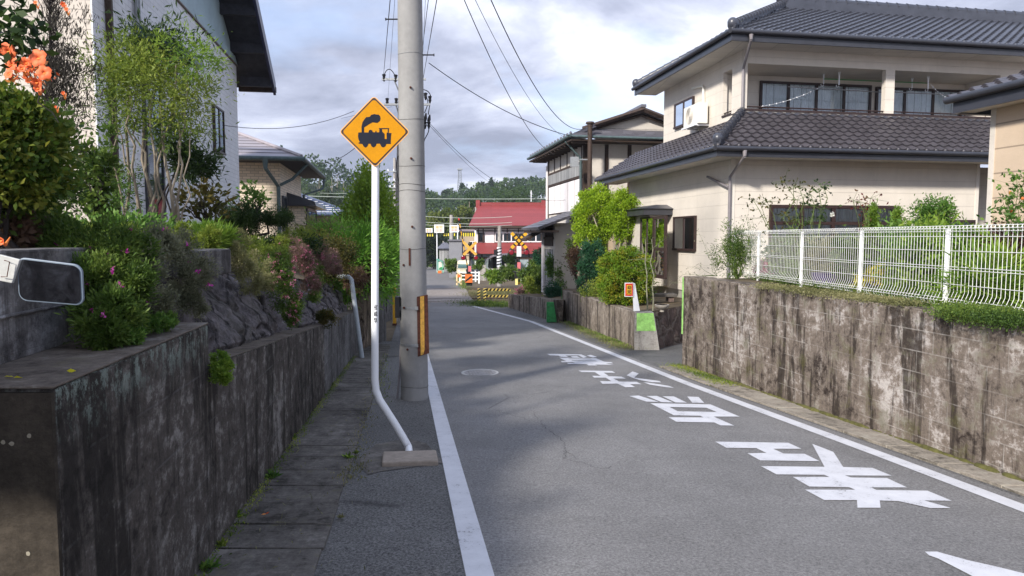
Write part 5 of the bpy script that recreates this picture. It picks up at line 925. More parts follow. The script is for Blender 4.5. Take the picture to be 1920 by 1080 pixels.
# ------------------------------------------------------------------ utility pole in front
pf = G(777.5, 747); PYp = pf[1]; print('pole', pf); pl = thing('utility_pole', 'thick grey concrete utility pole beside the orange warning sign', 'utility pole', pf)
tz = 8.2; xt = at(768.5, 0, PYp); topx = pf[0] + (xt[0] - pf[0]) * (tz - pf[2]) / (xt[2] - pf[2])
def pc(z): t_ = (z - pf[2]) / (tz - pf[2]); return np.array([pf[0] + (topx - pf[0]) * t_, PYp, z]), .176 - .0245 * (z - pf[2]) / 5.1
zs = np.linspace(pf[2] - .1, tz, 24); body = build('shaft', MB().tube([pc(z)[0] for z in zs], [pc(z)[1] for z in zs], 48), M['pole'], pl, smooth=True)
def band(y, h, m, name, dr=.004, n=40, par=pl, wire=False):
    z = at(770, y, PYp - .17)[2]; c, r = pc(z); mb = MB()
    if wire: mb.tube([c + np.array([(r + .002) * math.cos(a), (r + .002) * math.sin(a), .008 * math.sin(a * 2 + y)]) for a in np.linspace(0, 6.283, 40)], h, 5, caps=False)
    else: mb.tube([c - [0, 0, h], c + [0, 0, h]], [r + dr, r + dr], n)
    return build(name, mb, M[m], par, smooth=True)
for y in (97, 222, 310, 345, 357, 467, 728): band(y, .0022, 'steel' if y < 200 else 'black', 'wire_tie', wire=True)
for y in (578, 648): band(y, .016, 'steel', 'strap')
mb = MB()
for x, y in ((770, 164), (771, 297), (773, 425), (756, 497), (764, 655), (757, 577)):
    z = at(x, y, PYp - .16)[2]; c, r = pc(z); X = at(x, y, PYp - r)[0]; dx = X - c[0]; yy_ = PYp - math.sqrt(max(r * r - dx * dx, 0)); mb.tube([(X, yy_ + .01, z), (X, yy_ - .02, z)], .014, 8); mb.tube([(X, yy_ - .015, z), (X, yy_ - .035, z)], .009, 8)
build('bolt', mb, M['rust'], pl, smooth=True)
mb = MB()
for x0, x1, y in ((724, 749, 36), (791, 813, 103)):
    a, b = at(x0, y, PYp), at(x1, y, PYp); mb.tube([a, b], .009, 8); e = a if x0 < 760 else b; mb.tube([e, e + [(-.01 if x0 < 760 else .01), 0, 0]], .018, 8)
build('step_bolt', mb, M['black'], pl)
def wood_plate(m_, x0, x1, y0, y1, nm, d):
    a, b = at(x0, y0, PYp - .17 - d), at(x1, y1, PYp - .17 - d); mb = MB().box(WF, a[0], b[0], PYp - .178 - d, PYp - .172 - d, b[2], a[2]); return build(nm, mb, M[m_], pl)
p_a, p_b = at(783, 556, PYp - .13), at(802, 668, PYp - .13)
gp = thing_plate = build('guard_plate', MB().hull([(p_a[0], PYp - .168, p_b[2]), (p_b[0] + .012, PYp - .085, p_b[2] + .03), (p_b[0] + .012, PYp - .075, p_b[2] + .03), (p_a[0], PYp - .158, p_b[2])], [(p_a[0] - .005, PYp - .166, p_a[2]), (p_b[0] - .0, PYp - .083, p_a[2] + .02), (p_b[0] - .0, PYp - .073, p_a[2] + .02), (p_a[0] - .005, PYp - .156, p_a[2])]), M['rust'], pl)
L_ = lambda t_, z, o=0: (p_a[0] + (p_b[0] - p_a[0]) * t_, PYp - .168 + .083 * t_ - .004 - o, z)
build('yellow_strip', MB().hull([L_(.28, p_b[2] + .015), L_(.66, p_b[2] + .028), L_(.66, p_b[2] + .028, -.003), L_(.28, p_b[2] + .015, -.003)], [L_(.28, p_a[2] + .0), L_(.66, p_a[2] + .008), L_(.66, p_a[2] + .008, -.003), L_(.28, p_a[2], -.003)]), M['yworn'], gp)
mb = MB(); 
for y in (578, 648): a = at(781, y, PYp - .17); mb.box(WF, a[0] - .02, a[0] + .02, PYp - .19, PYp - .16, a[2] - .02, a[2] + .02)
a = at(749, 578, PYp - .05); mb.box(WF, a[0] - .05, a[0] + .02, PYp - .1, PYp - .04, a[2] - .025, a[2] + .02); build('strap_buckle', mb, M['steel'], pl)
a, b = at(742, 556, PYp - .05), at(751, 595, PYp - .05); build('black_box', MB().box(WF, a[0], b[0], PYp - .12, PYp + .02, b[2], a[2]), M['black'], pl)
a = at(745, 746, PYp - .02); b = at(750, 690, PYp - .02); build('ground_rod', MB().tube([a, b, b + [.01, .02, .3]], .013, 8), M['pvcg'], pl, smooth=True)
a, b = at(750, 470, PYp - .165), at(749, 500, PYp)
z0 = at(768, 465, PYp)[2]; build('rust_streak', MB().box(WF, *sorted((at(766, 465, PYp - .178)[0], at(769.5, 465, PYp - .178)[0])), PYp - .178, PYp - .170, at(767, 497, PYp)[2], z0), M['rust'], pl)
# ------------------------------------------------------------------ second pole right behind, with crossarms and insulators
Y2 = 21.; p2 = G(744, 538); p2 = np.array([at(744, 560, Y2)[0], Y2, prof(Y2)]); pt = at(751, 0, Y2 + .0); u2 = thing('utility_pole', 'concrete utility pole hidden behind the thick front pole, with crossarms showing on both sides', 'utility pole', p2)
lean = lambda z: np.array([p2[0] + (pt[0] + .12 - p2[0]) * (z - p2[2]) / (pt[2] - p2[2]), Y2, z]); zs = np.linspace(p2[2], pt[2] + .6, 10)
build('shaft', MB().tube([lean(z) for z in zs], list(np.linspace(.15, .11, 10)), 16), M['conc'], u2, smooth=True)
mb = MB()
for x0, x1, y in ((718, 800, 151), (722, 808, 198), (735, 802, 236)):
    a, b = at(x0, y, Y2), at(x1, y - (12 if y == 198 else 0), Y2); mb.box(WF, a[0], b[0], Y2 - .2, Y2 - .14, a[2] - .03, a[2] + .03); mb.tube([a + [.35, -.16, 0], lean(a[2] - .55)], .02, 5)
build('crossarm', mb, M['steel'], u2)
mb = MB()
for x, y in ((720, 145), (742, 146), (726, 190), (743, 190), (798, 180), (806, 186), (797, 234), (804, 234)): a = at(x, y, Y2 - .17); mb.tube([a - [0, 0, .12], a - [0, 0, .02], a, a + [0, 0, .08], a + [0, 0, .1]], [.02, .05, .035, .06, .02], 8)
for x0, y0, x1, y1 in ((796, 212, 799, 232), (803, 215, 806, 233)): a, b = at(x0, y1, Y2 - .17), at(x1, y0, Y2 - .17); mb.tube([a, (a + b) / 2, b], [.02, .055, .02], 7)
build('insulator', mb, M['black'], u2, smooth=True)
def arc(px, Y, n=12, kx=1):
    pts = [at(x, y, Y) for x, y in px]; out = []
    for i in range(len(pts) - 1):
        p0, p1, p2_, p3 = pts[max(i - 1, 0)], pts[i], pts[i + 1], pts[min(i + 2, len(pts) - 1)]
        for t_ in np.linspace(0, 1, n)[:-1]: out.append(.5 * (2 * p1 + (p2_ - p0) * t_ + (2 * p0 - 5 * p1 + 4 * p2_ - p3) * t_ ** 2 + (3 * p1 - p0 - 3 * p2_ + p3) * t_ ** 3))
    return out + [pts[-1]]
for px in ([(719, 145), (724, 133), (731, 130), (738, 137), (744, 150)], [(794, 168), (803, 172), (808, 182), (806, 195), (803, 215)], [(794, 178), (800, 183), (802, 195), (796, 212)], [(805, 233), (803, 248), (796, 262), (794, 275)], [(796, 232), (795, 260)], [(749, 290), (744, 300), (744, 322), (749, 345)]): build('jumper_wire', MB().tube(arc(px, Y2 - .17, 5), .014, 5), M['cable'], u2)
# smaller far poles in line down the street
def cpole(px, py0, py1, Y, r, label, arms=(), m='conc'):
    z0 = prof(Y) - .1; a = at(px, py0, Y); b = np.array([at(px, py1, Y)[0], Y, z0]); o = thing('utility_pole', label, 'utility pole', b, 'poles beyond the crossing'); build('shaft', MB().tube([b, a], [r, r * .8], 12), M[m], o, smooth=True)
    if arms:
        mb = MB(); ib = MB()
        for x0, x1, y in arms:
            p, q = at(x0, y, Y), at(x1, y, Y); mb.box(WF, p[0], q[0], Y - r - .1, Y - r, p[2] - .05, p[2] + .05)
            for t_ in (0.02, .5, .98): c = p + (q - p) * t_; ib.tube([c + [0, -r, .02], c + [0, -r, .25]], .06, 6)
        build('crossarm', mb, M['steel'], o); build('insulator', ib, M['white'], o)
    return o
cpole(740, 296, 520, 70, .17, 'far slim utility pole with three crossarms, left of the thick front pole', ((728, 750, 322), (730, 750, 340), (732, 749, 352)))
cpole(846.5, 403, 516, 64, .21, 'pale concrete pole rising beside the right sign board of the gantry')
cpole(892.5, 388, 500, 72, .14, 'thin grey pole left of the red roofed house')
cpole(828.8, 458, 508, 100, .16, 'short far pole behind the left sign boards, leftmost of the pair')
cpole(831.5, 452, 506, 104, .16, 'short far pole behind the left sign boards, right of the pair')
# striped telegraph pole by the red house
sp0 = thing('utility_pole', 'short grey pole with a black and white spiral guard in front of the red house', 'utility pole', [at(936, 525, 46)[0], 46, prof(46) - .1])
bx = at(936, 525, 46)[0]; z0, z1, za, zb_2 = prof(46) - .1, at(936, 424, 46)[2], at(936, 501, 46)[2], at(936, 464, 46)[2]
build('shaft', MB().tube([(bx, 46, z0), (bx + .03, 46, z1)], [.16, .12], 14), M['conc'], sp0, smooth=True); build('guard', MB().tube([(bx, 46, za), (bx, 46, zb_2)], [.165, .16], 14), M['white'], sp0, smooth=True)
def spiral(mb, x, y, r, z0, z1, turns, wdt, n=10):
    vs = []; N = int(turns * n)
    for i in range(N + 1): a = 2 * math.pi * i / n; z = z0 + (z1 - z0 - wdt) * i / N; vs += [(x + r * math.cos(a), y + r * math.sin(a), z), (x + r * math.cos(a), y + r * math.sin(a), z + wdt)]
    return mb.add(vs, [(2 * i, 2 * i + 2, 2 * i + 3, 2 * i + 1) for i in range(N)])
build('stripe', spiral(MB(), bx, 46, .172, za, zb_2, 6, .085), M['black'], sp0); build('dark_box', MB().box(WF, bx - .35, bx - .14, 45.8, 46, at(936, 478, 46)[2], at(936, 468, 46)[2]), M['black'], sp0)
# ------------------------------------------------------------------ cables
def cable(name, a, b, sag, r, label, n=26):
    a, b = np.array(a, float), np.array(b, float); pts = [a + (b - a) * t_ - np.array([0, 0, sag * 4 * t_ * (1 - t_)]) for t_ in np.linspace(0, 1, n)]; return build(name, MB().tube(pts, r * .75, 5), M['cable'], label=label, cat='cable', group='overhead cables', loc=a)
cable('overhead_cable', at(735, -40, 9), at(719, 143, Y2), 0, .009, 'thick black cable running down left of the pole to the topmost left crossarm')
cable('overhead_cable', at(743, -40, 9), at(727, 190, Y2), 0, .004, 'thin wire beside it running down to the second left crossarm')
cable('overhead_cable', at(808, -40, 8.8), at(792, 90, 14), 0, .007, 'twisted black cable hugging the right edge of the thick pole')
cable('overhead_cable', at(824, -30, 8.8), at(793, 150, Y2), 0, .009, 'thick twisted black cable right of the thick pole, outermost one')
cable('overhead_cable', at(799, -30, 8.8), at(793, 98, 14), 0, .004, 'hair-thin wire between the twisted cables right of the pole')
cable('overhead_cable', at(804, 118, Y2), at(1100, 262, 25.4), .35, .017, 'service wire crossing from the pole to the corner eave of the old plaster house')
cable('overhead_cable', at(862, -20, 12), at(1040, 290, 27), .55, .011, 'leftmost of three long wires falling from the top middle to the old house roof')
cable('overhead_cable', at(884, -15, 12), at(1072, 262, 26), .55, .007, 'middle thinnest of three long wires falling from the top middle')
cable('overhead_cable', at(914, -15, 12), at(1098, 240, 25.2), .75, .013, 'rightmost of three long wires, ending at the flue pipe')
cable('overhead_cable', at(800, 225, Y2), at(1060, 375, 28), .75, .009, 'slack wire drooping from the second pole toward the old house wall, upper of two')
cable('overhead_cable', at(806, 236, Y2), at(935, 350, 60), .3, .009, 'lower wire dropping from the second pole toward the red house')
cable('overhead_cable', at(664, 208, Y2), at(420, 235, 17), .25, .010, 'wire crossing the sky from the left house toward the sign, upper one')
cable('overhead_cable', at(735, 200, 22), at(640, 222, Y2 + .4), .0, .006, 'short wire meeting the left crossarm behind the sign')
cable('overhead_cable', at(702, 240, Y2), at(592, 306, 24), .3, .013, 'wire running from behind the sign down to the brick-sided house')
for i, (x0, y0, x1, y1, Y, r, lb) in enumerate(((560, 367, 1080, 372, 41, .022, 'pale railway feeder wire, upper one, crossing in front of the wooded hill'), (600, 362, 745, 356, 44, .014, 'second railway wire just above the feeder wire on the left'), (790, 405, 960, 406, 39, .018, 'railway wire above the sign boards, upper one'), (790, 416, 960, 417, 40, .018, 'railway wire above the sign boards, middle one'), (790, 421, 960, 422, 40.5, .014, 'railway wire above the sign boards, lower one'))):
    o = cable('railway_wire', at(x0, y0, Y), at(x1, y1, Y), .1, r, lb); o.data.materials.clear(); o.data.materials.append(plain('pale_wire', (.42, .46, .42), .5, .05, 4) if i == 0 else bpy.data.materials['pale_wire']); o['group'] = 'railway wires'
# ------------------------------------------------------------------ pipes, marker on the left
q = [at(632, 517, 13.2), at(653, 519, 12.9), at(659, 524, 12.9), at(661, 540, 12.85), at(680, 672, 12.0)]; q[-1] = G(679, 672)
build('drain_pipe', MB().tube([q[0], q[1], q[2], q[3], q[4]], .042, 12), M['pvc'], label='bent pale grey drain pipe leaning from the rock bank down to the drain lids', cat='pipe', loc=G(679, 672), smooth=True)
# tan wall pillar and grey slab fence past the end of the left walls
Yq = 14.4; a, b = at(661, 640, Yq), at(683, 640, Yq); zt3 = at(670, 535, Yq)[2]
build('pillar', MB().box(WF, a[0], b[0], Yq, Yq + 1.2, prof(Yq) - .1, zt3), M['tanrock'], label='tan roughcast end pillar under the dark hedge at the end of the left walls', cat='pillar', loc=(a[0], Yq, prof(Yq)))
a, b = at(683, 640, 15.2), at(706, 640, 15.2); zt3 = at(690, 545, 15.2)[2]; build('concrete_wall', MB().box(WF, a[0], b[0], 15.2, 16.4, prof(15.2) - .1, zt3), M['blockgrey'], label='grey upright wall slab partly hidden by the white sign post', cat='wall', loc=(a[0], 15.2, prof(15)))
a, b = at(712, 560, 22), at(721, 560, 22); zt3 = at(715, 540, 22)[2]; build('concrete_wall', MB().box(WF, a[0], b[0], 22, 30, prof(24) - .3, zt3), M['blockgrey'], label='low grey wall between the white post and the yellow post', cat='wall', loc=(a[0], 22, prof(22)))
# ------------------------------------------------------------------ mirror
my = 2.32; mcn = at(94, 529, my); mr = thing('mirror', 'small rounded rectangular mirror in a dark frame at the left edge', 'mirror', mcn - [0, 0, .1])
hw, hh = 59 / F * my, 40 / F * my; yaw = .05
def rrect(hw, hh, cr, n=6): return [(sx * (hw - cr) + cr * math.cos(a), sz * (hh - cr) + cr * math.sin(a)) for sx, sz, a0 in ((1, 1, 0), (-1, 1, 90), (-1, -1, 180), (1, -1, 270)) for a in [R(a0 + 90 * i / n) for i in range(n + 1)]]
def mpt(x, z, d): sk = .05 * x; return mcn + np.array([x * math.cos(yaw) , x * math.sin(yaw) + d, z * (1 - .3 * x) - sk - .06 * x])
rc = rrect(hw, hh, .028); n_ = len(rc); mb = MB(); mb.hull([mpt(x, z, .010) for x, z in rc], [mpt(x, z, .0) for x, z in rc]); build('frame', mb, plain('mirror_frame', (.16, .20, .25), .4, .1, 10), mr, bevel=.003)
rc2 = rrect(hw - .006, hh - .006, .023); t = Nt('mirror_glass'); t.fin((.30, .30, .31), .04, metal=1); 
mb = MB(); mb.v = [tuple(mpt(0, 0, -.006))] + [tuple(mpt(x, z, -.003)) for x, z in rc2]; mb.f = [(0, i + 1, (i + 1) % len(rc2) + 1) for i in range(len(rc2))]; build('glass', mb, t.m, mr, smooth=True)
bp = [at(2, 478, my - .02), at(37, 487, my - .02), at(22, 531, my - .02), at(-30, 521, my - .02), at(-28, 472, my - .02)]
bk_ = build('bracket_plate', MB().hull([p + [0, .012, 0] for p in bp], bp), plain('bracket_white', (.45, .45, .43), .45, .15, 20), mr, bevel=.002)
build('u_bolt', MB().tube([at(8, 488, my - .03), at(18, 491, my - .035), at(13, 519, my - .035), at(2, 519, my - .03)], .0016, 6), M['rust'], bk_)
mb = MB(); mb.tube([at(30, 505, my + .02), mcn + [-.02, .03, 0]], .008, 8); mb.tube([at(-10, 500, my + .01), at(-160, 500, my + .05)], .012, 8); mb.tube([at(-160, 500, my + .05), np.array([at(-160, 500, my)[0], my + .05, ZW1])], .012, 8); build('arm', mb, M['steel'], mr)
# ------------------------------------------------------------------ white mesh fence on the right wall
fA = onz(1765, 577, ZR); fB = onz(1417, 523.5, ZR); dirf = (fB - fA) / np.linalg.norm(fB - fA); zT_ = at(1765, 424, fA[1])[2]; print('fence', fA, fB, zT_)
FF = Fr(fA[0], fA[1], 0); FF.v = dirf; FF.u = np.array([dirf[1], -dirf[0], 0]); fe = thing('fence', 'white welded mesh fence with curled top edge standing on the stained right wall', 'fence', fA)
b0_, b1_ = -3.4, at(1385, 470, 12.)[1] - fA[1] + .35; zb = ZR + .035; 
def wirep(bb, mb):
    prof_ = [(0.0, zT_ - .055), (-.03, zT_ - .045), (-.042, zT_ - .02), (-.03, zT_), (0, zT_ + .003), (.006, zT_ - .02), (.006, zT_ - .09), (.006, zb + .13), (-.02, zb + .07), (-.035, zb + .04), (-.015, zb)]
    mb.tube([FF.W(a, bb, z) for a, z in prof_], .0022, 5, caps=False)
fl = FF.W(0, -1.0, 0)
npan = 5; sp_len = (fB[1] - fA[1]) / 3
mbp = MB()
posts = [fA[1] * 0 + i * sp_len for i in (-2, -1, 0, 1, 2, 3)]
for k in range(len(posts)):
    bb0 = posts[k]; bb1 = posts[k + 1] if k + 1 < len(posts) else b1_
    if bb1 < b0_: continue
    mb = MB(); bb = bb0 + .025
    while bb < bb1 - .01: wirep(bb, mb); bb += .05
    for z, a in ((zT_ - .10, .0), (zT_ - .235, .0), (zT_ - .385, 0), (zT_ - .41, 0), (zT_ - .55, 0), (zT_ - .69, 0), (zT_ - .05, -.004), (zT_, -.03), (zT_ - .025, -.045), (zb + .04, -.038), (zb + .0, -.016)): mb.tube([FF.W(a, bb0 + .01, z), FF.W(a, bb1 - .01, z)], .0028, 5)
    build('mesh_panel', mb, M['fencew'], fe)
    build('post', MB().tube([FF.W(.035, bb0, ZR - .02), FF.W(.035, bb0, zT_ - .03)], .024, 14), M['fencew'], fe, smooth=True)
build('post', MB().tube([FF.W(.035, b1_, ZR - .02), FF.W(.035, b1_, zT_ - .03)], .024, 14), M['fencew'], fe, smooth=True)
# ------------------------------------------------------------------ small child warning sign on the corner of the brown wall
yk = A[1] + .04; a, b = at(1171, 530, yk), at(1187, 556, yk); kd = thing('road_sign', 'small red and yellow sign on a white tapering stand at the wall corner', 'sign', [(a[0] + b[0]) / 2, yk, zA])
p = [at(1188, 583, yk), at(1200, 583, yk), at(1190.5, 531, yk), at(1186, 531, yk)]; build('stand', MB().hull([q + [0, .03, 0] for q in p], p), M['white'], kd)
build('panel', MB().box(WF, a[0], b[0], yk - .035, yk - .01, b[2], a[2]), M['white'], kd); w_, h_ = (b[0] - a[0]), (a[2] - b[2])
build('red_border', MB().box(WF, a[0] + w_ * .06, b[0] - w_ * .06, yk - .038, yk - .036, b[2] + h_ * .05, a[2] - h_ * .05), M['red'], kd); build('yellow_face', MB().box(WF, a[0] + w_ * .22, b[0] - w_ * .22, yk - .041, yk - .039, b[2] + h_ * .16, a[2] - h_ * .16), M['yellow'], kd)
mb = MB(); cz = (a[2] + b[2]) / 2; [text_on(mb, ch_, .08, ((a[0] + b[0]) / 2, yk - .0425 - .0, cz + s_ * h_ * .165), EX, EZ, .0025, fit=h_ * .27) for ch_, s_ in (('幼', 1), ('児', -1))]; build('lettering', mb, M['black'], kd)
# stone basin and bench on the yard
c = at(1241, 577, 14.6); c[2] = .10; bs = thing('bird_bath', 'shallow round pale stone basin on a short foot in the yard', 'basin', c); sm = plain('pale_stone', (.42, .38, .33), .8, .15, 10)
build('bowl', MB().tube([c + [0, 0, z] for z in (.05, .07, .11, .14, .15, .15, .13)], [.04, .09, .14, .15, .152, .12, .10], 20), sm, bs, smooth=True); build('foot', MB().tube([c, c + [0, 0, .06]], [.05, .03], 10), sm, bs)
c = at(1232, 564, 17.); c[2] = .1; fz = Fr(c[0], c[1], 0); bn = thing('bench', 'low dark stone slab bench behind the thin bare canes', 'bench', c); build('seat', MB().box(fz, -.45, .45, -.2, .2, .22, .29), plain('dark_stone', (.10, .09, .08), .9, .2, 8), bn, bevel=.01); build('leg', MB().box(fz, -.38, -.25, -.15, .15, .1, .22), M['stone'], bn); build('leg', MB().box(fz, .25, .38, -.15, .15, .1, .22), M['stone'], bn)
# ------------------------------------------------------------------ crossing equipment
def striped(mbY, mbB, p, q, w, n, m_tube=True, r=None):
    p, q = np.array(p, float), np.array(q, float)
    for i in range(n):
        a, b = p + (q - p) * i / n, p + (q - p) * (i + 1) / n; (mbY if i % 2 == 0 else mbB).tube([a, b], r or w, 10)
def banded(name, p, q, r, n, par):
    p, q = np.array(p, float), np.array(q, float); o = build(name, MB().tube([p + (q - p) * i / n for i in range(n + 1)], r, 10), [M['yellow'], M['black']], par, smooth=True)
    for i, f in enumerate(o.data.polygons): f.material_index = (i // 10) % 2 if i < n * 10 else 0
    return o
def crossing_signal(px, py_top, py_base, Y, lab, cx, cy, cr, lampy, k=1., gate=False):
    bx = at(px, py_base, Y); z0 = prof(Y) if not gate else prof(Y); z0 = bx[2]; s = F / Y; o = thing('crossing_signal', lab, 'crossing signal', bx, 'level crossing signals')
    zt = at(px, py_top, Y)[2]; yb_, bb_ = MB(), MB(); zm = at(px, lampy + 30 * k, Y)[2]
    banded('striped_post', (bx[0], Y, z0), (bx[0], Y, zm), .07, 6, o)
    build('mast', MB().tube([(bx[0], Y, zm), (bx[0], Y, zt)], [.05, .05], 10), M['black'], o, smooth=True); build('bell', MB().ball((bx[0], Y, zt), .11, .11, .16, 12, 8), M['black'], o, smooth=True)
    c = at(px, cy, Y - .12); L = cr / s
    for sg_ in (1, -1):
        d = np.array([math.cos(R(45)), 0, sg_ * math.sin(R(45))]); n = np.array([-d[2], 0, d[0]]); arm = None
        mb = MB(); hw_ = .085 * k ** 0; y = Y - .12 - (.015 if sg_ > 0 else 0); q = [c - d * L - n * hw_, c + d * L - n * hw_, c + d * L + n * hw_, c - d * L + n * hw_]; q = [np.array([v[0], y, v[2]]) for v in q]; mb.hull([v + [0, .012, 0] for v in q], q); arm = build('crossbuck', mb, M['yworn' if gate else 'yellow'], o)
        if gate: continue
        mb = MB()
        for t_ in (-.58, -.2, .2, .58):
            a, b = c + d * L * (t_ - .075), c + d * L * (t_ + .075); q = [a - n * hw_, b - n * hw_, b + n * hw_, a + n * hw_]; mb.add([(v[0], y - .004, v[2]) for v in q], [(0, 1, 2, 3)])
        build('stripe', mb, M['black'], arm)
    zl_ = at(px, lampy, Y)[2]
    lb_ = MB().tube([(bx[0] - .42, Y - .1, zl_ + .12), (bx[0] + .42, Y - .1, zl_ + .12)], .025, 8); build('lamp_bar', lb_, M['black'], o)
    for sg_ in (-1, 1):
        lx = bx[0] + sg_ * .40; hd_ = build('lamp_hood', MB().tube([(lx, Y - .02, zl_), (lx, Y - .16, zl_)], [.14, .16], 18).ball((lx, Y - .02, zl_ + .06), .12, .05, .18, 12, 8), M['black'], o, smooth=True); build('red_lamp', MB().tube([(lx, Y - .165, zl_), (lx, Y - .175, zl_)], [.125, .10], 16), M['redlamp'], hd_)
    if not gate: build('white_panel', MB().box(WF, bx[0] - .12, bx[0] + .12, Y - .19, Y - .13, zl_ - .22, zl_ + .32), M['white'], o)
    zz = zl_ - .75
    build('notice', MB().box(WF, bx[0] - .09, bx[0] + .09, Y - .12, Y - .08, zz - .13, zz + .22), plain('pink_notice', (.62, .16, .18), .6, .35, 40), o)
    if not gate: build('control_box', MB().box(WF, bx[0] - .24, bx[0] + .24, Y - .2, Y + .1, zz - .62, zz - .30).box(WF, bx[0] - .33, bx[0] + .33, Y - .22, Y + .1, zz - .32, zz - .26), M['black'], o)
    return o, bx, zl_
o, bx, zl_ = crossing_signal(973, 444, 533, 37., 'near crossing signal with a yellow and black crossbuck and two red lamps', 973, 451, 20, 473)
a, b = at(966, 523, 36.7), at(971, 534, 36.7); build('base_box', MB().box(WF, a[0], b[0], 36.6, 36.9, b[2], a[2]), plain('pale_yellow_box', (.75, .68, .25), .5, .1, 4), o)
o, bx, zl_ = crossing_signal(881, 458, 534, 44., 'far crossing signal with a faded yellow crossbuck and an orange panel, across the tracks', 881, 466, 17, 483, gate=True)
a, b = at(872, 514, 43.7), at(886, 530, 43.7); op = build('orange_panel', MB().box(WF, a[0], b[0], 43.66, 43.7, b[2], a[2]), M['orange'], o); build('stripe', MB().add([(a[0] + .02, 43.655, b[2] + .03), (a[0] + .02, 43.655, b[2] + .15), (b[0] - .1, 43.655, a[2] - .1), (b[0] - .02, 43.655, a[2] - .2)], [(0, 1, 2, 3)]), M['black'], op)
gp_ = MB().box(WF, bx[0] - .22, bx[0] + .15, 43.8, 44.3, bx[2] - .05, bx[2] + .25); build('machine_base', gp_, M['black'], o)
def boom(x0, y0, x1, y1, Y, lab, cw=None):
    p, q = at(x0, y0, Y), at(x1, y1, Y); o = thing('crossing_gate', lab, 'crossing gate', p, 'raised crossing gates'); banded('arm', p, q, .038, 12, o)
    build('tip', MB().tube([q, q + (q - p) * .05], .05, 8), M['red'], o); d = (q - p) / np.linalg.norm(q - p); build('counterweight', MB().tube([p - d * .6, p - d * .25], .14, 8).tube([p - d * .3, p], .05, 8), M['black'], o); return o, p
o, p = boom(876, 497, 861, 413, 44.2, 'raised yellow and black gate arm with a red tip by the far signal')
o, p = boom(731, 535, 741, 488, 33.6, 'raised striped gate arm seen left of the poles'); z0 = prof(33.6)
build('machine', MB().box(WF, p[0] - .25, p[0] + .15, 33.5, 33.9, z0, z0 + .85), M['black'], o); build('orange_panel', MB().add([(p[0] - .12, 33.45, z0 + .45), (p[0] + .16, 33.45, z0 + .5), (p[0] + .16, 33.45, z0 + .9)], [(0, 1, 2)]), M['orange'], o)
g_ = at(737, 597, 22.); z0 = prof(20.5); yg = 20.5; a, b = at(735.5, 536, yg), at(741.5, 536, yg); yp = thing('bollard', 'tall flat yellow marker post left of the poles', 'marker post', [(a[0] + b[0]) / 2, yg, z0])
build('post', MB().box(WF, a[0], b[0], yg, yg + .1, z0, a[2]), M['yellow'], yp, bevel=.01); build('foot', MB().box(WF, a[0] - .01, b[0] + .01, yg - .012, yg + .11, z0, z0 + .06), M['rust'], yp)
# relay cabinet, white rails and low fence on the left by the crossing
a, b = at(720, 515, 38), at(745, 545, 38); rb = thing('cabinet', 'pale grey railway cabinet with a sloping lid behind the yellow marker post', 'cabinet', [a[0], 38, prof(38)]); build('body', MB().box(WF, a[0], b[0] + .3, 38, 39, prof(38) - .1, a[2]), M['plasterw'], rb); build('lid', MB().hull([(a[0] - .1, 37.9, a[2]), (b[0] + .4, 37.9, a[2]), (b[0] + .4, 39.1, a[2]), (a[0] - .1, 39.1, a[2])], [(a[0] + .1, 38.2, a[2] + .25), (b[0] + .2, 38.2, a[2] + .25), (b[0] + .2, 38.9, a[2] + .25), (a[0] + .1, 38.9, a[2] + .25)]), M['conc'], rb)
# yellow and black striped guard fences right of the road at the track
sY = plain('pale_stripe', (.62, .48, .12), .6, .1, 6)
def diag_bar(par, name, p, q, w, n=7):
    """flat bar with slanting black stripes"""
    p, q = np.array(p, float), np.array(q, float); d = q - p; L = np.linalg.norm(d); d /= L; up = np.array([0, 0, 1.]) if abs(d[2]) < .7 else np.array([1., 0, 0]); nrm = np.array([0, -1., 0])
    mb = MB(); h = w / 2; mb.hull([p - up * h + [0, .05, 0], q - up * h + [0, .05, 0], q + up * h + [0, .05, 0], p + up * h + [0, .05, 0]], [p - up * h, q - up * h, q + up * h, p + up * h]); o = build(name, mb, sY, par)
    mb = MB(); st = L / n
    for i in range(n): a = p + d * (i * st + st * .1); mb.add([a - up * h + nrm * .004, a + d * st * .5 - up * h + nrm * .004, a + d * min(st * .9, L - i * st - st * .1) + up * h + nrm * .004, a + d * st * .4 + up * h + nrm * .004], [(0, 1, 2, 3)])
    build('stripe', mb, M['black'], o); return o
gf = thing('guard_fence', 'low yellow and black striped guard rails at the right side of the crossing', 'barrier', at(898, 570, 34))
for x, yt in ((898, 541), (909, 541)): a = at(x, 570, 34.); diag_bar(gf, 'post', (a[0], 34., prof(34.) - .02), (a[0], 34., at(x, yt, 34)[2]), .13, 4)
for y in (543, 555): p, q = at(909, y, 34.05), at(957, y + .5, 34.6); diag_bar(gf, 'rail', p, q, .12, 7)
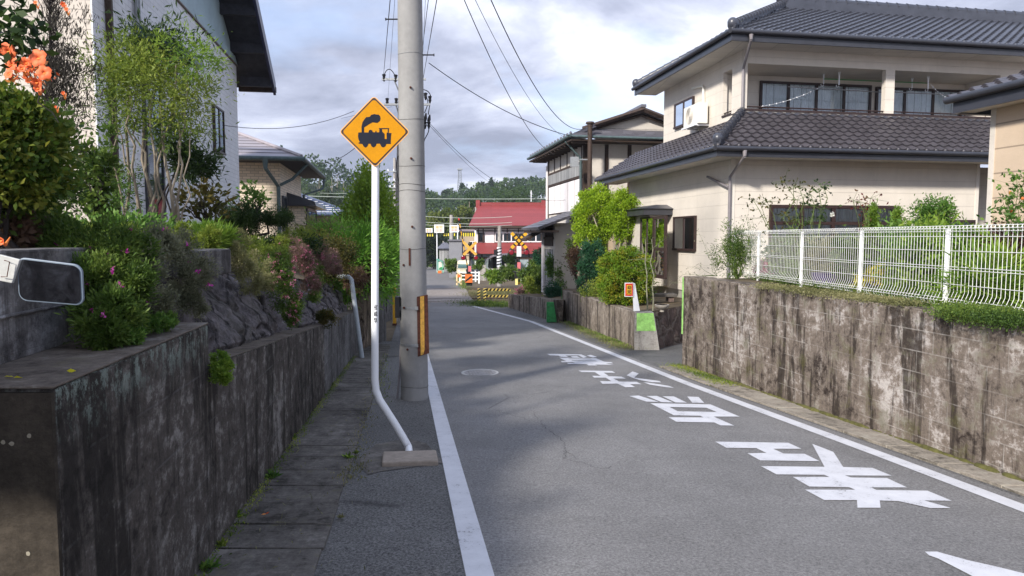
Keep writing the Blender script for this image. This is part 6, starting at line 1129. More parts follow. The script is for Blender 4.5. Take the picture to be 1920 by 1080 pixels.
# white pipe fence and orange board beyond the tracks
wf = thing('pipe_fence', 'white pipe fence with an orange notice beyond the tracks', 'fence', at(880, 530, 50)); mb = MB(); zz0 = prof(50)
for x in (862, 880, 898): a = at(x, 520, 50); mb.box(WF, a[0] - .05, a[0] + .05, 50, 50.1, zz0, at(x, 509, 50)[2])
build('post', mb, M['fencew'], wf); mb = MB()
for y in (511, 517, 524): a, b = at(862, y, 50), at(898, y, 50); mb.box(WF, a[0], b[0], 50.02, 50.08, a[2] - .04, a[2] + .04)
build('rail', mb, M['fencew'], wf)
a, b = at(855, 512, 47), at(866, 533, 47); gf2 = thing('signboard', 'cream gate-shaped board with an orange plate beside the far road edge', 'board', [a[0], 47, prof(47)]); mb = MB(); mb.box(WF, a[0], a[0] + .1, 47, 47.1, prof(47), a[2]); mb.box(WF, b[0] - .1, b[0], 47, 47.1, prof(47), a[2]); mb.box(WF, a[0], b[0], 47, 47.1, a[2] - .08, a[2]); mb.box(WF, a[0], b[0], 47, 47.1, a[2] - .65, a[2] - .57); build('frame', mb, plain('cream_frame', (.72, .55, .32), .6, .1, 4), gf2); build('plate', MB().box(WF, a[0] + .1, b[0] - .1, 46.97, 47.0, a[2] - .30, a[2] - .1), M['orange'], gf2)
# height gantries: striped beams carrying sign boards
def beam(par, x0, x1, y, hpx, n, Y):
    a, b = at(x0, y - hpx / 2, Y), at(x1, y + hpx / 2, Y); o = build('beam', MB().box(WF, a[0], b[0], Y, Y + .12, b[2], a[2]), plain('beam_yellow', (.75, .62, .05), .5, .1, 4) if 'beam_yellow' not in bpy.data.materials else bpy.data.materials['beam_yellow'], par); mb = MB(); w_ = (b[0] - a[0]) / n
    for i in range(n): mb.box(WF, a[0] + i * w_, a[0] + (i + .5) * w_, Y - .012, Y - .004, b[2] - .005, a[2] + .005)
    build('stripe', mb, M['black'], o)
def board(x0, y0, x1, y1, Y, lab, par=None):
    a, b = at(x0, y0, Y), at(x1, y1, Y); o = thing('signboard', lab, 'sign board', [(a[0] + b[0]) / 2, Y, b[2]], 'caution boards above the crossing'); build('frame', MB().box(WF, a[0], b[0], Y, Y + .06, b[2], a[2]), M['white'], o)
    build('face', MB().box(WF, a[0] + .07, b[0] - .07, Y - .012, Y - .002, b[2] + .07, a[2] - .07), plain('cream_face', (.62, .57, .50), .6, .05, 4) if 'cream_face' not in bpy.data.materials else bpy.data.materials['cream_face'], o); h_ = a[2] - b[2]; w_ = b[0] - a[0]
    mb = MB(); [text_on(mb, c, .3, (a[0] + w_ * f, Y - .017, b[2] + h_ * .68), EX, EZ, .012, fit=h_ * .28) for c, f in (('踏', .33), ('切', .67))]; build('upper_lettering', mb, plain('faded_orange', (.72, .42, .16), .6, .1, 4) if 'faded_orange' not in bpy.data.materials else bpy.data.materials['faded_orange'], o)
    mb = MB(); [text_on(mb, c, .3, (a[0] + w_ * f, Y - .017, b[2] + h_ * .3), EX, EZ, .010, fit=h_ * .28) for c, f in (('注', .33), ('意', .67))]; build('lower_lettering', mb, plain('faded_pink', (.70, .38, .36), .6, .1, 4) if 'faded_pink' not in bpy.data.materials else bpy.data.materials['faded_pink'], o)
def gantry(lab, posts_, beams, Y):
    a = at(posts_[0][0], 500, Y); o = thing('height_gantry', lab, 'height gantry', [a[0], Y, prof(Y)]); mb = MB()
    for x, y in posts_: p = at(x, y, Y); mb.tube([(p[0], Y + .06, prof(Y) - .1), (p[0], Y + .06, p[2])], .07, 8)
    build('post', mb, M['white'], o, smooth=True); [beam(o, *bm_, Y) for bm_ in beams]; return o
gantry('near height gantry with a bold yellow and black beam over the crossing approach', [(891.5, 432), (776, 421)], [(780, 812, 440, 6.5, 7), (862, 891, 440, 6.5, 7)][:2], 54.)
gantry('far height gantry with a smaller striped beam on a slender white post', [(819, 421), (858, 421), (790, 421)], [(830, 853, 440, 5, 6)], 86.)
board(797, 428, 811, 436, 53.8, 'cream caution board just right of the thick pole, half as tall as its neighbours'); board(814, 421, 832.5, 436.5, 85.6, 'square cream caution board with orange and pink characters on the slender white post'); board(843, 422, 860, 435.5, 53.7, 'wide faded cream caution board overlapping the pale concrete pole')
# truck, bin shelter, small far things
Y = 58; a, b = at(856, 489, Y), at(876, 515, Y); z0 = prof(Y); tk = thing('truck', 'small cream truck cab facing the camera behind the far signal', 'truck', [(a[0] + b[0]) / 2, Y, z0]); cr = plain('cream_vehicle', (.75, .68, .50), .35, .03, 2)
zr_ = a[2]; zt = at(860, 503, Y)[2]; build('body', MB().box(WF, a[0], b[0] + .3, Y, Y + 1.6, z0 + .3, zt).hull([(a[0], Y, zt), (b[0] + .3, Y, zt), (b[0] + .3, Y + 1.6, zt), (a[0], Y + 1.6, zt)], [(a[0] + .07, Y + .2, zr_), (b[0] + .23, Y + .2, zr_), (b[0] + .23, Y + 1.6, zr_), (a[0] + .07, Y + 1.6, zr_)]), cr, tk, bevel=.05)
build('windscreen', MB().hull([(a[0] + .1, Y - .01, zt + .02), (b[0] + .2, Y - .01, zt + .02), (b[0] + .2, Y + .05, zt + .02), (a[0] + .1, Y + .05, zt + .02)], [(a[0] + .14, Y + .17, zr_ - .12), (b[0] + .16, Y + .17, zr_ - .12), (b[0] + .16, Y + .25, zr_ - .12), (a[0] + .14, Y + .25, zr_ - .12)]), plain('teal_glass', (.10, .20, .19), .1, .1, 2, spec=.8), tk)
build('bumper', MB().box(WF, a[0] - .02, b[0] + .32, Y - .08, Y, z0 + .3, z0 + .5), M['black'], tk); [build('headlight', MB().tube([(x, Y - .03, z0 + .72), (x, Y, z0 + .72)], .09, 12), M['white'], tk) for x in (a[0] + .2, b[0] + .1)]; [build('wheel', MB().tube([(x, Y + .4, z0 + .28), (x + .18, Y + .4, z0 + .28)], .28, 16), M['black'], tk) for x in (a[0] + .02, b[0] + .1)]; build('mirror', MB().box(WF, a[0] - .18, a[0] - .08, Y - .05, Y, zt + .05, zt + .35).tube([(a[0] - .13, Y, zt + .3), (a[0] + .1, Y + .1, zt + .35)], .012, 5), M['black'], tk)
Y = 80; a, b = at(819, 492, Y), at(830, 508, Y); z0 = prof(Y); bh = thing('bin_shelter', 'green framed rubbish collection shelter with an orange box beside the far road', 'shelter', [a[0], Y, z0]); gm = plain('teal_frame', (.12, .40, .30), .5, .1, 4)
mb = MB(); [mb.box(WF, x, x + .07, y, y + .07, z0, a[2] + (.35 if x == a[0] else 0)) for x in (a[0], b[0] - .07) for y in (Y, Y + 1.2)]; mb.box(WF, a[0], b[0], Y, Y + .07, z0 + .35, z0 + .42); build('frame', mb, gm, bh); build('roof', MB().hull([(a[0] - .05, Y - .1, a[2] + .35), (b[0], Y - .1, a[2] + .02), (b[0], Y + 1.3, a[2] + .02), (a[0] - .05, Y + 1.3, a[2] + .35)], [(a[0] - .05, Y - .1, a[2] + .41), (b[0], Y - .1, a[2] + .08), (b[0], Y + 1.3, a[2] + .08), (a[0] - .05, Y + 1.3, a[2] + .41)]), gm, bh); build('panel', MB().box(WF, a[0] + .07, b[0] - .07, Y + 1.2, Y + 1.24, z0, a[2]), plain('pale_panel', (.60, .62, .55), .6, .1, 4), bh)
build('bin', MB().box(WF, a[0] + .15, b[0] - .1, Y - .5, Y - .1, z0, z0 + .32), M['orange'], bh); build('net', MB().ball((a[0] + .5, Y + .4, z0 + .5), .3, .3, .2), M['green'], bh)
# lattice mast and pylon on the far hill
def lattice(px, y0, y1, Y, w0, w1, lab, n=9, tip=0):
    a, b = at(px, y0, Y), at(px, y1, Y); o = MB(); 
    for i in range(n):
        t0, t1 = i / n, (i + 1) / n; z0, z1 = b[2] + (a[2] - b[2]) * t0, b[2] + (a[2] - b[2]) * t1; r0, r1 = w0 + (w1 - w0) * t0, w0 + (w1 - w0) * t1; c0 = [(a[0] + sx * r0, Y + sy * r0, z0) for sx, sy in ((-1, -1), (1, -1), (1, 1), (-1, 1))]; c1 = [(a[0] + sx * r1, Y + sy * r1, z1) for sx, sy in ((-1, -1), (1, -1), (1, 1), (-1, 1))]
        for k in range(4): o.tube([c0[k], c1[k]], .10, 4); o.tube([c0[k], c1[(k + 1) % 4]], .06, 4); o.tube([c0[k], c0[(k + 1) % 4]], .06, 4)
    if tip: o.box(WF, a[0] - w1 * 2.2, a[0] + w1 * 2.2, Y - w1 * 2, Y + w1 * 2, a[2] - .9, a[2] - .3)
    return build('radio_mast' if tip else 'pylon', o, plain('mast_grey', (.30, .32, .34), .6, .1, 1) if 'mast_grey' not in bpy.data.materials else bpy.data.materials['mast_grey'], label=lab, cat='mast', loc=b)
lattice(862, 315, 356, 330, 1.1, .55, 'grey lattice radio mast with a platform on top of the hill', tip=1)
m_ = lattice(954, 341, 358, 380, 1.2, .3, 'small distant pylon on the ridge right of the radio mast')
build('antenna', MB().tube([at(996, 378, 73), at(996, 357, 73)], .05, 5).tube([at(994, 362, 73), at(998, 362, 73)], .03, 5), M['white'], label='thin white antenna rising behind the red roof ridge', cat='antenna', loc=at(996, 378, 73))
# ------------------------------------------------------------------ wooded hill far behind
def hz(x, Y):
    rid = 19 * math.exp(-((Y - 345) / 95) ** 2) * (1 + .10 * math.sin(x * .021 + .7) + .06 * math.sin(x * .05)) + 21 * math.exp(-((Y - 230) / 50) ** 2 - ((x + 78) / 45) ** 2) + 5 * math.exp(-((Y - 300) / 60) ** 2 - ((x - 5) / 30) ** 2)
    return prof(Y) + rid * min(1, max(0, (Y - 150) / 60))
xs = list(np.linspace(-420, 420, 60)); ys2 = list(np.linspace(140, 520, 34)); build('hills', grid_sheet(xs, ys2, lambda x, y: hz(x, y) - .3), plain('forest_floor', (.03, .045, .02), .95, .3, .05), kind='structure')
rs = np.random.RandomState(5); Ps, Ds, Ts, Ls = [], [], [], []
def crown(x, y, z, r, hgt, n, tb, con):
    d = unit(rs.normal(size=(n, 3))); d[:, 2] = np.abs(d[:, 2]) * 1.2 - .35; q = .75 + .25 * rs.rand(n, 1); p = d * q
    if con: h = (p[:, 2:] + .35) / 1.3; p[:, :2] *= np.clip(1.05 - h, .08, 1)
    P = np.array([x, y, z + hgt * .45]) + p * np.array([r, r, hgt * .58]); Ps.append(P); Ds.append(d * .5 + rs.normal(size=(n, 3)) * .6); Ts.append(np.clip(tb + rs.normal(size=n) * .14, 0, 1)); Ls.append(np.full(n, max(.75, y / 260)) * rs.uniform(.7, 1.3, n))
k = 0
for Y in (158, 176, 196, 216, 236, 256, 276, 296, 316, 336, 350):
    X = -Y * .42
    while X < Y * .12:
        x = X + rs.uniform(-2, 2); y = Y + rs.uniform(-8, 8); con = rs.rand() < .13; r = rs.uniform(3.0, 5.5) * (.6 if con else 1); crown(x, y, hz(x, y), r, rs.uniform(7, 11) * (1.2 if con else 1), 170 if Y > 220 else 300, (.22 if con else rs.choice([.35, .5, .6, .75])), con); X += rs.uniform(4.2, 7.)
        k += 1
P = np.concatenate(Ps); D = np.concatenate(Ds); T = np.concatenate(Ts); Lw = np.concatenate(Ls)
leafmesh('woodland', P, D, Lw, Lw * .8, LM['wood'], None, T, kind='stuff', label='dense mixed wood covering the hill behind the crossing', loc=(0, 0, 0)); print('wood crowns', k, len(P))
# nearer yellow-green trees at the foot of the hill and bare trunks on the left slope
def tree(label, px0, py0, px1, py1, Y, mat, nl=2500, nc=40, ll=.35, cone=False, base=None, tr=.12, group='trees at the foot of the hill', shell=.45, name='tree', dep=None, spread=None, bm='barkd'):
    c, r = box2(px0, py0, px1, py1, Y, dep); z0 = base if base is not None else prof(Y) if Y < 140 else hz(c[0], Y); b = np.array([c[0], Y, z0]); o = thing(name, label, 'tree', b, group)
    P, D, T = clumps(c, r, nc, nl, spread or np.mean(r) * .16, shell, cone=cone); leafmesh('crown', P, D, ll * RS.uniform(.6, 1.3, len(P)), ll * .55, LM[mat], o, T)
    mb = MB(); mb.tube(wig(b, c, 5, .02), list(np.linspace(tr, tr * .5, 6)), 7); d = unit(RS.normal(size=(9, 3))); d[:, 2] = np.abs(d[:, 2]); stems(mb, c - [0, 0, r[2] * .4], c + d * r * .8, tr * .5, tr * .1, 4); build('trunk', mb, M[bm], o, smooth=True); return o
for i, (x0, y0, x1, y1, Y, mt, lb) in enumerate((
    (800, 400, 850, 450, 118, 'wood2', 'rounded yellow-green tree behind the left caution boards'), (846, 393, 900, 440, 122, 'wood2', 'broad yellow-green tree behind the gate arm tip'), (790, 430, 835, 500, 112, 'shade', 'tall dark tree at the end of the far road'), (868, 372, 915, 420, 130, 'wood', 'dark green tree just left of the red roof'),
    (826, 455, 862, 500, 92, 'shade', 'dark bushy garden tree behind the grey shed'), (700, 400, 738, 470, 100, 'wood', 'dark tree glimpsed left of the utility poles'), (905, 350, 1000, 400, 150, 'wood', 'wide dark tree mass behind the red roof ridge'), (560, 365, 660, 430, 90, 'shade', 'shaded trees behind the blue roof'))):
    tree(lb, x0, y0, x1, y1, Y, mt, 3000, 45, .5 if Y > 100 else .38)
for i, (x, y0, Y) in enumerate(((622, 332, 205), (632, 328, 207), (644, 340, 203), (598, 335, 204), (871, 380, 128), (880, 378, 127), (856, 392, 126))):
    a = at(x, y0, Y); z0 = a[2] - 9; build('bare_tree', MB().tube([(a[0], Y, z0), a], [.14, .06], 5).tube([a - [0, 0, 3], a + [1, 0, -1]], [.06, .02], 4).tube([a - [0, 0, 4], a + [-1, 0, -1.6]], [.06, .02], 4), M['barkp'], label='pale bare trunk standing among the hill trees, ' + ('second from left on the left slope', 'third from left on the left slope', 'rightmost on the left slope', 'leftmost on the left slope', 'middle one left of the red roof', 'nearest the red roof', 'leftmost one above the caution boards')[i], cat='tree', group='bare trunks', loc=(a[0], Y, z0))
# far plants round the crossing and the red house
def sh(label, x0, y0, x1, y1, Y, mat, nl=1500, ll=.1, nc=30, cone=False, st=3, cat='shrub', name='shrub', dep=None, **k):
    c, r = box2(x0, y0, x1, y1, Y, dep); return shrub(name, label, cat, c, r, mat, nc, nl, ll, .5, np.mean(r) * .17, st, cone=cone, bm='barkd', r0=max(.012, np.mean(r) * .04), **k)
sh('bright green grassy clump at the foot of the spiral striped pole', 912, 508, 938, 530, 44, 'bright', 1800, .2, lean=.3); sh('dark leafy shrub right of the spiral striped pole', 937, 500, 968, 528, 43.5, 'mid', 2200, .16)
sh('clipped garden pine by the red house gate', 944, 478, 968, 500, 52, 'dark', 1600, .16, 16); sh('small round shrub behind the orange panel', 888, 486, 905, 505, 54, 'mid', 1300, .16); sh('garden bushes lining the far road edge', 836, 484, 858, 509, 60, 'mid', 2400, .2)
sh('slender layered conifer between the red house and the old plaster house', 998, 470, 1013, 512, 34, 'blue', 2200, .10, 30, True); sh('shaded shrub beside the layered conifer', 1006, 468, 1022, 500, 35, 'shade', 1200, .1)
sh('tall weedy shrubs behind the near crossing signal', 978, 498, 1020, 548, 32.5, 'mid', 5200, .12, 60, st=12); sh('olive bush leaning over the low brown wall', 985, 515, 1028, 562, 30, 'yelgreen', 4200, .10, 50, st=8); sh('pink flowering clump spilling over the low brown wall', 966, 540, 990, 566, 30.2, 'pinkish', 2600, .06, 30, st=0, flowers=('pinkfl', 60, .05))
sh('trailing green plant below the pink clump', 980, 550, 990, 570, 29.7, 'mid', 900, .06); sh('lime green trailing plant beside the dark green wall end', 1010, 556, 1026, 578, 26, 'lime', 1200, .06, st=0); sh('dark spreading juniper above the dark green wall end', 1019, 533, 1055, 562, 24.5, 'blue', 5200, .05, 50, st=4, lean=.8)
sh('airy small tree in front of the grey shutters', 1026, 475, 1066, 538, 26.0, 'fresh', 3800, .10, 26, st=14); sh('green shrub under the airy small tree', 1008, 505, 1045, 545, 28, 'mid', 3600, .09, 40)
# golden conifers, maple and thuja behind the brown wall
c, r = box2(1074, 352, 1152, 470, 21.5, .62); shrub('conifer', 'large bright lime conifer in front of the old plaster house, left crown', 'conifer', c, r, 'lime', 230, 26000, .065, .5, .06, 8, (c[0], c[1], -.05), 'barkp', .06, .6, group='bright conifers', lean=.9, foliage='crown', lump_=.10)
c, r = box2(1140, 358, 1198, 450, 21.0, .5); shrub('conifer', 'bright lime conifer with bare pale branches below, right crown', 'conifer', c, r, 'lime', 160, 16000, .065, .5, .055, 10, (c[0] - .05, c[1], -.05), 'barkp', .045, .55, group='bright conifers', lean=.9, foliage='crown', lump_=.10)
c, r = box2(1086, 455, 1132, 545, 20.2, .38); shrub('conifer', 'dark blue-green upright conifer between the brown withered one and the maple', 'conifer', c, r, 'blue', 110, 11000, .07, .35, .055, 4, None, 'barkd', .04, .6, lean=.9, foliage='crown')
c, r = box2(1068, 460, 1094, 520, 22.0, .25); shrub('conifer', 'half withered brown conifer beside the dark blue-green one', 'conifer', c, r, 'dry', 50, 3800, .08, .3, .06, 24, (c[0] + .1, c[1], -.1), 'barkd', .02, .4, lean=1., foliage='crown')
sh('dark green conifer edge left of the withered one', 1066, 440, 1086, 500, 22.6, 'mid', 2600, .07, 30)
c, r = box2(1122, 466, 1222, 578, 16.6, .6); shrub('maple_tree', 'rounded dwarf maple with orange-tinged top overhanging the brown wall', 'tree', c, r, 'maple', 330, 42000, .05, .6, (.06, .06, .035), 12, (c[0], c[1], .05), 'barkd', .03, .62, group=None, lean=.5, foliage='crown', lump_=.07)
for i, x in enumerate((1213, 1223)):
    a, b = at(x + 1, 578, 14.9), at(x - 3 + i * 2, 448, 14.9); a[2] = .09; o = thing('cane', ('slim bare cane stem in front of the dark entrance door, left one', 'slim bare cane stem in front of the dark entrance door, right one')[i], 'cane', a, 'cane stems'); build('stem', MB().tube(wig(a, b, 6, .012), list(np.linspace(.018, .008, 7)), 7), M['cane'], o, smooth=True); tw = [a + (b - a) * t_ for t_ in np.linspace(.25, 1, 12)]; tips = [p + RS.normal(size=3) * [.16, .1, .1] + [0, 0, .06] for p in tw]; mb = MB(); [mb.tube([p, q_], [.004, .002], 4) for p, q_ in zip(tw, tips)]; build('twig', mb, M['cane'], o); P = np.repeat(np.array(tips), 10, 0) + RS.normal(size=(120, 3)) * .05; leafmesh('foliage', P, RS.normal(size=(120, 3)), .06, .012, LM['mid'], o)
sh('low leafy ground plants at the foot of the maple', 1090, 530, 1150, 566, 19.5, 'yelgreen', 2600, .05, 40, st=0); sh('dark foliage behind the pale conifer branches', 1150, 440, 1200, 500, 22.4, 'shade', 2200, .08, 30)
cover('grass', 'short grass along the foot of the brown wall', [G(x, y, .02) for x, y in ((1065, 606), (1100, 622), (1140, 638), (1180, 655))], .35, 'straw', 6000, .05, .15, .03)
cover('grass', 'green weeds along the foot of the brown wall', [G(x, y, .02) for x, y in ((1065, 605), (1100, 620), (1140, 636), (1180, 653))], .22, 'bright', 3000, .05, .25, .03)
cover('weeds', 'grass and weeds at the side of the crossing', [G(x, y, .03) for x, y in ((885, 569), (905, 572), (930, 573), (950, 575))], 1.2, 'mid', 4500, .12, .15, .1)
cover('weeds', 'dry grass beside the railway', [G(x, y, .03) for x, y in ((905, 556), (915, 551), (935, 550), (955, 548))], 1.1, 'straw', 6000, .14, .12, .1)
cover('weeds', 'grass verge of the far road', [G(x, y, .03) for x, y in ((874, 545), (863, 527), (856, 518))], .4, 'bright', 1500, .14, .12, .1); cover('weeds', 'distant grass at the end of the far road', [at(x, 501, 125) for x in (790, 805, 822)], 3, 'bright', 2500, .5, .2, .3)
cover('grass', 'weeds beside the railway on the left', [at(x, 568, 33) * [1, 1, 0] + [0, 0, prof(33) + .05] for x in (700, 722, 750)], 1.2, 'yelgreen', 2500, .12, .15, .12)
# moss along the right wall foot
P_ = [gz(XRW(y) - .02, y, .02) for y in np.linspace(3, rw0[1] - .1, 30)]; mb = MB()
for i in range(420):
    y = RS.uniform(2.5, rw0[1] - .05); e = .5 + .5 * math.sin(y * 2.1) * math.sin(y * 5.3); s = RS.uniform(.01, .035) * (.45 + e); p = gz(XRW(y) - s * .3, y, .012); mb.ball(p, s * 1.1, s * 2.2, s * .7, 7, 4)
build('moss', mb, M['moss'], label='moss growing along the foot of the stained right wall', kind='stuff', smooth=True); cover('moss_tufts', 'bright yellow-green moss at the far foot of the stained right wall', [gz(XRW(y) - .12, y, .012) for y in (9.8, 10.8, 11.9)], .22, 'yelgreen', 3500, .022, .5, .012)
# ground cover on top of the right wall, in front of the fence
seg = [onz(x, y, ZR + .03) for x, y in ((1925, 602), (1860, 592), (1790, 584))]; cover('ground_cover', 'dense green creeping plants on the wall top at the right edge', seg, .20, 'mid', 15000, .022, .5, .07); cover('ground_cover', 'green creeping plants along the wall top below the white fence', [onz(x, y, ZR + .02) for x, y in ((1720, 573), (1650, 564), (1580, 555), (1520, 548), (1430, 536))], .16, 'straw', 12000, .024, .5, .04)
cover('grass', 'low grass under the white mesh fence', [onz(x, y - 6, ZR + .02) for x, y in ((1925, 600), (1765, 577), (1613, 552), (1500, 535), (1420, 524))], .30, 'mid', 9000, .05, .2, .04)
# garden behind the white fence
def gs(label, x0, y0, x1, y1, Y, mat, nl, ll, nc=60, lw=.5, st=4, cat='shrub', name='shrub', dep=None, sp=.17, **k):
    c, r = box2(x0, y0, x1, y1, Y, dep); b = np.array([c[0], c[1], ZR - .03]); return shrub(name, label, cat, c, r, mat, nc, nl, ll, lw, np.mean(r) * sp, st, b, r0=.014, behind=(lambda P: P[:, 0] > fA[0] + dirf[0] / dirf[1] * (P[:, 1] - fA[1]) + .07) if 'bm' not in k else None, **k)
gs('feathery green climber at the far end of the white fence', 1342, 410, 1425, 522, 11.9, 'mid', 5200, .05, 70, .25, 14, bm='greenstem', shell=.1, dep=.3)
gs('magenta leaved plant behind the white mesh, near its far end', 1418, 488, 1456, 520, 12.0, 'crimson', 3200, .05, 30); gs('tall pale yellow-green shrub behind the fence, below the dark windows', 1518, 448, 1582, 520, 9.9, 'straw', 6000, .05, 60, .3, lean=.9)
gs('loose grey-green shrub between the magenta plant and the pale shrub', 1440, 440, 1525, 522, 11.3, 'mid', 6000, .06, 60); gs('bright yellow flowering plant at the foot of the second fence post', 1600, 512, 1626, 545, 8.8, 'yellowfl', 1500, .03, 30, st=3); gs('larger yellow flowering plant right of the second fence post', 1624, 500, 1666, 534, 8.6, 'yellowfl', 2400, .03, 40, st=3)
gs('dense mid-green shrub behind the fence between the second and third posts', 1655, 430, 1775, 575, 8.7, 'fresh', 15000, .07, 130, .4, dep=.5); gs('fresh green leafy shrub behind the third fence post', 1680, 422, 1860, 575, 7.9, 'bright', 15000, .07, 100, .35, dep=.5); gs('dark hedge with brown patches at the right end of the fence', 1815, 445, 1960, 530, 7.6, 'maroon', 5000, .045, 70, .5, dep=.5); gs('dark green hedge top above the brown patches', 1830, 432, 1965, 480, 7.9, 'dark', 7000, .04, 70, .5, dep=.5)
gs('long strap-leaved plants behind the fence at the right', 1770, 490, 1960, 595, 6.6, 'bright', 4200, .20, 60, .08, 0, dep=.3, lean=.9); gs('strap-leaved green plant at the foot of the third fence post', 1680, 520, 1730, 570, 7.8, 'bright', 700, .16, 14, .14, 0, lean=.9); gs('brown leaved shrub behind the second fence post', 1570, 440, 1650, 540, 9.0, 'mid', 7500, .05, 60)
gs('dark low shrub at the base of the garden behind the first post', 1460, 500, 1600, 540, 10.4, 'mid', 4200, .05, 50, dep=.3)
a = at(1545, 527, 9.6); pt_ = build('planter', MB().tube([(a[0], a[1], ZR), (a[0], a[1], ZR + .17), (a[0], a[1], ZR + .19)], [.14, .17, .18], 20), plain('purple_pot', (.05, .03, .12), .4, .1, 4), label='dark purple flower pot behind the white fence', cat='plant pot', loc=(a[0], a[1], ZR), smooth=True)
for i, (x0, y0, x1, Y, lb) in enumerate(((1624, 388, 1648, 9.6, 'small cone-shaped green conifer top above the fence, left one'), (1668, 386, 1694, 9.8, 'small cone-shaped green conifer top above the fence, right one'))): gs(lb, x0, y0, x1, 480, Y, 'bright', 4200, .03, 50, .5, 2, 'conifer', 'conifer', cone=True, shell=.5, lean=.9)
c, r = box2(1715, 375, 1790, 440, 9.4, .3); gs('rounded green bush with wispy tips above the fence', 1712, 374, 1792, 440, 9.4, 'fresh', 4200, .05, 60, .35, 26, dep=.3, shell=.2)
# roses: bare stems with sparse leaf sprays
def spray(label, base, pts, Y, mat, leafn=22, ll=.06, r=.009, bm='greenstem', cat='rose bush', name='rose_bush', fl=None):
    b = at(*base, Y); b[2] = ZR; o = thing(name, label, cat, b); mb = MB(); Pn, Dn = [], []
    for (x, y) in pts:
        tp = at(x, y, Y + RS.uniform(-.15, .15)); w_ = wig(b, tp, 6, .03); mb.tube(w_, list(np.linspace(r, r * .35, 7)), 5)
        for k in range(leafn): i = RS.choice([3, 4, 5, 6, 6, 6]); c = np.array(w_[i]) + RS.normal(size=3) * [.10, .06, .05]; mb.tube([w_[i], c], [r * .3, r * .15], 3); Pn.append(c); Dn.append(RS.normal(size=3) + [0, 0, -.2]); Pn.append(c); Dn.append(RS.normal(size=3))
    build('stem', mb, M[bm], o); leafmesh('foliage', np.array(Pn), np.array(Dn), ll, ll * .5, LM[mat], o)
    if fl: c = at(*fl, Y); leafmesh('flower', c + RS.normal(size=(30, 3)) * .008, RS.normal(size=(30, 3)), .03, .03, LM['whitefl'], o)
    return o
spray('tall rose stems with sparse dark leaves reaching above the dark windows', (1500, 520), [(1470, 340), (1488, 350), (1495, 375), (1508, 365), (1498, 350)], 10.7, 'olive', 14, .06, .012); spray('rose stems with a side spray reaching right above the windows', (1530, 520), [(1520, 365), (1535, 355), (1545, 353), (1527, 385), (1540, 410)], 10.0, 'dark', 16, .06, .012, fl=(1560, 402))
spray('arching rose shoot reaching left above the fence', (1490, 520), [(1412, 375), (1425, 380), (1438, 378), (1470, 400)], 10.8, 'olive', 14, .06); spray('thin leafless shoot above the climber', (1408, 520), [(1404, 390), (1398, 405), (1410, 410)], 11.5, 'twig', 10, .03, .004); spray('reddish leaved shoot left of the small cone conifers', (1625, 520), [(1600, 376), (1612, 380), (1632, 372), (1618, 392)], 9.3, 'redleaf', 12, .05)
spray('wispy bare twigs hanging over the far end of the right wall', (1345, 520), [(1260, 530), (1280, 515), (1302, 500), (1312, 440), (1330, 470), (1295, 520)], 12.2, 'grey', 9, .03, .004)
sp1 = spray('climbing tomato plant with orange fruit at the right edge', (1900, 540), [(1905, 330), (1890, 370), (1915, 350), (1895, 400), (1912, 420), (1925, 380), (1930, 340), (1885, 390)], 7.6, 'fresh', 34, .06, .006, cat='plant', name='tomato_plant')
for x, y in ((1894, 361), (1896, 396), (1917, 372)): c = at(x, y, 7.5); build('fruit', MB().ball(c, .014, .014, .018, 10, 8), M['orange'], sp1, smooth=True)
# ------------------------------------------------------------------ left garden
c, r = box2(660, 330, 738, 540, 17.5, 1.); shrub('conifer', 'tall bright green conifer behind the sign post', 'conifer', c, r, 'conif', 150, 16000, .10, .5, .14, 5, (c[0], c[1], -.6), 'barkd', .07, .5, cone=False, lean=.9, foliage='crown')
c, r = box2(668, 335, 712, 420, 17.5, .4); shrub('conifer', 'pointed bright tip of conifer standing in front of the hill', 'conifer', c, r, 'conif', 60, 4500, .09, .45, .08, 3, (c[0], c[1], -.6), 'barkd', .05, .3, cone=True, lean=1., foliage='crown')
c, r = box2(580, 425, 742, 560, 14.6, .75); shrub('hedge', 'large feathery bright green hedge above the end of the rock bank', 'hedge', c, r, 'hedge', 190, 26000, .12, .16, .13, 0, None, shell=.55, lean=1.1); P, D, T = clumps(c + [-.5, 0, .25], r * [.7, .7, .8], 120, 7000, .1, .7); 
sh('dark maroon shrub under the feathery hedge', 668, 480, 722, 545, 14.4, 'maroon', 6500, .05, 60, st=3, dep=.35); sh('dark rounded shrub at the top end of the rock bank', 590, 440, 664, 520, 12.2, 'olive', 8500, .04, 80, st=3, dep=.5); sh('brownish shrub above the bent drain pipe', 640, 500, 690, 540, 13.4, 'dry', 3500, .04, 40, st=2, dep=.25)
sh('pale seed heads of grass above the hedge', 560, 418, 640, 450, 14.6, 'straw', 1500, .10, 30, st=0, dep=.5)
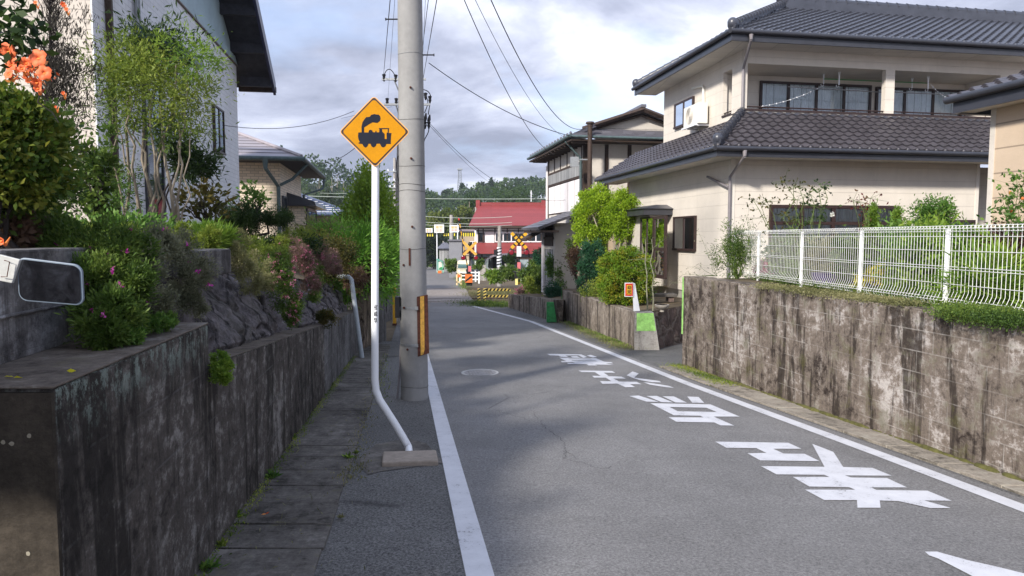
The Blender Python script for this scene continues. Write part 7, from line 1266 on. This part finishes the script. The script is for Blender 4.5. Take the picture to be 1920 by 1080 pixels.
# trailing flowering cushions over the rock bank
def trail(label, pts, wr, mat, n, ll, fl=None, lw=.4, cat='trailing plant', hang=.0, name='trailing_plant', sp=.07):
    """cushion plants: (x, y, depth, radius px) blobs along a hanging line"""
    P, D, T = [], [], []
    for x, y, Y, rp in pts:
        c = at(x, y, Y); r = rp / F * Y; p, d, t_ = clumps(c, (r, r * .7, r), 22, int(n / len(pts)), r * sp * 2.6, .5, lean=.8); P.append(p); D.append(d + [.0, -.1, .1]); T.append(t_)
    P, D, T = map(np.concatenate, (P, D, T)); b = P.mean(0); o = thing(name, label, cat, b, 'plants hanging over the rock bank'); leafmesh('foliage', P, D, ll * RS.uniform(.6, 1.3, len(P)), ll * lw, LM[mat], o, T)
    if fl: m, nf, fs = fl; k = RS.randint(0, len(P), nf); c = P[k] + [.03, -.03, .01]; Pf = np.repeat(c, 6, 0) + RS.normal(size=(nf * 6, 3)) * fs * .25; leafmesh('flower', Pf, RS.normal(size=(nf * 6, 3)) + [.3, -.6, .3], fs, fs * .7, LM[m], o)
    return o
trail('big green creeping plant pouring over the ledge beside the mirror', [(130, 470, 3.5, 48), (190, 480, 3.55, 55), (180, 540, 3.3, 52), (210, 590, 3.15, 50), (240, 540, 3.4, 48), (195, 620, 3.05, 30), (245, 480, 3.7, 45)], 0, 'mid', 30000, .030, ('magenta', 16, .02), .28)
trail('grey-green creeping plant right of the big green one', [(275, 520, 3.7, 45), (285, 575, 3.6, 38), (270, 475, 3.9, 36), (300, 462, 4.1, 30)], 0, 'grey', 11000, .022, ('magenta', 3, .018), .4)
trail('straggly grey trailing plant over the near end of the rock bank', [(350, 485, 4.3, 32), (345, 530, 4.2, 30), (360, 570, 4.2, 22), (330, 465, 4.4, 26), (370, 510, 4.3, 26)], 0, 'grey', 13000, .020, ('magenta', 5, .02), .3)
trail('soft green carpet along the top of the upper left garden', [(60, 462, 4.0, 28), (110, 460, 4.0, 28), (160, 458, 4.1, 28), (220, 455, 4.3, 26), (280, 452, 4.6, 24), (340, 452, 4.8, 22), (390, 452, 5.3, 18)], 0, 'yelgreen', 17000, .030, None, .25)
trail('beige-green cushion behind the grey edging block', [(440, 475, 5.7, 22), (455, 500, 5.8, 22), (470, 530, 6.0, 20), (485, 500, 6.6, 24), (500, 530, 6.4, 16), (445, 455, 5.9, 20)], 0, 'straw', 12000, .022, None, .3)
trail('green trailing plant dotted with pink flowers on the rock bank', [(520, 490, 7.2, 24), (530, 530, 7.0, 26), (545, 565, 7.0, 24), (548, 592, 6.9, 16), (515, 510, 7.0, 18)], 0, 'mid', 12000, .026, ('pinkfl', 130, .022), .4)
trail('pinkish heather-like cushion right of the flowering plant', [(560, 480, 7.8, 20), (572, 500, 7.9, 20), (585, 530, 7.8, 16), (545, 470, 8.0, 20), (610, 490, 9.6, 18)], 0, 'pinkish', 11000, .022, ('pinkfl', 110, .018), .4)
trail('dark green hanging tuft between the pinkish cushions', [(590, 510, 8.8, 14), (592, 535, 8.6, 13), (588, 555, 8.5, 10)], 0, 'mid', 5000, .022, None, .4); trail('pinkish beige cushion at the far top of the rock bank', [(615, 485, 10.2, 18), (628, 500, 10.4, 14), (600, 470, 9.9, 18)], 0, 'pinkish', 6000, .026, None, .4)
trail('yellow-green cushions on the bank top behind the edging block', [(490, 470, 7.6, 22), (520, 465, 7.9, 20), (465, 465, 7.2, 20), (550, 455, 8.6, 22), (580, 450, 9.5, 22)], 0, 'yelgreen', 9000, .03, None, .3)
trail('small fern-like tuft on top of the step between the low left walls', [(612, 598, 8.9, 14), (604, 594, 9.0, 9)], 0, 'olive', 3000, .03, None, .4); trail('bright green stonecrop cushion on the corner where the tall and long left walls meet', [(412, 672, 4.05, 13), (410, 695, 3.98, 15), (418, 706, 3.95, 12), (425, 685, 4.0, 10)], 0, 'bright', 5000, .016, None, .5)
trail('stonecrop rosettes at the foot of the big creeping plant, larger group', [(250, 628, 3.15, 14), (262, 615, 3.3, 10), (236, 630, 3.1, 10)], 0, 'fresh', 3000, .022, None, .3); trail('stonecrop rosettes on the ledge, right of the larger group', [(300, 605, 3.5, 14), (318, 602, 3.6, 12), (285, 612, 3.4, 9)], 0, 'fresh', 2800, .022, None, .3)
trail('striped ribbon-grass clump above the grey edging block', [(395, 448, 5.6, 16), (420, 450, 5.8, 16), (375, 446, 5.6, 14)], 0, 'bright', 2600, .10, None, .09); 
# cloud-pruned yew and nandina
o = thing('yew_tree', 'small cloud-pruned yew with one long flat arm, in front of the brick-sided house', 'tree', at(470, 450, 8.6)); 
for nm, x0, y0, x1, y1 in (('foliage', 420, 385, 470, 425), ('foliage', 470, 397, 546, 420), ('foliage', 428, 412, 480, 455)):
    c, r = box2(x0, y0, x1, y1, 8.6, .22); P, D, T = clumps(c, r, 50, 6500, .03, .55); leafmesh(nm, P, D, .028, .01, LM['dark'], o, T)
mb = MB(); b = at(455, 455, 8.6); mb.tube(wig(b, at(450, 410, 8.6), 4, .05), list(np.linspace(.03, .015, 5)), 6); mb.tube(wig(b, at(535, 410, 8.6), 6, .04), list(np.linspace(.025, .01, 7)), 6); build('trunk', mb, M['barkd'], o, smooth=True)
sh('light nandina with drooping leaf sprays in front of the brick-sided house', 440, 345, 505, 410, 8.9, 'fresh', 380, .07, 26, st=10, dep=.25, shell=.1); sh('low dark shrubs along the garden edge below the yew', 450, 452, 600, 474, 9.4, 'dark', 4200, .05, 60, st=0, dep=.4)
# big many-stemmed shrub
def stemmy(label, Y, canes, crowns, cat='tree', name='tree', canem='barkp'):
    b0 = at(canes[0][0], 430, Y); o = thing(name, label, cat, [b0[0], Y, zgar(b0[0], Y)]); mb = MB()
    for x0, x1, y1, r in canes: p = at(x0, 432, Y + RS.uniform(-.1, .1)); p[2] = zgar(p[0], Y) - .03; mb.tube(wig(p, at(x1, y1, Y + RS.uniform(-.2, .2)), 8, .018), list(np.linspace(r, r * .35, 9)), 7)
    build('trunk', mb, M[canem], o, smooth=True)
    for x0, y0, x1, y1, mat, n, ll, nc in crowns: c, r = box2(x0, y0, x1, y1, Y + RS.uniform(-.15, .2), .45); P, D, T = clumps(c, r, nc, n, np.mean(r) * .22, .15, lean=.6); leafmesh('foliage', P, D + [0, 0, -.1], ll * RS.uniform(.6, 1.3, len(P)), ll * .22, LM[mat], o, T)
    return o
stemmy('large many-stemmed feathery shrub with pale stems in front of the white tiled house', 7.2, [(242, 232, 120, .022), (262, 240, 150, .02), (285, 268, 140, .022), (292, 250, 170, .018), (305, 300, 190, .018), (312, 330, 120, .022), (322, 345, 200, .018), (318, 352, 140, .016), (276, 215, 200, .014), (255, 330, 180, .012), (330, 360, 230, .012), (235, 210, 180, .012), (300, 280, 120, .016)],
    [(178, 60, 300, 190, 'yelgreen', 2600, .06, 26), (215, 80, 330, 220, 'yelgreen', 2300, .06, 22), (180, 130, 260, 270, 'mid', 900, .06, 16), (300, 120, 420, 250, 'yelgreen', 2400, .06, 26), (320, 60, 400, 170, 'bright', 1000, .06, 16), (240, 200, 370, 290, 'mid', 700, .07, 16), (195, 280, 245, 420, 'mid', 800, .06, 16), (185, 340, 240, 430, 'fresh', 800, .06, 16)])
stemmy('dark leafy shrub rising behind the feathery shrub toward the eave', 7.9, [(290, 300, 60, .016), (300, 320, 80, .014), (280, 270, 90, .014), (310, 340, 70, .012)], [(240, 45, 350, 140, 'dark', 1500, .09, 50), (340, 280, 385, 330, 'dark', 1500, .09, 20), (300, 230, 350, 300, 'dark', 500, .09, 14)], 'shrub', 'shrub', 'barkd')
sh('sparse sapling against the white side wall right of the feathery shrub', 330, 335, 425, 425, 7.6, 'olive', 420, .08, 24, st=12, dep=.25, shell=.1); sh('loose light shrub against the cream wall beside the dark downpipe', 155, 235, 205, 425, 6.6, 'mid', 1500, .07, 44, st=12, dep=.2, shell=.1)
# thin dark conifer with wiry twigs
Yd = 5.6; o = thing('conifer', 'thin dark half-bare conifer in front of the cream wall', 'conifer', [at(72, 430, Yd)[0], Yd, 1.6]); mb = MB(); tw = MB(); tr_ = [at(*p, Yd) for p in ((70, 440), (72, 380), (80, 300), (88, 200), (95, 100), (92, -60))]; mb.tube(tr_, [.030, .027, .022, .018, .013, .006], 8)
for i in range(300):
    t_ = RS.rand() ** .9; y = 400 - 420 * t_; k = int(t_ * 4.99); p = tr_[k] + (tr_[k + 1] - tr_[k]) * (t_ * 5 - k if t_ < 1 else 1) * .9; y = p[2]; dirx = RS.choice([-1, 1, 1]) * RS.uniform(.3, 1); L = RS.uniform(.12, .42) * (1 - .35 * t_); q_ = p + np.array([dirx * L * .55, RS.normal() * .1, L]); w_ = wig(p, q_, 4, .05); (mb if i % 9 == 0 else tw).tube(w_, [.0045, .0038, .003, .002, .0012], 4)
    for _ in range(4): b_ = np.array(w_[RS.randint(1, 5)]); tw.tube([b_, b_ + RS.normal(size=3) * .03 + [dirx * .035, 0, .07]], [.0018, .0007], 3)
build('trunk', mb, M['barkd'], o, smooth=True); build('twig', tw, M['barkd'], o); P = []; c, r = box2(80, -30, 160, 330, Yd, .2); P, D, T = clumps(c, r, 150, 3400, .035, .0, lean=.3); leafmesh('foliage', P, D * .5 + [0, 0, .6], .045, .008, LM['twig'], o, T); c, r = box2(110, 330, 150, 400, Yd, .15); P, D, T = clumps(c, r, 20, 700, .03, .2); leafmesh('foliage', P, D, .04, .012, LM['dark'], o, T)
# near shrub and trumpet vine at the left edge
c, r = box2(-70, 165, 92, 385, 3.3, .3); shrub('shrub', 'dense green and reddish leaved shrub at the left edge below the orange flowers', 'shrub', c, r, 'autumn', 150, 13000, .038, .55, .045, 6, (c[0], c[1], 1.6), 'barkd', .015, .55, foliage='foliage')
c, r = box2(-60, 190, 60, 400, 3.45, .28); shrub('shrub', 'darker green shrub behind the reddish one at the left edge', 'shrub', c, r, 'mid', 90, 5500, .052, .55, .05, 4, (c[0], c[1], 1.6), 'barkd', .015, .3)
tv = thing('trumpet_vine', 'trumpet vine with large orange flowers hanging in at the upper left', 'vine', at(30, 250, 3.2)); mb = MB(); Pn = []
for a_, b_ in (((-60, -30), (60, 120)), ((-80, 20), (50, 110)), ((-30, -60), (70, 60)), ((-60, 60), (90, 180)), ((40, 110), (85, 195)), ((30, 120), (110, 230))): w_ = wig(at(*a_, 3.2), at(*b_, 3.15), 6, .03); mb.tube(w_, list(np.linspace(.004, .002, 7)), 5); Pn += w_
build('stem', mb, M['barkd'], tv); Pn = np.array(Pn); Pn = Pn[(Pn[:, 2] > at(0, 110, 3.2)[2])]; k = RS.randint(0, len(Pn), 330); P = Pn[k] + RS.normal(size=(330, 3)) * [.05, .05, .04]; leafmesh('foliage', P, RS.normal(size=(330, 3)) * [.6, .4, .5] + [.2, -.2, -.35], .062, .032, LM['dark'], tv, fold=.4)
pet = []; th_ = MB()
def bloom(x, y, rp, open_=1.):
    c = at(x, y, 3.08 + RS.uniform(-.05, .05)); r = rp / F * 3.1; nrm = unit(np.array([RS.uniform(-.25, .35), -1, RS.uniform(-.3, .4)])); u_ = unit(np.cross(nrm, [0, 0, 1.])); v_ = np.cross(nrm, u_); mb = MB(); N = 30; a0 = RS.uniform(0, 6)
    rings = [(.12, .10), (.25, .02), (.55, -.02), (.85, .0), (1., .03)]; vs = []
    for q, dd in rings:
        for i in range(N): a = a0 + 2 * math.pi * i / N; lob = 1 - .20 * q * abs(math.sin(a * 2.5)) ** 6 + .02 * math.sin(a * 11); p = c + (u_ * math.cos(a) + v_ * math.sin(a)) * r * q * lob * open_ - nrm * r * (dd * 2 + (1 - open_) * (1 - q) * 1.5) - nrm * 0 + nrm * r * .05 * math.sin(a * 5) * q; vs.append(p)
    mb.add(vs, [(j * N + i, j * N + (i + 1) % N, (j + 1) * N + (i + 1) % N, (j + 1) * N + i) for j in range(len(rings) - 1) for i in range(N)]); f = build('flower', mb, FM, tv, smooth=True, uv=False); build('throat', MB().tube([c - nrm * r * .15, c - nrm * r * .6 + [.0, .01, -.02], c - nrm * r * 1.3 + [-.01, .03, .01]], [r * .2, r * .26, r * .08], 10), FT, f, smooth=True)
def flm(n_, c1, c2): t = Nt(n_); v = t.mp(); n = t.noise(v, 40, 4); m = t.fin(t.ramp(n, [(.35, c1), (.65, c2)]), .6); return m
FM = flm('flower_coral', (.70, .10, .035), (.80, .20, .07)); FT = flm('flower_throat', (.75, .28, .05), (.85, .20, .06))
for x, y, rp, op_ in ((14, 96, 16, 1), (20, 120, 15, 1), (70, 108, 17, 1), (82, 136, 14, 1), (48, 118, 12, .9), (15, 138, 11, .9), (68, 155, 12, .8), (70, 165, 10, .7), (118, 174, 6, .6), (104, 200, 4, .6), (0, 452, 12, .7), (118, 8, 6, .8), (66, 4, 5, .8), (124, 17, 5, .8), (40, 128, 9, .8)): bloom(x, y, rp, op_)
P = RS.normal(size=(90, 3)) * [.05, .03, .03] + at(62, 140, 3.14); leafmesh('bud', P, RS.normal(size=(90, 3)) * .5 + [0, -.3, .6], .035, .012, LM['orangefl'], tv)
sh('reddish brown leafy plant at the far left above the mirror', -20, 400, 62, 470, 3.4, 'dry', 1300, .05, 30, st=5, dep=.15); sh('big-leaved green plant beside the reddish one above the mirror', 20, 395, 110, 465, 3.7, 'mid', 1500, .055, 30, st=5, dep=.2)
sh('grassy green shrub in front of the house foundation', 130, 428, 330, 460, 5.4, 'fresh', 7500, .045, 60, st=0, dep=.4, lean=.9)
# weeds along the foot of the left wall
for i, (x, y, s, lb, mt) in enumerate(((388, 1062, 26, 'flat-leaved weed in the gap at the bottom edge of the photo', 'fresh'), (415, 1022, 16, 'small weed just above the bottom-edge weed', 'yelgreen'), (442, 968, 18, 'upright weed between the wall foot and a dark lid', 'bright'), (508, 893, 20, 'weed with pale roots halfway along the wall foot', 'fresh'), (546, 822, 12, 'narrow green weed beyond the halfway weed', 'bright'), (548, 812, 10, 'fern sprig on the lower wall face', 'bright'), (603, 742, 9, 'small weed where the wall turns grey', 'mid'), (655, 858, 12, 'star-shaped weed at the edge of the lids beside the sign base', 'bright'), (668, 850, 8, 'tiny weed touching the sign base patch', 'yelgreen'), (622, 722, 8, 'tiny weed left of the drain pipe foot', 'mid'), (640, 972, 9, 'dry tuft in a lid joint', 'straw'), (700, 650, 7, 'weed beyond the white post', 'mid'))):
    c = G(x, y + s * .3, .015); r = s / F * c[1]; n = 46; P = c + RS.normal(size=(n, 3)) * [r * .25, r * .2, r * .1]; D = np.stack([RS.normal(size=n) * .8, RS.normal(size=n) * .8, RS.uniform(.15, 1.1, n)], 1); leafmesh('weed', P, D, r * RS.uniform(.5, 1.1, n), r * .24, LM[mt], None, label=lb, cat='weed', group='weeds along the left wall')
cover('weeds', 'thin line of green weeds and moss along the joint at the left wall foot', [gz(XW(y) + .03, y, .02) for y in np.linspace(3, 13, 14)], .06, 'yelgreen', 2600, .022, .4, .015); cover('dry_leaves', 'dry stems and bits scattered on the drain lids', [gz(XW(y) + .35, y, .022) for y in (3.2, 5, 8)], .5, 'straw', 130, .045, .12, .002, up=.0)
cover('weeds', 'sparse dry weeds in the asphalt strip', [G(x, y, .01) for x, y in ((650, 905), (668, 870), (690, 760), (712, 690))], .12, 'straw', 700, .03, .3, .01); cover('weeds', 'sparse weeds behind the white post', [G(x, y, .01) for x, y in ((716, 760), (716, 700), (720, 665))], .12, 'yelgreen', 500, .03, .3, .01)
for x, y, lb in ((25, 708, 'pale yellow fallen leaf on the ledge at the far left'), (8, 706, 'second pale fallen leaf cut by the left edge'), (125, 695, 'small yellow leaf on the ledge crack')): p = onz(x, y, ZW1 + .016); leafmesh('fallen_leaf', np.array([p]), np.array([[1, -.3, .05]]), .045, .016, LM['yellowfl'], None, label=lb, cat='leaf')
p = G(490, 973, .03); leafmesh('fallen_leaf', np.array([p, p + [.02, .01, 0]]), np.array([[1, .1, .1], [.6, .5, .2]]), .035, .014, LM['orangefl'], None, label='small orange fallen petal on a drain lid', cat='leaf')

# ------------------------------------------------------------------ light summer haze
t = Nt('haze_air'); t.t.nodes.remove(t.b); vp = t.n('ShaderNodeVolumePrincipled'); vp.inputs['Color'].default_value = (.78, .84, .95, 1); vp.inputs['Density'].default_value = .00035; vp.inputs['Anisotropy'].default_value = .2; t.l(vp.outputs[0], t.o.inputs['Volume'])
build('haze', MB().box(WF, -905, 905, -65, 905, -6.5, 60), t.m, kind='stuff', uv=False, label='thin summer haze', loc=(0, 0, 0)); SC.cycles.volume_bounces = 0
